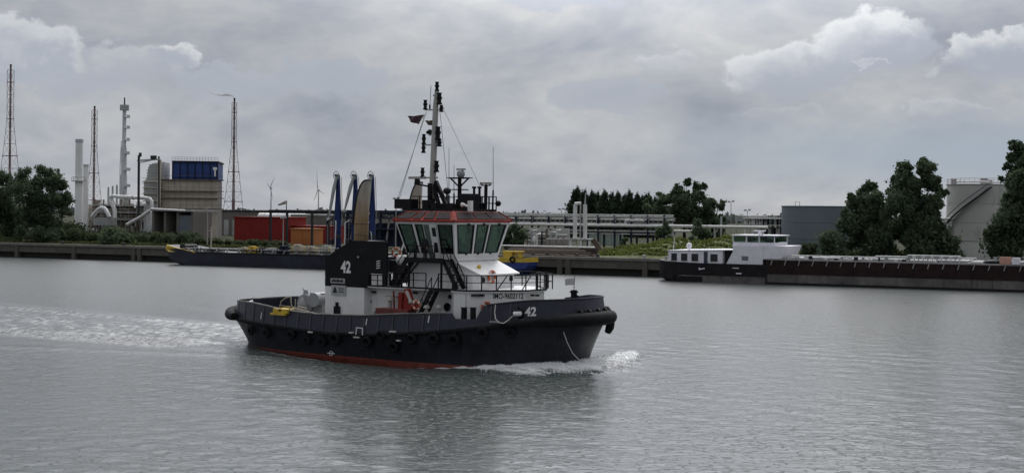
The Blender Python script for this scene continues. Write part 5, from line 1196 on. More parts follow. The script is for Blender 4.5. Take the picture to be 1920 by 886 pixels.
def build_hull():
    boot = lambda a: 0.06 / zk(hp(1, a)[0])
    part('hull_bottom', shell([-1, -0.5, 0, boot]), M_boot, 60)
    part('hull_side', shell([boot, 0.15, 0.3, 0.5, 0.7, 0.85, 1.0]), M_hull, 60)
    n = len(TH); bw = shell([1.0, 1.5, 2.0]); inner = shell([2.0, 1.02], 0.16); o = len(bw.v); bw.add(inner.v, inner.f)
    bw.add([], [(2 * n + j, 2 * n + (j + 1) % n, o + (j + 1) % n, o + j) for j in range(0)])
    bw.f += [(2 * n + j, 2 * n + (j + 1) % n, o + (j + 1) % n, o + j) for j in range(n)]
    part('bulwark', bw, M_bulwark, 35)
    dk = MB(); ring = [hp(1.02, a, 0.15) for a in TH]; m = n // 2
    dk.add(ring, [(j, j + 1, (n - j - 1) % n, (n - j) % n) for j in range(0, m)])
    part('deck', dk, M_deck)
    part('bulwark_rail', MB().tube([hp(2, a) + Vector((0, 0, 0.04)) for a in TH if hp(2, a)[0] < 7.6], 0.075, 6), mat('worn_rail', (0.12, 0.115, 0.11), 0.6, var=0.3), 60)
    part('bulwark_rail', MB().tube([hp(2, a) + Vector((0, 0, 0.03)) for a in TH[144 - 144:] if hp(2, a)[0] > 10.2 and a <= math.pi][::-1] + [hp(2, a) + Vector((0, 0, 0.03)) for a in TH if hp(2, a)[0] > 10.2 and a > math.pi][::-1], 0.07, 6), M_bulwark, 60)
    part('rubbing_strake', MB().tube([hp(1, a) * 1.0 for a in TH], 0.15, 6, True), M_rubber, 60)
    out = lambda a, d, z: (lambda p: Vector((p[0] + d * math.copysign(min(1, abs(p[0] / 16) ** 1.6), p[0]), p[1] + d * math.copysign(min(1, abs(p[1] / 6) ** 1.6), p[1]), p[2] + z)))(hp(1, a))
    st = [a for a in TH if hp(1, a)[0] < -13.2]; r = [0.30 + 0.22 * min(1, i / 10, (len(st) - 1 - i) / 10) for i in range(len(st))]
    part('stern_fender', MB().tube([out(a, 0.32, 0.22) for a in st], r, 14), M_rubber, 60)
    bo = [a for a in TH if hp(1, a)[0] > 11.2]; bo = [a for a in bo if a > math.pi] + [a for a in bo if a <= math.pi]
    r = [0.16 + 0.32 * min(1, i / 18, (len(bo) - 1 - i) / 18) for i in range(len(bo))]
    part('bow_fender', MB().tube([out(a, 0.30, 0.12) for a in bo], r, 14), M_rubber, 60)
    for y in (1.5, 2.1, 2.7):
        a = min(TH, key=lambda q: abs(hp(1, q)[1] - y) + (9 if hp(1, q)[0] < 0 else 0)); p = hp(1, a); n = Vector((1, 0.12 * y, 0)).normalized()
        part('bow_pad', MB().tube([p + n * 0.34 + Vector((0, 0, -0.25)), p + n * 0.30 + Vector((0, 0, -0.6)), p + n * 0.15 + Vector((0, 0, -0.95))], [0.27, 0.27, 0.2], 10), M_rubber, 60)
    for i in range(5, 15):
        a = bo[0] + (2 * math.pi + bo[-1] - bo[0]) * (i + 1) / 16; p = out(a % (2 * math.pi), 0.28, 0.60); q = out(a % (2 * math.pi), -0.02, 0.62)
        part('fender_lug', MB().tube([q, (p + q) / 2 + Vector((0, 0, 0.16)), p], 0.085, 6), M_black, 60)
    # outside stiffeners on the bulwark and stays inside it
    x = -13.6; i = 0
    while x < 12:
        if not 7.2 < x < 10.6:
            for s in (-1, 1):
                z0, z1 = zk(x) + 0.12, zb(x) - 0.05; y0, y1 = half(1.08, x), half(1.95, x)
                part('bulwark_rib', MB().bar((x, s * (y0 + 0.02), z0), (x + 0.05, s * (y1 + 0.02), z1), 0.07, 0.10), mat('rib_slate', (0.05, 0.05, 0.06), 0.5, var=0.3))
                if x < 1: part('bulwark_stay', MB().prism([(x, s * (y1 - 0.2), z1), (x, s * (y1 - 0.2), z0), (x, s * (y1 - 0.85), z0)], (0.05, 0, 0)), M_grey)
        x += 1.28; i += 1
    # marks
    for px, y0, y1 in ((487, 585, 598), (693, 596, 608), (806, 591, 604), (1009 - 1, 601, 613)):
        X, z0 = TL(px, y1, -5.6); z1 = TL(px, y0, -5.6)[1]; pts = [(X + 0.06 * k, bul_y(X + 0.06 * k, z0 + (z1 - z0) * k) - 0.05, z0 + (z1 - z0) * k) for k in (0, 0.5, 1)]
        part('draught_mark', MB().tube(pts, 0.045, 5), M_white)
    for px, py, w in ((669, 631.5, 14), (737, 621, 14), (745, 638, 8), (583, 622, 12), (660, 623, 10)):
        x, z = TL(px, py, -6.05); k = w / 52
        part('white_mark', MB().box(x - k, x + k, -half(min(1, z / zk(x)), x) - 0.20, -half(min(1, z / zk(x)), x) - 0.02, z - 0.05, z + 0.05), M_rope)
    x, z = TL(674, 622, -6.1); fr = MB()
    fr.bar((x - 0.3, -6.12, z - 0.2), (x - 0.25, -6.12, z + 0.3), 0.06).bar((x + 0.3, -6.12, z - 0.2), (x + 0.3, -6.12, z + 0.3), 0.06).bar((x - 0.3, -6.12, z + 0.3), (x + 0.3, -6.12, z + 0.3), 0.06); part('step_frame', fr, M_white)
    x, z = TL(622, 664, -5.5); y = -half(0.12, x) - 0.10; z = max(z, 0.2)
    part('load_line_mark', MB().torus((x, y, z), (0, 1, 0), 0.16, 0.022, 16, 5).bar((x - 0.36, y, z), (x + 0.36, y, z), 0.04), M_white)
    pts = []
    for f in (0, 0.35, 0.7, 1):
        px, py = 1101 - 13 * f, 621 + 38 * f; zz = 2.55 - 2.2 * f; xx = 14.95 - 0.1 * f; pts.append((xx, -half(max(0.02, zz / zk(xx)), xx) - 0.05, zz))
    part('bow_stripe', MB().tube(pts, 0.032, 5), M_white)
    # fairlead with the white rope
    x, z = TL(966, 588, -4.9); y = bul_y(x, z)
    part('fairlead', MB().torus((x, y - 0.03, z + 0.05), (0.35, 1, 0), 0.34, 0.09, 16, 6), M_black, 60)
    rp = [tp(929, 571, -5.25), tp(927.5, 585, -5.3), tp(929, 597, -5.45), tp(935, 604, -5.4), tp(944, 605.5, -5.2), tp(954, 599, -5.0), tp(961, 592, -4.85)]
    part('rope_pad', MB().tube([(x - 0.35, y - 0.22, z - 0.05), (x + 0.28, y - 0.05, z)], 0.17, 10), M_white, 60)
    for px, py in ((924, 603), (971, 601)):
        xx, zz = TL(px, py, -5.2); part('rail_step', MB().box(xx - 0.35, xx + 0.3, -half(1.05, xx) - 0.16, -half(1.05, xx) + 0.1, zz - 0.06, zz + 0.06), M_grey)
    o = MB().tube(rp, 0.035, 6).build('mooring_rope', M_rope, None, 60); o.location = TW(0, 0, 0); o.rotation_euler = (0, 0, -TA)
    tag(o, 'white rope drooping in a loop over the tug bulwark near the bow', 'rope')
    # number 42 on the bow, bent to the plating
    def letter_bulwark(s, x0, z0, size, bold, sq, name):
        vs, fs, w, h = text_mesh(s, size, bold, 0.0, sq); out_ = []
        for p in vs:
            xx = x0 + p[0] * 0.9; zz = z0 + p[1] + 0.05 * p[0]; out_.append((xx, bul_y(xx, zz) - 0.035, zz))
        part(name, MB().add(out_, fs), M_white)
    ya = yb = -4.4
    for _ in range(5): x0, z0 = TL(984, 592.5, ya); x1, z1 = TL(1009, 576.5, yb); ya, yb = bul_y(x0, z0), bul_y(x1, z1)
    letter_bulwark('42', x0, z0, (z1 - z0) / 0.72, 0.028, 0.98 * (x1 - x0) / 0.9 / (1.12 * (z1 - z0) / 0.72), 'number_lettering')
build_hull()

def rail(pts, h=1.05, name='railing', m=None, bars=2, step=1.3, t=0.055, parent=None):
    mb = MB(); m = m or M_black; pts = [Vector(p) for p in pts]; up = Vector((0, 0, h))
    for p, q in zip(pts[:-1], pts[1:]):
        k = max(1, round((q - p).length / step))
        for b in range(bars): f = 1 - b * 0.48; mb.bar(p + up * f, q + up * f, t * (1.15 if b == 0 else 0.8))
        for i in range(k + 1): r = p + (q - p) * i / k; mb.bar(r, r + up, t * 1.15)
    return part(name, mb, m, None, parent)

def letter_plane(s, o, ux, n, size, bold, width=None, height=None, m=None, name='lettering', parent=None):
    """flat lettering: origin, baseline direction, outward normal; stretched to the wanted width and height"""
    vs, fs, w, h = text_mesh(s, size, bold); kx = width / w if width else 1; ky = height / h if height else 1
    o, ux, n = Vector(o), Vector(ux).normalized(), Vector(n).normalized()
    return part(name, MB().add([o + ux * p[0] * kx + Vector((0, 0, p[1] * ky)) + n * 0.012 for p in vs], fs), m or M_white, None, parent)

AD, BD = 5.08, 7.12                                         # boat deck and bridge deck levels
def build_house():
    # main deckhouse: recessed middle, wide forward part that tapers to the bow
    def poly(p, z0, z1): return MB().prism([(x, y, z0) for x, y in p], (0, 0, z1 - z0))
    mir = lambda half_: half_ + [(x, -y) for x, y in half_[::-1]]
    part('deckhouse', poly(mir([(-1.5, -3.05), (6.8, -3.05), (6.82, -4.1), (7.1, -4.35), (8.2, -4.35), (11.0, -1.2)]), 1.6, AD - 0.12), M_white)
    part('boat_deck', poly(mir([(-1.5, -3.85), (6.75, -3.85), (6.8, -4.22), (7.05, -4.45), (8.28, -4.45), (11.15, -1.27)]), AD - 0.115, AD), M_white)
    part('deck_edge', MB().tube([(-1.5, -3.87, AD + 0.03), (6.7, -3.87, AD + 0.03), (7.05, -4.46, AD + 0.03), (8.29, -4.46, AD + 0.03), (11.16, -1.28, AD + 0.03), (11.16, 1.28, AD + 0.03), (8.29, 4.46, AD + 0.03)], 0.06, 5), M_black)
    # funnel casings, one each side, on white bases
    for s in (-1, 1):
        y0, y1 = (-3.9, -1.9) if s < 0 else (1.9, 3.9)
        part('funnel_base', MB().box(-5.0 if s < 0 else -3.0, -1.25, y0, y1, 1.5, 4.92), M_white)
        pr = [(-5.02, 4.93), (-1.0, 4.93), (-1.0, 8.32), (-2.45, 8.32), (-3.7, 7.75), (-5.02, 6.98)]
        if s > 0: y0, pr = 2.4, [(-2.95, 4.93), (-1.5, 4.93), (-1.5, 8.32), (-2.45, 8.32), (-2.95, 8.1)]
        part('funnel_casing', MB().prism([(x, y0 - 0.02, z) for x, z in pr], (0, y1 - y0 + 0.04, 0)), M_black)
        if s < 0:
            part('casing_screen', MB().prism([(x, y0 - 0.02, z) for x, z in [(-0.995, 5.12), (-0.85, 5.12), (-0.85, 5.98), (0.42, 5.98), (0.42, 5.12), (0.80, 5.12), (0.80, 8.32), (-0.995, 8.32)]], (0, 0.22, 0)), M_black)
            part('white_panel', MB().box(-0.99, -0.86, y0 + 0.25, y1 - 0.1, AD + 0.02, 5.95), M_white)  # plain white panel added so the screen's notch reads bright
        yc = s * 3.15; R = 0.53; xc = -2.22; n = 28; vs = []; fs = []
        prof = lambda a: 9.45 + 3.3 * math.sin(math.pi / 2 * (1 + math.cos(a)) / 2) ** 1.2
        cuts = [8.2, 8.9, 9.6]
        for k, f in enumerate((0, 0.16, 0.33, 0.66, 0.9, 1.0)):
            for j in range(n):
                a = 2 * math.pi * j / n; z = 8.2 + (prof(a) - 8.2) * f; sh = 0.10 * max(0, (z - 10.0) / 2.7) ** 1.5
                vs.append((xc + R * math.cos(a) + sh, yc + R * math.sin(a), z))
        for k in range(6 - 1):
            for j in range(n): fs.append((k * n + j, k * n + (j + 1) % n, (k + 1) * n + (j + 1) % n, (k + 1) * n + j))
        e = part('exhaust_pipe', MB().add(vs, fs), M_exh, 60)
        iv = [(xc + (p[0] - xc) * 0.93, yc + (p[1] - yc) * 0.93, p[2]) for p in vs[n:]]
        part('inner_pipe', MB().add(iv, [q for q in [tuple(i - n for i in f) for f in fs[n:]]]), M_soot, 60, e)
        lip = MB(); k5 = vs[5 * n:]; 
        lip.tube([(p[0] - 0.02, p[1], p[2]) for p in k5], [0.06 + 0.09 * max(0, -math.cos(2 * math.pi * j / n)) for j in range(n)], 6, True); part('soot_rim', lip, M_soot, 60, e)
        for z in (8.75, 9.55): part('band', MB().torus((xc, yc, z), (0, 0, 1), R + 0.005, 0.03, 28, 5), M_pipe_r, 60, e)
    ys = -3.93
    x0, z0 = TL(639, 511, ys); x1, z1 = TL(658, 489, ys)
    letter_plane('42', (x0, ys, z0), (1, 0, 0), (0, -1, 0), 1.0, 0.035, x1 - x0, z1 - z0, name='number_lettering')
    x0, z0 = TL(620.5, 530, ys); x1, z1 = TL(647, 522, ys)
    p = part('name_plate', MB().box(x0, x1, ys - 0.05, ys + 0.01, z0, z1), M_mast)
    for i in range(9): a = x0 + 0.12 + (x1 - x0 - 0.24) * i / 9; part('letter_mark', MB().box(a, a + (x1 - x0) * 0.075, ys - 0.062, ys - 0.052, z0 + 0.09, z0 + 0.09 + (0.2 if i % 3 else 0.14)), M_blue_d, None, p)
    x0, z0 = TL(622, 552, ys); x1, z1 = TL(649, 535, ys)
    p = part('sign_board', MB().box(x0, x1, ys - 0.06, ys + 0.03, z0, z1), mat('sign_grey', (0.36, 0.37, 0.37), 0.5))
    w, h = x1 - x0, z1 - z0; f = ys - 0.07
    part('emblem', MB().prism([(x0 + w * 0.10, f, z0 + h * 0.22), (x0 + w * 0.42, f, z0 + h * 0.22), (x0 + w * 0.32, f, z0 + h * 0.8), (x0 + w * 0.22, f, z0 + h * 0.8)], (0, 0.008, 0)), M_dgrey, None, p)
    for i in range(3): part('text_line', MB().box(x0 + w * 0.5, x0 + w * (0.9 - 0.06 * (i % 2)), f, f + 0.008, z0 + h * (0.66 - 0.19 * i), z0 + h * (0.74 - 0.19 * i)), M_dgrey, None, p)
    # ladder rungs and louvre on the casing
    for i in range(4):
        x, z = TL(711, 490 + i * 4.2, ys); part('ladder_rung', MB().bar((x - 0.16, ys - 0.1, z), (x + 0.16, ys - 0.1, z + 0.06), 0.06), M_white)
    x, z = TL(673, 482, ys); part('small_lamp', MB().ball((x, ys - 0.08, z), 0.09, 8, 6), M_grey)
    x, z = TL(633, 580, ys + 0.03); part('vent_box', MB().box(x - 0.28, x + 0.28, ys - 0.10, ys + 0.02, z - 0.35, z + 0.25), M_black); part('vent_pipe', MB().cyl((x, ys - 0.06, z + 0.2), (x, ys - 0.06, z + 0.55), 0.12, 0.12, 8), M_black, 40)
    # doors, lights and portholes of the deckhouse side
    yd = -3.06
    x, z = TL(697, 570, yd); d = part('door', MB().box(x - 0.45, x + 0.5, yd - 0.05, yd + 0.01, 1.9, 4.2), M_white); part('porthole', MB().cyl((x - 0.12, yd - 0.075, z + 0.2), (x - 0.12, yd - 0.03, z + 0.2), 0.17, 0.17, 14), M_win, 40, d); part('handle', MB().bar((x + 0.35, yd - 0.1, 3.0), (x + 0.35, yd - 0.1, 3.2), 0.05), M_grey, None, d)
    part('door_frame', MB().bar((x + 1.4, yd - 0.04, 4.35), (x + 3.4, yd - 0.04, 4.35), 0.08).bar((x + 3.4, yd - 0.04, 1.9), (x + 3.4, yd - 0.04, 4.39), 0.08), M_mast)
    for px, py in ((692, 547), (701, 547), (778, 548)): q = tp(px, py, yd - 0.1); part('deck_light', MB().cbox(q, (0.3, 0.2, 0.16)), M_dgrey)
    q = tp(838, 575, yd - 0.05); part('porthole', MB().cyl(q, q + Vector((0, 0.06, 0)), 0.3, 0.3, 16), M_win, 40)
    q = tp(843, 556, -3.12); part('porthole', MB().cyl(q, q + Vector((0, 0.06, 0)), 0.16, 0.16, 12), M_win, 40)
    # forward taper face: lettering, lamps
    A, B = Vector((8.2, -4.35, 0)), Vector((11.0, -1.2, 0)); dv = (B - A).normalized(); nv = Vector((dv.y, -dv.x, 0))
    def onf(px, py):
        k, m = ray(px, py); o = Vector((TC * -TX0 + TS * TY0, TS * -TX0 - TC * TY0 * 1.0, CAM_H))
        o = Vector((TC * (0 - TX0) - TS * (0 - TY0), TS * (0 - TX0) + TC * (0 - TY0), CAM_H)); r = Vector((TC * k - TS, TS * k + TC, -m))
        t = (A.x * nv.x + A.y * nv.y - o.x * nv.x - o.y * nv.y) / (r.x * nv.x + r.y * nv.y); return o + r * t
    p0, p1, p2 = onf(924.5, 560), onf(981, 559), onf(924.5, 549.5)
    letter_plane('IMO-9602112', p0, dv, nv, 0.4, 0.008, (p1 - p0).dot(dv), p2.z - p0.z, M_black, 'registration_lettering')
    for px, py in ((887, 553), (896, 553), (904, 553), (998, 553), (1007, 553)): q = onf(px, py) + nv * 0.08; part('deck_light', MB().cbox(q, (0.22, 0.22, 0.14)), M_dgrey)
    part('seam', MB().bar((8.2, -4.37, 2.6), (8.2, -4.37, AD - 0.13), 0.04), M_mast); part('seam', MB().bar((7.1, -4.37, 2.6), (7.1, -4.37, AD - 0.13), 0.04), M_mast)
    # bridge house below the wheelhouse with the sloping visor in front
    part('bridge_house', poly(mir([(1.9, -2.55), (7.45, -2.55), (7.75, -2.2)]), AD + 0.005, 6.22).prism([(1.9, -2.55, 6.22), (6.0, -2.55, 6.22), (6.0, -2.55, BD), (1.9, -2.55, BD)], (0, 5.1, 0)), M_white)
    part('visor', MB().hexa([(5.98, -2.6, 6.9), (8.05, -2.45, 6.05), (8.05, 2.45, 6.05), (5.98, 2.6, 6.9), (5.98, -2.6, 6.98), (8.08, -2.45, 6.13), (8.08, 2.45, 6.13), (5.98, 2.6, 6.98)]).prism([(5.98, -2.5, 6.2), (7.7, -2.35, 6.2), (5.98, -2.55, 6.9)], (0, 0.05, 0)).prism([(5.98, 2.45, 6.2), (7.7, 2.3, 6.2), (5.98, 2.5, 6.9)], (0, 0.05, 0)), M_white)
    q = Vector((7.1, -1.3, 6.62)); part('visor_lamp', MB().ball(q, 0.16, 10, 8), M_yellow, 60)
    for y in (-1.75, 1.75): part('porthole', MB().cyl((7.7, y, 5.72), (7.83, y, 5.72), 0.2, 0.2, 14), M_win, 40)
    part('skirt', MB().box(1.8, 6.1, -2.62, 2.62, BD - 0.06, BD + 0.06), M_white)
    # railings on the boat deck
    z = AD + 0.02
    rail([(0.95, -3.8, z), (4.3, -3.8, z)]); rail([(5.4, -3.8, z), (6.72, -3.8, z), (7.05, -4.38, z), (8.26, -4.38, z), (11.05, -1.25, z), (11.3, 0.2, z), (11.3, 1.8, z), (9.9, 2.9, z), (8.26, 4.35, z), (0, 3.8, z)], step=1.15)
    rail([(-1.0, -1.7, z), (0.9, -1.7, z)]); part('mast_stub', MB().bar((11.1, 1.3, z), (11.1, 1.3, z + 1.2), 0.14).bar((10.7, 0.7, z), (10.7, 0.7, z + 1.15), 0.14), M_black)
    for p_, q_ in (((9.3, -2.2, z), (10.1, -2.2, z + 1.0)), ((10.2, -0.4, z), (10.9, -0.4, z + 1.0))): part('brace', MB().bar(p_, q_, 0.06), M_black)
    # stairs
    def stair(p, q, w, n, name='stair'):
        p, q = Vector(p), Vector(q); mb = MB()
        for s in (-w / 2, w / 2): o = Vector((0, s, 0)); mb.bar(p + o, q + o, 0.10, 0.32)
        st = part(name, mb, M_black)
        for i in range(1, n): r = p + (q - p) * i / n; part('tread', MB().box(r.x - 0.13, r.x + 0.13, r.y - w / 2 + 0.04, r.y + w / 2 - 0.04, r.z - 0.02, r.z + 0.02), M_black, None, st)
        hr = MB()
        for s in (-w / 2, w / 2): o = Vector((0, s, 0.85)); hr.bar(p + o, q + o, 0.05).bar(p + Vector((0, s, 0)), p + o, 0.05).bar(q + Vector((0, s, 0)), q + o, 0.05).bar((p + q) / 2 + Vector((0, s, 0)), (p + q) / 2 + o, 0.045)
        part('handrail', hr, M_black, None, st)
    stair((6.85, -3.15, AD + 0.05), (5.65, -3.15, BD), 0.85, 8); stair((0.95, -3.2, AD + 0.05), (2.45, -3.2, BD), 0.8, 8)
    stair((3.75, -4.15, 2.2), (5.35, -4.15, AD), 0.75, 10)
    part('landing', MB().box(2.35, 5.7, -3.65, -2.57, BD - 0.14, BD + 0.02).box(2.3, 5.75, -3.74, -3.66, BD - 0.24, BD + 0.12), M_black)
    for p_, q_ in (((2.6, -3.6, BD - 0.19), (2.6, -3.6, AD)), ((5.5, -3.6, BD - 0.19), (5.5, -3.6, AD)), ((2.67, -3.6, AD + 1.0), (3.5, -3.6, BD - 0.19))): part('landing_strut', MB().bar(p_, q_, 0.12), M_black)
    rail([(2.45, -3.62, BD), (4.9, -3.62, BD)], 0.95, step=0.85); rail([(2.45, -3.62, BD), (2.45, -2.7, BD)], 0.95)
    part('stair_landing', MB().box(5.2, 6.7, -4.55, -3.86, AD - 0.1, AD - 0.02), M_black)
    # gear between funnel and bridge house
    rail([(-0.8, -3.7, AD), (0.45, -3.7, AD)], 0.8, step=0.5)
    part('locker', MB().box(*(TL(736, 490, -2.4)[0], TL(752, 490, -2.4)[0]), -2.8, -2.0, TL(740, 508, -2.4)[1], TL(740, 487, -2.4)[1]).box(TL(740, 500, -2.4)[0], TL(748, 500, -2.4)[0], -2.6, -2.2, AD, TL(740, 508, -2.4)[1]), M_dgrey)
    q = tp(762, 487, -2.2); part('liferaft_canister', MB().tube([q + Vector((0, -0.9, 0)), q + Vector((0, -0.75, 0)), q + Vector((0, 0.75, 0)), q + Vector((0, 0.9, 0))], [0.2, 0.38, 0.38, 0.2], 14), M_white, 50)
    part('raft_cradle', MB().bar(q + Vector((0, -0.5, -0.3)), (q.x, q.y - 0.5, AD), 0.1).bar(q + Vector((0, 0.5, -0.3)), (q.x, q.y + 0.5, AD), 0.1), M_black)
    part('davit', MB().tube([(0.6, -2.0, AD), (0.6, -2.0, 7.6), (0.9, -2.0, 8.2), (1.7, -2.0, 8.35)], 0.07, 8), M_white, 50)
    for px, py, ly in ((732, 520, -2.2), (740, 522, -2.2), (745, 518, -1.6)): q = tp(px, py, ly); part('deck_pipe', MB().bar((q.x, q.y, AD), q + Vector((0, 0, 0.3)), 0.09), M_black)
build_house()

def build_wheelhouse():
    wh = None
    z0, z1 = BD + 0.06, 9.76
    bx = dict(a=(1.75, 2.62), f=(5.98, 2.62)); tx = dict(a=(1.25, 3.5), f=(6.45, 3.5))
    c = {}
    for k, (x, w) in bx.items(): c[k + 's0'] = Vector((x, -w, z0)); c[k + 'p0'] = Vector((x, w, z0))
    for k, (x, w) in tx.items(): c[k + 's1'] = Vector((x, -w, z1)); c[k + 'p1'] = Vector((x, w, z1))
    def lerp(q, u, v): return (q[0] * (1 - u) + q[1] * u) * (1 - v) + (q[3] * (1 - u) + q[2] * u) * v
    body = MB(); gask = []; panes = []
    def face(q, wins, door=None):
        n = (q[1] - q[0]).cross(q[3] - q[0]).normalized(); th = n * -0.09
        def slab(mb, u0, u1, v0, v1, ua=None, ub=None, out=0.0, t=None):
            p = [lerp(q, u0, v0), lerp(q, u1, v0), lerp(q, ub if ub is not None else u1, v1), lerp(q, ua if ua is not None else u0, v1)]
            t = th if t is None else n * -t
            return mb.hexa([x + n * out for x in p] + [x + n * out + t for x in p])
        v0, v1 = 0.145, 0.93
        slab(body, 0, 1, 0, v0); slab(body, 0, 1, v1, 1)
        edges = [0] + [e for w in wins for e in w] + [1]
        for i in range(0, len(edges), 2): slab(body, edges[i], edges[i + 1], v0, v1)
        for a, b in wins:
            g = MB(); e = 0.018; ev = 0.02
            slab(g, a - 0.006, b + 0.006, v0 - 0.008, v0 + ev, out=0.012, t=0.05); slab(g, a - 0.006, b + 0.006, v1 - ev, v1 + 0.008, out=0.012, t=0.05)
            slab(g, a - 0.006, a + e, v0 + ev, v1 - ev, out=0.012, t=0.05); slab(g, b - e, b + 0.006, v0 + ev, v1 - ev, out=0.012, t=0.05)
            p = MB(); slab(p, a + e, b - e, v0 + ev, v1 - ev, out=-0.02, t=0.015); gask.append(g); panes.append(p)
    S_ = [c['as0'], c['fs0'], c['fs1'], c['as1']]; F_ = [c['fs0'], c['fp0'], c['fp1'], c['fs1']]
    P_ = [c['fp0'], c['ap0'], c['ap1'], c['fp1']]; A_ = [c['ap0'], c['as0'], c['as1'], c['ap1']]
    face(S_, [(0.03, 0.275), (0.33, 0.455), (0.725, 0.97)]); face(F_, [(0.06, 0.36), (0.41, 0.62), (0.66, 0.95)])
    face(P_, [(0.03, 0.275), (0.32, 0.66), (0.72, 0.97)]); face(A_, [(0.05, 0.30), (0.36, 0.64), (0.70, 0.95)])
    wh = part('wheelhouse', body, M_white)
    for g in gask: part('window_gasket', g, M_black, None, wh)
    for p in panes: part('window_pane', p, G_glass, None, wh)
    # open door leaf on the starboard side with its own dark window
    n = (S_[1] - S_[0]).cross(S_[3] - S_[0]).normalized()
    def onS(u, v, o): return lerp(S_, u, v) + n * o
    d = part('door', MB().hexa([onS(0.585, 0.0, 0.03), onS(0.70, 0.0, 0.03), onS(0.70, 0.95, 0.03), onS(0.585, 0.95, 0.03), onS(0.585, 0.0, 0.09), onS(0.70, 0.0, 0.09), onS(0.70, 0.95, 0.09), onS(0.585, 0.95, 0.09)]), M_white)
    for v0, v1 in ((0.62, 0.86), (0.18, 0.45)): part('door_window', MB().hexa([onS(0.625, v0, 0.092), onS(0.69, v0, 0.092), onS(0.69, v1, 0.092), onS(0.625, v1, 0.092), onS(0.625, v0, 0.11), onS(0.69, v0, 0.11), onS(0.69, v1, 0.11), onS(0.625, v1, 0.11)]), M_win, None, d)
    part('doorway', MB().hexa([onS(0.475, 0.0, 0.002), onS(0.575, 0.0, 0.002), onS(0.575, 0.93, 0.002), onS(0.475, 0.93, 0.002), onS(0.475, 0.0, 0.02), onS(0.575, 0.0, 0.02), onS(0.575, 0.93, 0.02), onS(0.475, 0.93, 0.02)]), M_int)
    # wipers
    for (u, fq) in ((0.25, F_), (0.52, F_), (0.8, F_)):
        nn = (fq[1] - fq[0]).cross(fq[3] - fq[0]).normalized(); p = lerp(fq, u, 0.95) + nn * 0.06
        part('wiper', MB().cbox(p, (0.16, 0.16, 0.12)).bar(p, lerp(fq, u + 0.04, 0.72) + nn * 0.05, 0.03), M_black, None, wh)
        part('wiper', MB().cbox(lerp(fq, u - 0.02, 0.125) + nn * 0.05, (0.1, 0.14, 0.09)), M_black, None, wh)
    # interior
    part('wheelhouse_floor', MB().box(1.85, 5.9, -2.5, 2.5, z0 - 0.03, z0 + 0.01), M_dgrey)
    part('console', MB().prism([(4.9, -1.8, z0), (5.7, -1.8, z0), (5.75, -1.8, z0 + 0.75), (4.95, -1.8, z0 + 1.0)], (0, 3.6, 0)).box(1.95, 2.5, -1.5, 2.2, z0, z0 + 1.0), M_dgrey)
    part('aft_dark_block', MB().box(1.9, 2.6, 0.2, 2.3, z0, z1 - 0.3), M_int)  # added block, darkens what shows through the windows
    for y in (-0.8, 0.9): part('helm_chair', MB().box(3.7, 4.25, y - 0.28, y + 0.28, z0 + 0.5, z0 + 0.65).prism([(3.62, y - 0.27, z0 + 0.6), (3.8, y - 0.27, z0 + 0.6), (3.68, y - 0.27, z0 + 1.4), (3.55, y - 0.27, z0 + 1.4)], (0, 0.54, 0)).cyl((3.95, y, z0), (3.95, y, z0 + 0.5), 0.1, 0.1, 8), M_black)
    for y in (-1.2, 0.2, 1.4): part('monitor', MB().cbox((5.25, y, z0 + 1.2), (0.12, 0.55, 0.4)), M_black)
    # red mansard roof with grey roof windows
    zr0, zr1 = 9.765, 10.53
    lo = [Vector((1.12, -3.64, zr0)), Vector((6.58, -3.64, zr0)), Vector((6.58, 3.64, zr0)), Vector((1.12, 3.64, zr0))]
    hi = [Vector((1.85, -2.75, zr1)), Vector((5.85, -2.75, zr1)), Vector((5.85, 2.75, zr1)), Vector((1.85, 2.75, zr1))]
    rf = MB(); eave = [v + Vector((0, 0, 0.13)) for v in lo]
    rf.add(lo + eave + hi, [(3, 2, 1, 0), (0, 1, 5, 4), (1, 2, 6, 5), (2, 3, 7, 6), (3, 0, 4, 7), (4, 5, 9, 8), (5, 6, 10, 9), (6, 7, 11, 10), (7, 4, 8, 11), (8, 9, 10, 11)])
    rf_o = part('wheelhouse_roof', rf, M_red)
    for i, spans in ((0, ((0.03, 0.27), (0.31, 0.44), (0.49, 0.66), (0.70, 0.94))), (1, ((0.06, 0.36), (0.385, 0.64), (0.665, 0.955))), (2, ((0.05, 0.3), (0.33, 0.6), (0.64, 0.95))), (3, ((0.05, 0.33), (0.36, 0.63), (0.67, 0.95)))):
        q = [eave[i], eave[(i + 1) % 4], hi[(i + 1) % 4], hi[i]]; n = (q[1] - q[0]).cross(q[3] - q[0]).normalized()
        for a, b in spans:
            p = [lerp(q, a, 0.12), lerp(q, b, 0.12), lerp(q, b, 0.86), lerp(q, a, 0.86)]
            part('roof_window', MB().hexa([x + n * 0.003 for x in p] + [x + n * 0.05 for x in p]), M_panel, None, rf_o)
    for k in range(4): part('roof_rib', MB().bar(eave[k], hi[k], 0.1), M_red, None, rf_o)
build_wheelhouse()

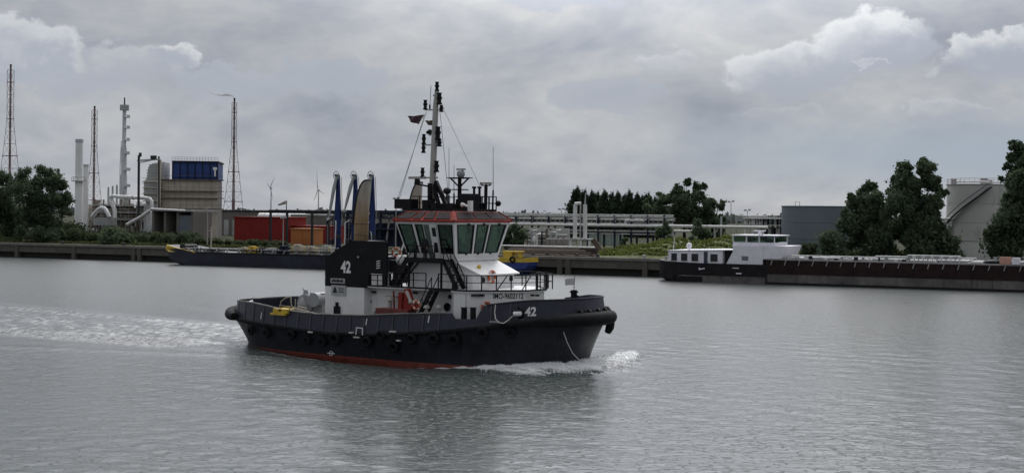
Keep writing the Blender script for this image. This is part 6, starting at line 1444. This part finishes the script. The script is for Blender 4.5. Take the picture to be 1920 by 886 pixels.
def build_top():
    zt = 10.535
    part('roof_coaming', MB().box(1.9, 5.8, -2.7, -2.64, zt, zt + 0.18).box(1.9, 5.8, 2.64, 2.7, zt, zt + 0.18).box(5.74, 5.8, -2.63, 2.63, zt, zt + 0.18).box(0.9, 1.95, -2.3, 2.2, zt + 0.02, zt + 0.16), M_black)
    z = lambda px, py, ly=0.0: TL(px, py, ly)[1]
    b5 = lambda zx, zy: (720 + zx / 3.283, 140 + zy / 3.283)
    # main mast
    m0, m1, m2 = tp(810, 372, 0), tp(*b5(318, 200), 0), tp(*b5(325, 100), 0)
    mast = part('mast', MB().tube([m0, m1, m2], [0.25, 0.21, 0.16], 12), M_mast, 60)
    legs = part('mast_leg', MB().bar(tp(*b5(283, 668), -0.6), (tp(806, 392, -0.6).x, -0.6, zt), 0.26), M_black)
    part('mast_leg', MB().bar(tp(*b5(300, 650), 0.6), (tp(812, 392, 0.6).x, 0.6, zt), 0.26), M_black)
    part('mast_leg', MB().bar(tp(*b5(318, 655), 0), tp(*b5(382, 800), 0), 0.26), M_black)
    part('mast_leg', MB().bar(tp(*b5(300, 660), 0), tp(*b5(345, 830), -0.4), 0.24), M_black)
    part('mast_base', MB().box(1.95, 2.6, -0.8, 0.8, zt, zt + 0.5).box(2.9, 3.9, -0.5, 0.4, zt, zt + 0.55), M_black)
    def lantern(zx, y0, y1, r=0.17, ly=0.0):
        a, b = tp(*b5(zx, y1), ly), tp(*b5(zx, y0), ly); h = (b.z - a.z); mb = MB(); k = max(2, round(h / 0.42)); pf = []
        for i in range(k): f = h * i / k; g = h / k; pf += [(r, f), (r, f + g * 0.3), (r * 0.72, f + g * 0.36), (r * 0.72, f + g * 0.88), (r, f + g * 0.94)]
        pf += [(r * 1.05, h), (0.01, h)]
        part('mast_lantern', mb.lathe([(0.01, 0)] + pf, 12, (a.x, a.y, a.z)), M_black, 40)
    for zx, y0, y1, r in ((326, 45, 102, 0.17), (341, 112, 184, 0.2), (254, 156, 215, 0.17), (353, 188, 230, 0.17), (332, 320, 402, 0.22), (245, 366, 428, 0.17), (243, 424, 482, 0.17), (340, 398, 442, 0.2), (323, 530, 600, 0.2), (237, 572, 630, 0.17)):
        lantern(zx, y0, y1, r)
    def arm(x0, x1, y, t=0.1): part('crossarm', MB().bar(tp(*b5(x0, y), 0), tp(*b5(x1, y), 0), t), M_mast)
    arm(252, 355, 217); arm(275, 335, 372, 0.09); arm(240, 348, 432, 0.11); arm(184, 330, 634, 0.12); part('crossarm', MB().bar(tp(*b5(305, 128), 0), tp(*b5(345, 128), 0), 0.1), M_black)
    q = tp(*b5(283, 352), 0); part('mast_horn', MB().ball(q, 0.2, 10, 8), M_black, 60); part('mast_horn', MB().ball(tp(*b5(270, 355), 0), 0.14, 8, 6), M_black, 60)
    part('vhf_whip', MB().bar(tp(*b5(283, 195), 0), tp(*b5(289, 68), 0), 0.035), M_grey); part('vhf_base', MB().bar(tp(*b5(282, 218), 0), tp(*b5(282, 185), 0), 0.09), M_black)
    # left scanner on its arm
    q = tp(*b5(205, 640), 0.0); part('radar_scanner', MB().box(q.x - 0.75, q.x + 0.75, -0.12, 0.12, q.z - 0.02, q.z + 0.16), M_mast); part('radar_foot', MB().cyl(q - Vector((0, 0, 0.45)), q, 0.24, 0.2, 12), M_black, 50)
    part('radar_bracket', MB().bar(q - Vector((0, 0, 0.4)), tp(*b5(290, 690), 0), 0.12), M_black)
    # black boxes and clutter on the roof
    x0, z1 = TL(749, 373, -1.6); x1, z0 = TL(778, 391, -1.6); part('roof_box', MB().box(x0, x1, -2.2, -1.2, z0, z1), M_black)
    part('roof_box', MB().box(x0 + 0.1, 2.0, -2.1, -1.3, zt + 0.165, z0 - 0.005), M_black)
    x0, z1 = TL(866, 363, 0); x1, z0 = TL(886, 382, 0); part('roof_box', MB().box(x0, x1, -0.5, 0.9, zt, z1), M_black)
    for x, y, w, h in ((2.4, -1.9, 0.5, 0.8), (3.3, -2.0, 0.4, 0.6), (4.3, -1.6, 0.6, 0.5), (3.0, 1.4, 0.9, 0.9), (4.8, 1.2, 0.7, 0.6)): part('roof_box', MB().box(x, x + w, y, y + w, zt, zt + h), M_black)
    # radar mast
    xr = TL(862, 330, 0.2)[0]; P = lambda zx, zy: tp(*b5(zx, zy), 0.2)
    part('radar_mast', MB().cyl((xr, 0.2, zt), (xr, 0.2, P(465, 600).z), 0.17, 0.14, 10).bar(P(405, 637), P(527, 637), 0.09).bar(P(410, 637), P(462, 690), 0.09).bar(P(520, 637), P(468, 690), 0.09).box(xr - 0.5, xr + 0.5, -0.25, 0.65, P(465, 710).z, P(465, 704).z), M_black, 40)
    part('radar_platform', MB().box(P(405, 637).x, P(527, 637).x, -0.2, 0.6, P(465, 637).z, P(465, 637).z + 0.06), M_black)
    part('radar_dome', MB().lathe([(0.2, 0), (0.3, 0.15), (0.3, 0.4), (0.15, 0.55), (0.01, 0.56)], 14, (xr + 0.1, 0.2, P(465, 632).z)), M_grey, 50)
    part('radar_scanner', MB().box(P(450, 580).x, P(498, 580).x, 0.1, 0.3, P(465, 588).z, P(465, 577).z).bar((xr + 0.1, 0.2, P(465, 605).z), (xr + 0.1, 0.2, P(465, 588).z), 0.12), M_mast)
    # instrument post at the right, horn, antennas
    P = lambda zx, zy: tp(*b5(zx, zy), 1.5)
    part('instrument_post', MB().tube([(P(625, 800).x, 1.5, zt), P(628, 680)], 0.13, 8).bar(P(602, 682), P(655, 682), 0.07), M_black, 40)
    for zx in (602, 628, 652): part('sensor', MB().lathe([(0.05, 0), (0.14, 0.08), (0.14, 0.26), (0.02, 0.3)], 10, tuple(P(zx, 682))), M_mast, 40)
    part('horn', MB().tube([tp(880, 388, -1.2), tp(871, 384, -1.2), tp(866, 384, -1.2)], [0.08, 0.1, 0.18], 10), M_white, 50); part('horn_post', MB().bar((TL(882, 391, -1.2)[0], -1.2, zt), tp(882, 376, -1.2), 0.28), M_white)
    for zx, y0, y1, ly in ((400, 450, 790, 0.8), (431, 552, 780, 1.6), (672, 445, 760, 2.2)):
        a = tp(*b5(zx - 3 if zx > 600 else zx, y1), ly); a.z = zt; mid = tp(*b5(zx, y1 - 50), ly); part('whip_antenna', MB().tube([mid, tp(*b5(zx, y0), ly)], [0.03, 0.018], 6), M_grey); part('antenna_base', MB().cyl(a, mid, 0.075, 0.06, 8), M_black)
    q = tp(*b5(388, 715), 0.4); part('gps_dome', MB().ball(q, (0.3, 0.3, 0.26), 12, 8).cyl((q.x, q.y, zt), q, 0.08, 0.08, 8), M_dgrey, 50)
    for zx in (555, 588): q = tp(*b5(zx, 700), 2.0); part('stand_pipe', MB().cyl((q.x, q.y, zt), q, 0.11, 0.09, 8).cyl(q, q + Vector((0, 0, 0.15)), 0.16, 0.16, 8), M_black, 40)
    q = tp(*b5(703, 792), 2.4); part('search_light', MB().ball(q, 0.22, 12, 8).bar(q, (q.x - 0.7, q.y, q.z), 0.07), M_black, 60)
    # roof railings
    rail([(1.95, -2.66, zt + 0.1), (1.95, 2.66, zt + 0.1)], 0.95, step=1.0); rail([(3.9, 2.66, zt + 0.1), (5.78, 2.66, zt + 0.1)], 1.0, step=0.7, t=0.055); rail([(5.78, 2.66, zt + 0.1), (5.78, -1.2, zt + 0.1)], 1.0, step=0.95, t=0.05); rail([(1.95, 2.66, zt + 0.1), (3.9, 2.66, zt + 0.1)], 1.0)
    # stays
    for i, (a, b) in enumerate(((tp(*b5(350, 178), 0), tp(*b5(592, 690), 1.5)), (tp(*b5(345, 235), 0), tp(*b5(392, 700), 0.5)), (tp(*b5(262, 228), 0), tp(*b5(78, 782), -1.5)), (tp(*b5(250, 245), 0.1), tp(*b5(92, 770), -1.0)))): part('stay', MB().bar(a, b, 0.028), M_grey)
    # flags: cloth with folds and a little thickness
    def flag(name, label, cat, pts, m):
        o = hang(name, label, cat, None, (0, 0, 0)); n = 10; vs = []; fs = []
        tl, tr, br, bl = [tp(*b5(*p), 0) for p in pts]
        for s in (0, 0.02):
            for i in range(n + 1):
                for j in range(5):
                    u, v = i / n, j / 4; p = (tl * (1 - u) + tr * u) * (1 - v) + (bl * (1 - u) + br * u) * v
                    p = p + Vector((0.04 * math.sin(u * 9 + v), 0.14 * math.sin(u * 8 + v * 2) * (1 - u * 0.8) + s, 0.05 * math.sin(u * 7 + 1) * (1 - u))); vs.append(p)
        k = (n + 1) * 5
        for i in range(n):
            for j in range(4): a = i * 5 + j; fs += [(a, a + 5, a + 6, a + 1), (a + k, a + 1 + k, a + 6 + k, a + 5 + k)]
        MB().add(vs, fs).build('cloth', m, o, 60)
        MB().bar(tr, br, 0.03).build('hoist_line', M_rope, o)
    flag('flag', 'dark maroon flag streaming left of the tug mast', 'flag', ((144, 258), (246, 246), (213, 306), (150, 284)), M_maroon)
    flag('flag', 'small olive brown flag close against the tug mast', 'flag', ((250, 286), (322, 276), (318, 314), (256, 306)), M_olive)
build_top()

def build_deck_gear():
    # towing winch and bitts aft
    zd = 1.95
    c = tp(597, 568, 0.0)
    part('winch_drum', MB().cyl((c.x, -1.5, c.z), (c.x, 1.2, c.z), 0.5, 0.5, 20), M_grey, 40)
    for y in (-1.6, 1.2): part('winch_flange', MB().cyl((c.x, y, c.z), (c.x, y + 0.14, c.z), 0.74, 0.74, 24).torus((c.x, y + 0.07, c.z), (0, 1, 0), 0.74, 0.07, 24, 6), M_grey, 40)
    part('winch_gearbox', MB().box(c.x + 0.4, c.x + 1.6, -1.4, 1.0, zd, c.z + 0.9).box(c.x - 0.8, c.x + 0.7, -0.3, 0.3, zd, c.z), M_grey)
    part('winch_motor', MB().cyl((c.x + 1.2, -1.9, c.z + 0.4), (c.x + 1.2, -0.9, c.z + 0.4), 0.55, 0.55, 16), M_grey, 40)
    part('winch_frame', MB().hexa([(c.x - 1.0, -1.8, zd), (c.x + 1.0, -1.8, zd), (c.x + 1.0, -1.65, zd), (c.x - 1.0, -1.65, zd), (c.x - 0.3, -1.8, c.z), (c.x + 0.3, -1.8, c.z), (c.x + 0.3, -1.65, c.z), (c.x - 0.3, -1.65, c.z)]), M_grey)
    q = tp(573, 584, -1.2); zt = TL(573, 547, -1.2)[1]; h = zt - zd
    part('towing_bitt', MB().lathe([(0.75, 0), (0.72, h * 0.25), (0.58, h * 0.6), (0.42, h * 0.82), (0.22, h * 0.9), (0.2, h), (0.01, h)], 20, (q.x, q.y, zd)), M_grey, 40)
    part('bitt_cap', MB().ball((q.x, q.y, zt + 0.05), 0.18, 10, 8).bar((q.x - 0.15, q.y, zt), (q.x - 0.3, q.y, zt + 0.3), 0.05), M_grey, 60)
    part('tow_arch', MB().tube([(q.x - 1.0, -1.0, zd), (q.x - 0.75, -0.8, zd + 1.2), (q.x - 0.4, -0.4, zd + 1.75), (q.x - 0.4, 0.4, zd + 1.75), (q.x - 0.75, 0.8, zd + 1.2), (q.x - 1.0, 1.0, zd)], 0.13, 10), M_grey, 60)
    mw = mat('warm_handrail', (0.33, 0.29, 0.22), 0.6)
    part('guard_rail', MB().tube([tp(524, 580, -2.5), tp(527, 565, -2.5), tp(536, 558, -2.5), tp(545, 556, -2.5), tp(547, 578, -2.5)], 0.05, 7).tube([tp(553, 585, -2.5), tp(554, 560, -2.5)], 0.05, 7).bar(tp(524, 572, -2.5), tp(570, 577, -2.5), 0.05), mw, 60)
    part('deck_rail', MB().bar(tp(548, 577, -4.5), tp(598, 589, -4.5), 0.09).bar(tp(560, 574, -4.5), tp(575, 578, -4.5), 0.07), mw)
    # yellow box over the bulwark
    a, b = TL(517, 587, -5.6), TL(545, 578, -5.6); zb_ = a[1] - 0.05
    part('yellow_chest', MB().box(a[0] + 0.1, b[0], -6.0, -5.2, zb_ + 0.12, b[1] - 0.03), M_yellow); part('yellow_bracket', MB().box(a[0] - 0.1, b[0] - 0.15, -6.12, -5.3, zb_ - 0.02, zb_ + 0.11), M_yellow)
    part('chest_slot', MB().cbox(((a[0] + b[0]) / 2 + 0.05, -6.01, (zb_ + b[1]) / 2 + 0.1), (0.22, 0.04, 0.14)), M_black); part('bracket_rail', MB().bar(tp(524, 577, -5.7), tp(543, 575, -5.7), 0.05).bar(tp(524, 577, -5.7), tp(524, 582, -5.7), 0.05).bar(tp(543, 575, -5.7), tp(543, 580, -5.7), 0.05), M_yellow)
    q = tp(452, 572, -3.2); part('stern_roller', MB().tube([q, q + Vector((0.5, 0.8, 0.25))], 0.16, 8), M_white, 60)
    for px, py in ((464, 590), (470, 578)): q = tp(px, py, -4.6); part('stern_bitt', MB().ball(q, 0.22, 10, 8), M_black, 60)
    # red folded deck crane
    ly = -4.3
    part('crane_base', MB().box(TL(712, 585, ly)[0], TL(772, 585, ly)[0], ly - 0.5, ly + 0.5, TL(740, 590, ly)[1] - 0.6, TL(740, 578, ly)[1]), mat('crane_base_red', (0.15, 0.03, 0.025), 0.6, var=0.25, dirt=((0.05, 0.03, 0.03), 0.6)))
    part('crane_column', MB().bar(tp(752, 582, ly), tp(753, 548, ly), 0.34), M_red)
    part('crane_boom', MB().prism([tp(758, 541, ly - 0.1), tp(764, 541, ly - 0.1), tp(772, 566, ly - 0.1), tp(774, 580, ly - 0.1), tp(756, 580, ly - 0.1)], (0, 0.35, 0)), M_red)
    part('crane_jib', MB().bar(tp(762, 545, ly - 0.25), tp(776, 578, ly - 0.25), 0.16), mat('crane_stripe', (0.5, 0.45, 0.43), 0.6)); part('crane_ram', MB().bar(tp(746, 556, ly), tp(760, 570, ly), 0.13).bar(tp(767, 566, ly - 0.3), tp(783, 572, ly - 0.3), 0.14), M_red)
    for i in range(4): q = tp(770 + i * 4, 566 + (i % 2) * 9, ly - 0.35); part('crane_joint', MB().ball(q, 0.17, 8, 6), (M_red if i % 2 else M_mast), 60)
    part('red_post', MB().bar(tp(739, 580, -3.6), tp(738, 545, -3.6), 0.10), M_red)
    q = tp(731, 577, -3.7); part('mushroom_vent', MB().lathe([(0.16, 0), (0.16, 0.5), (0.34, 0.55), (0.3, 0.78), (0.01, 0.9)], 14, tuple(q)), M_mast, 50)
    for px in (800, 823): q = tp(px, 586, -4.6); part('mushroom_vent', MB().lathe([(0.12, 0), (0.12, 0.3), (0.25, 0.34), (0.2, 0.5), (0.01, 0.56)], 12, tuple(q)), M_mast, 50)
    # bitts in the bulwark gap
    for px in (870, 887): x, z = TL(px, 598, -5.0); zt_ = TL(px, 577, -5.0)[1]; part('mooring_bitt', MB().cyl((x, -5.0, z - 0.9), (x, -5.0, zt_), 0.2, 0.2, 14).cyl((x, -5.0, zt_), (x, -5.0, zt_ + 0.05), 0.25, 0.25, 14), M_black, 40)
    # bow staff
    x, z = TL(1076, 566, 0); zt_ = TL(1076, 543, 0)[1]
    part('bow_bitt', MB().cyl((x, 0, z - 1.0), (x, 0, zt_), 0.22, 0.22, 14).cyl((x, 0, zt_ - 0.18), (x, 0, zt_ - 0.08), 0.3, 0.3, 14).bar((x, 0, zt_ - 0.4), (x + 0.35, 0, zt_ - 0.4), 0.1), M_black, 40)
    part('jackstaff', MB().bar((x, 0, zt_), tp(1077.5, 516, 0), 0.045), M_grey)
    o = hang('flag', 'small white flag on the staff at the tug bow', 'flag', None, (0, 0, 0)); vs = []; fs = []
    tl, tr, br, bl = tp(1059, 523, 0), tp(1077, 520, 0), tp(1077, 533, 0), tp(1060, 535, 0)
    for s in (0, 0.015):
        for i in range(7):
            for j in range(4): u, v = i / 6, j / 3; p = (tl * (1 - u) + tr * u) * (1 - v) + (bl * (1 - u) + br * u) * v; vs.append(p + Vector((0, 0.07 * math.sin(u * 7) * (1 - u * 0.7) + s, 0.02 * math.sin(u * 6))))
    for i in range(6):
        for j in range(3): a_ = i * 4 + j; fs += [(a_, a_ + 4, a_ + 5, a_ + 1), (a_ + 28, a_ + 29, a_ + 33, a_ + 32)]
    MB().add(vs, fs).build('cloth', M_flagw, o, 60)
    MB().add([(p[0], p[1] - 0.02, p[2]) for p in (tl * 0.75 + br * 0.25, tl * 0.4 + br * 0.6, tr * 0.5 + bl * 0.5)], [(0, 1, 2)]).build('emblem', M_dgrey, o)
    # life rings hanging on the tug
    def ring(px, py, ly, R, nrm, label, whites=True):
        p = tp(px, py, ly) if not isinstance(px, Vector) else px; o = hang('life_ring', label, 'life ring', 'orange life rings on the tug', (p.x, p.y, p.z))
        ax = Vector(nrm).normalized(); up = Vector((0, 0, 1)); x = ax.cross(up).normalized()
        MB().torus((0, 0, 0), ax, R, R * 0.27, 24, 8).build('ring', M_orange, o, 60)
        for k in range(4):
            a = math.pi / 4 + k * math.pi / 2; MB().tube([(x * math.cos(a + d) + up * math.sin(a + d)) * R for d in (-0.16, 0, 0.16)], R * 0.29, 8).build('white_band', M_white, o, 60)
    nv = (0.74, -0.66, 0)
    ring(923, 517, -1.9, 0.36, (1, -0.1, 0), 'life ring on the white house front below the wheelhouse windows') if False else None
    p = Vector((7.92, -0.85, 5.95)); ring(p, 0, 0, 0.38, (1, 0, 0), 'life ring on the white house front below the wheelhouse windows')
    A, B = Vector((8.2, -4.35, 0)), Vector((11.0, -1.2, 0)); d = (B - A).normalized()
    p = A + d * 1.45 + Vector((d.y, -d.x, 0)) * 0.10 + Vector((0, 0, 3.95)); ring(p, 0, 0, 0.34, (d.y, -d.x, 0), 'life ring left of the registration number just above the bulwark')
    p = Vector((11.1, -0.5, 4.05)); ring(p, 0, 0, 0.34, (1, 0, 0), 'life ring right of the registration number just above the bulwark')
    ring(743, 473, -2.3, 0.30, (0.3, -1, 0), 'small life ring between the funnel and the wheelhouse')
    ring(781, 572, -4.9, 0.28, (0, -1, 0), 'life ring behind the red deck crane at the stair foot')
    # tyre fenders hung along the side
    words = ['first', 'second', 'third', 'fourth', 'fifth', 'sixth', 'seventh', 'eighth', 'ninth', 'tenth', 'eleventh', 'twelfth', 'thirteenth', 'fourteenth', 'fifteenth']
    spots = [(470, 620, 9), (500, 624, 10), (546, 627, 10), (576, 638, 9), (604, 641, 10), (628, 634, 13), (688, 640, 11), (714, 628, 10), (738, 650, 11), (772, 635, 10), (813, 635, 11), (851, 637, 12), (905, 624, 11), (957, 623, 11)]
    for i, (px, py, r) in enumerate(spots):
        ly = -5.6
        for k in range(4): x, z = TL(px, py, ly); ly = -half(max(0.0, min(1, z / zk(x))), x) - 0.22
        x, z = TL(px, py, ly); e = 0.1; t = max(0, min(1, z / zk(x))); dy = (half(t, x + e) - half(t, x - e)) / (2 * e); nx, ny = -dy, 1.0
        nrm = Vector((nx, -1, -0.28)).normalized() if dy else Vector((0, -1, -0.28))
        R = r / 26.5; o = hang('tyre_fender', f'black tyre fender on the tug side, {words[i]} from the stern', 'tyre', 'tyre fenders along the tug side', (x, ly, z))
        ax = nrm; MB().torus((0, 0, 0), ax, R * 0.70, R * 0.32, 22, 9).build('tyre', M_rubber, o, 60)
        top = zk(x) + 0.1 - z; yo = -half(1, x) - 0.17 - ly
        MB().bar((-0.1, yo, top), (-0.16, 0, R * 0.7), 0.05).build('chain', M_dgrey, o); MB().bar((0.1, yo, top), (0.16, 0, R * 0.7), 0.05).build('chain', M_dgrey, o)
build_deck_gear()

# ------------------------------------------------------------------ crew
def person(label, loc, rotz, top_mat, leg_mat, hair=(0.03, 0.02, 0.015), arms='down'):
    """one continuous skinned figure, 1.76 m tall, facing local +x"""
    o = thing('person', label, 'person', TW(*loc), -TA + rotz)
    V = []; E = []; Rr = []
    def v(p, r, par=None):
        V.append(p); Rr.append(r if isinstance(r, tuple) else (r, r)); i = len(V) - 1
        if par is not None: E.append((par, i))
        return i
    pel = v((0, 0, 0.95), (0.13, 0.155)); sp = v((0.01, 0, 1.12), (0.115, 0.14), pel); ch = v((0, 0, 1.32), (0.125, 0.175), sp); nk = v((0, 0, 1.47), (0.06, 0.065), ch)
    hd0 = v((0.015, 0, 1.545), (0.062, 0.06), nk); hd = v((0.02, 0, 1.63), (0.095, 0.078), hd0); v((0.01, 0, 1.715), (0.06, 0.055), hd)
    for s in (-1, 1):
        hip = v((0, s * 0.095, 0.90), 0.092, pel); kn = v((0.02, s * 0.105, 0.50), 0.058, hip); an = v((-0.01, s * 0.11, 0.10), 0.042, kn); v((0.16, s * 0.125, 0.04), (0.038, 0.045), an)
        sh = v((0, s * 0.185, 1.40), 0.062, ch)
        if arms == 'down': el = (-0.02, s * 0.235, 1.13); wr = (0.10, s * 0.235, 0.90); dr = Vector((0.35, 0, -1))
        else: el = (0.05, s * 0.24, 1.15); wr = (0.28, s * 0.18, 1.10); dr = Vector((1, 0, -0.15))
        e = v(el, 0.045, sh); w_ = v(wr, 0.031, e); dr.normalize(); pm = v(tuple(Vector(wr) + dr * 0.06), (0.026, 0.038), w_)
        side = Vector((0, 1, 0)) if arms != 'down' else Vector((1, 0, 0.3)).normalized()
        for k in range(4):
            b = Vector(V[pm]) + dr * 0.03 + side * (k - 1.5) * 0.022; a = v(tuple(b), 0.0095, pm); a = v(tuple(b + dr * (0.035 + 0.008 * (k in (1, 2)))), 0.009, a); v(tuple(b + dr * 0.065 + Vector((0, -s * 0.012, 0))), 0.008, a)
        b = Vector(wr) + dr * 0.03 + side * 0.04; a = v(tuple(b), 0.0105, w_); v(tuple(b + dr * 0.04 + side * 0.012), 0.009, a)
    me = bpy.data.meshes.new('body'); me.from_pydata(V, E, []); ob = bpy.data.objects.new('body', me); COL.objects.link(ob)
    md = ob.modifiers.new('skin', 'SKIN'); md.use_smooth_shade = True
    for i, r in enumerate(Rr): me.skin_vertices[0].data[i].radius = r
    me.skin_vertices[0].data[0].use_root = True
    ob.modifiers.new('sub', 'SUBSURF').levels = 1; ob.modifiers['sub'].render_levels = 1
    dg = bpy.context.evaluated_depsgraph_get(); nm = bpy.data.meshes.new_from_object(ob.evaluated_get(dg)); bpy.data.objects.remove(ob)
    nm.name = 'body'; nm.materials.clear()
    for m in (top_mat, leg_mat, M_skin, M_black): nm.materials.append(m)
    for p in nm.polygons:
        c = p.center; p.use_smooth = True; hand = abs(c.y) > 0.15 and ((arms == 'down' and c.z < 0.90 and c.z > 0.6) or (arms != 'down' and c.x > 0.27))
        p.material_index = 2 if (c.z > 1.485 or hand) else (3 if c.z < 0.09 else (1 if c.z < 0.98 and abs(c.y) < 0.2 else 0))
    b = bpy.data.objects.new('body', nm); COL.objects.link(b); b.parent = o
    hm = mat('hair_dark', hair, 0.7)
    MB().ball((-0.012, 0, 1.675), (0.098, 0.084, 0.085), 14, 10).build('hair', hm, o, 60)
    f = MB().ball((0.108, 0, 1.62), (0.02, 0.014, 0.022), 8, 6)
    for s in (-1, 1): f.ball((0.012, s * 0.08, 1.625), (0.02, 0.012, 0.03), 8, 6)
    f.build('nose_and_ears', M_skin, b, 60)
    e = MB()
    for s in (-1, 1): e.ball((0.1, s * 0.032, 1.648), (0.012, 0.014, 0.009), 8, 6)
    e.bar((0.103, -0.025, 1.578), (0.103, 0.025, 1.578), 0.01); e.build('eyes_and_mouth', M_black, b, 60)
    return o
person('person in dark clothes standing in the wheelhouse side doorway', (TL(797, 480, -3.05)[0], -3.05, BD + 0.02), -math.pi / 2, M_cloth_d, M_cloth_d)
person('person in a pale blue shirt at the helm behind the front windows', (4.55, -1.35, BD + 0.075), 0.0, M_cloth_b, M_cloth_d, arms='forward')
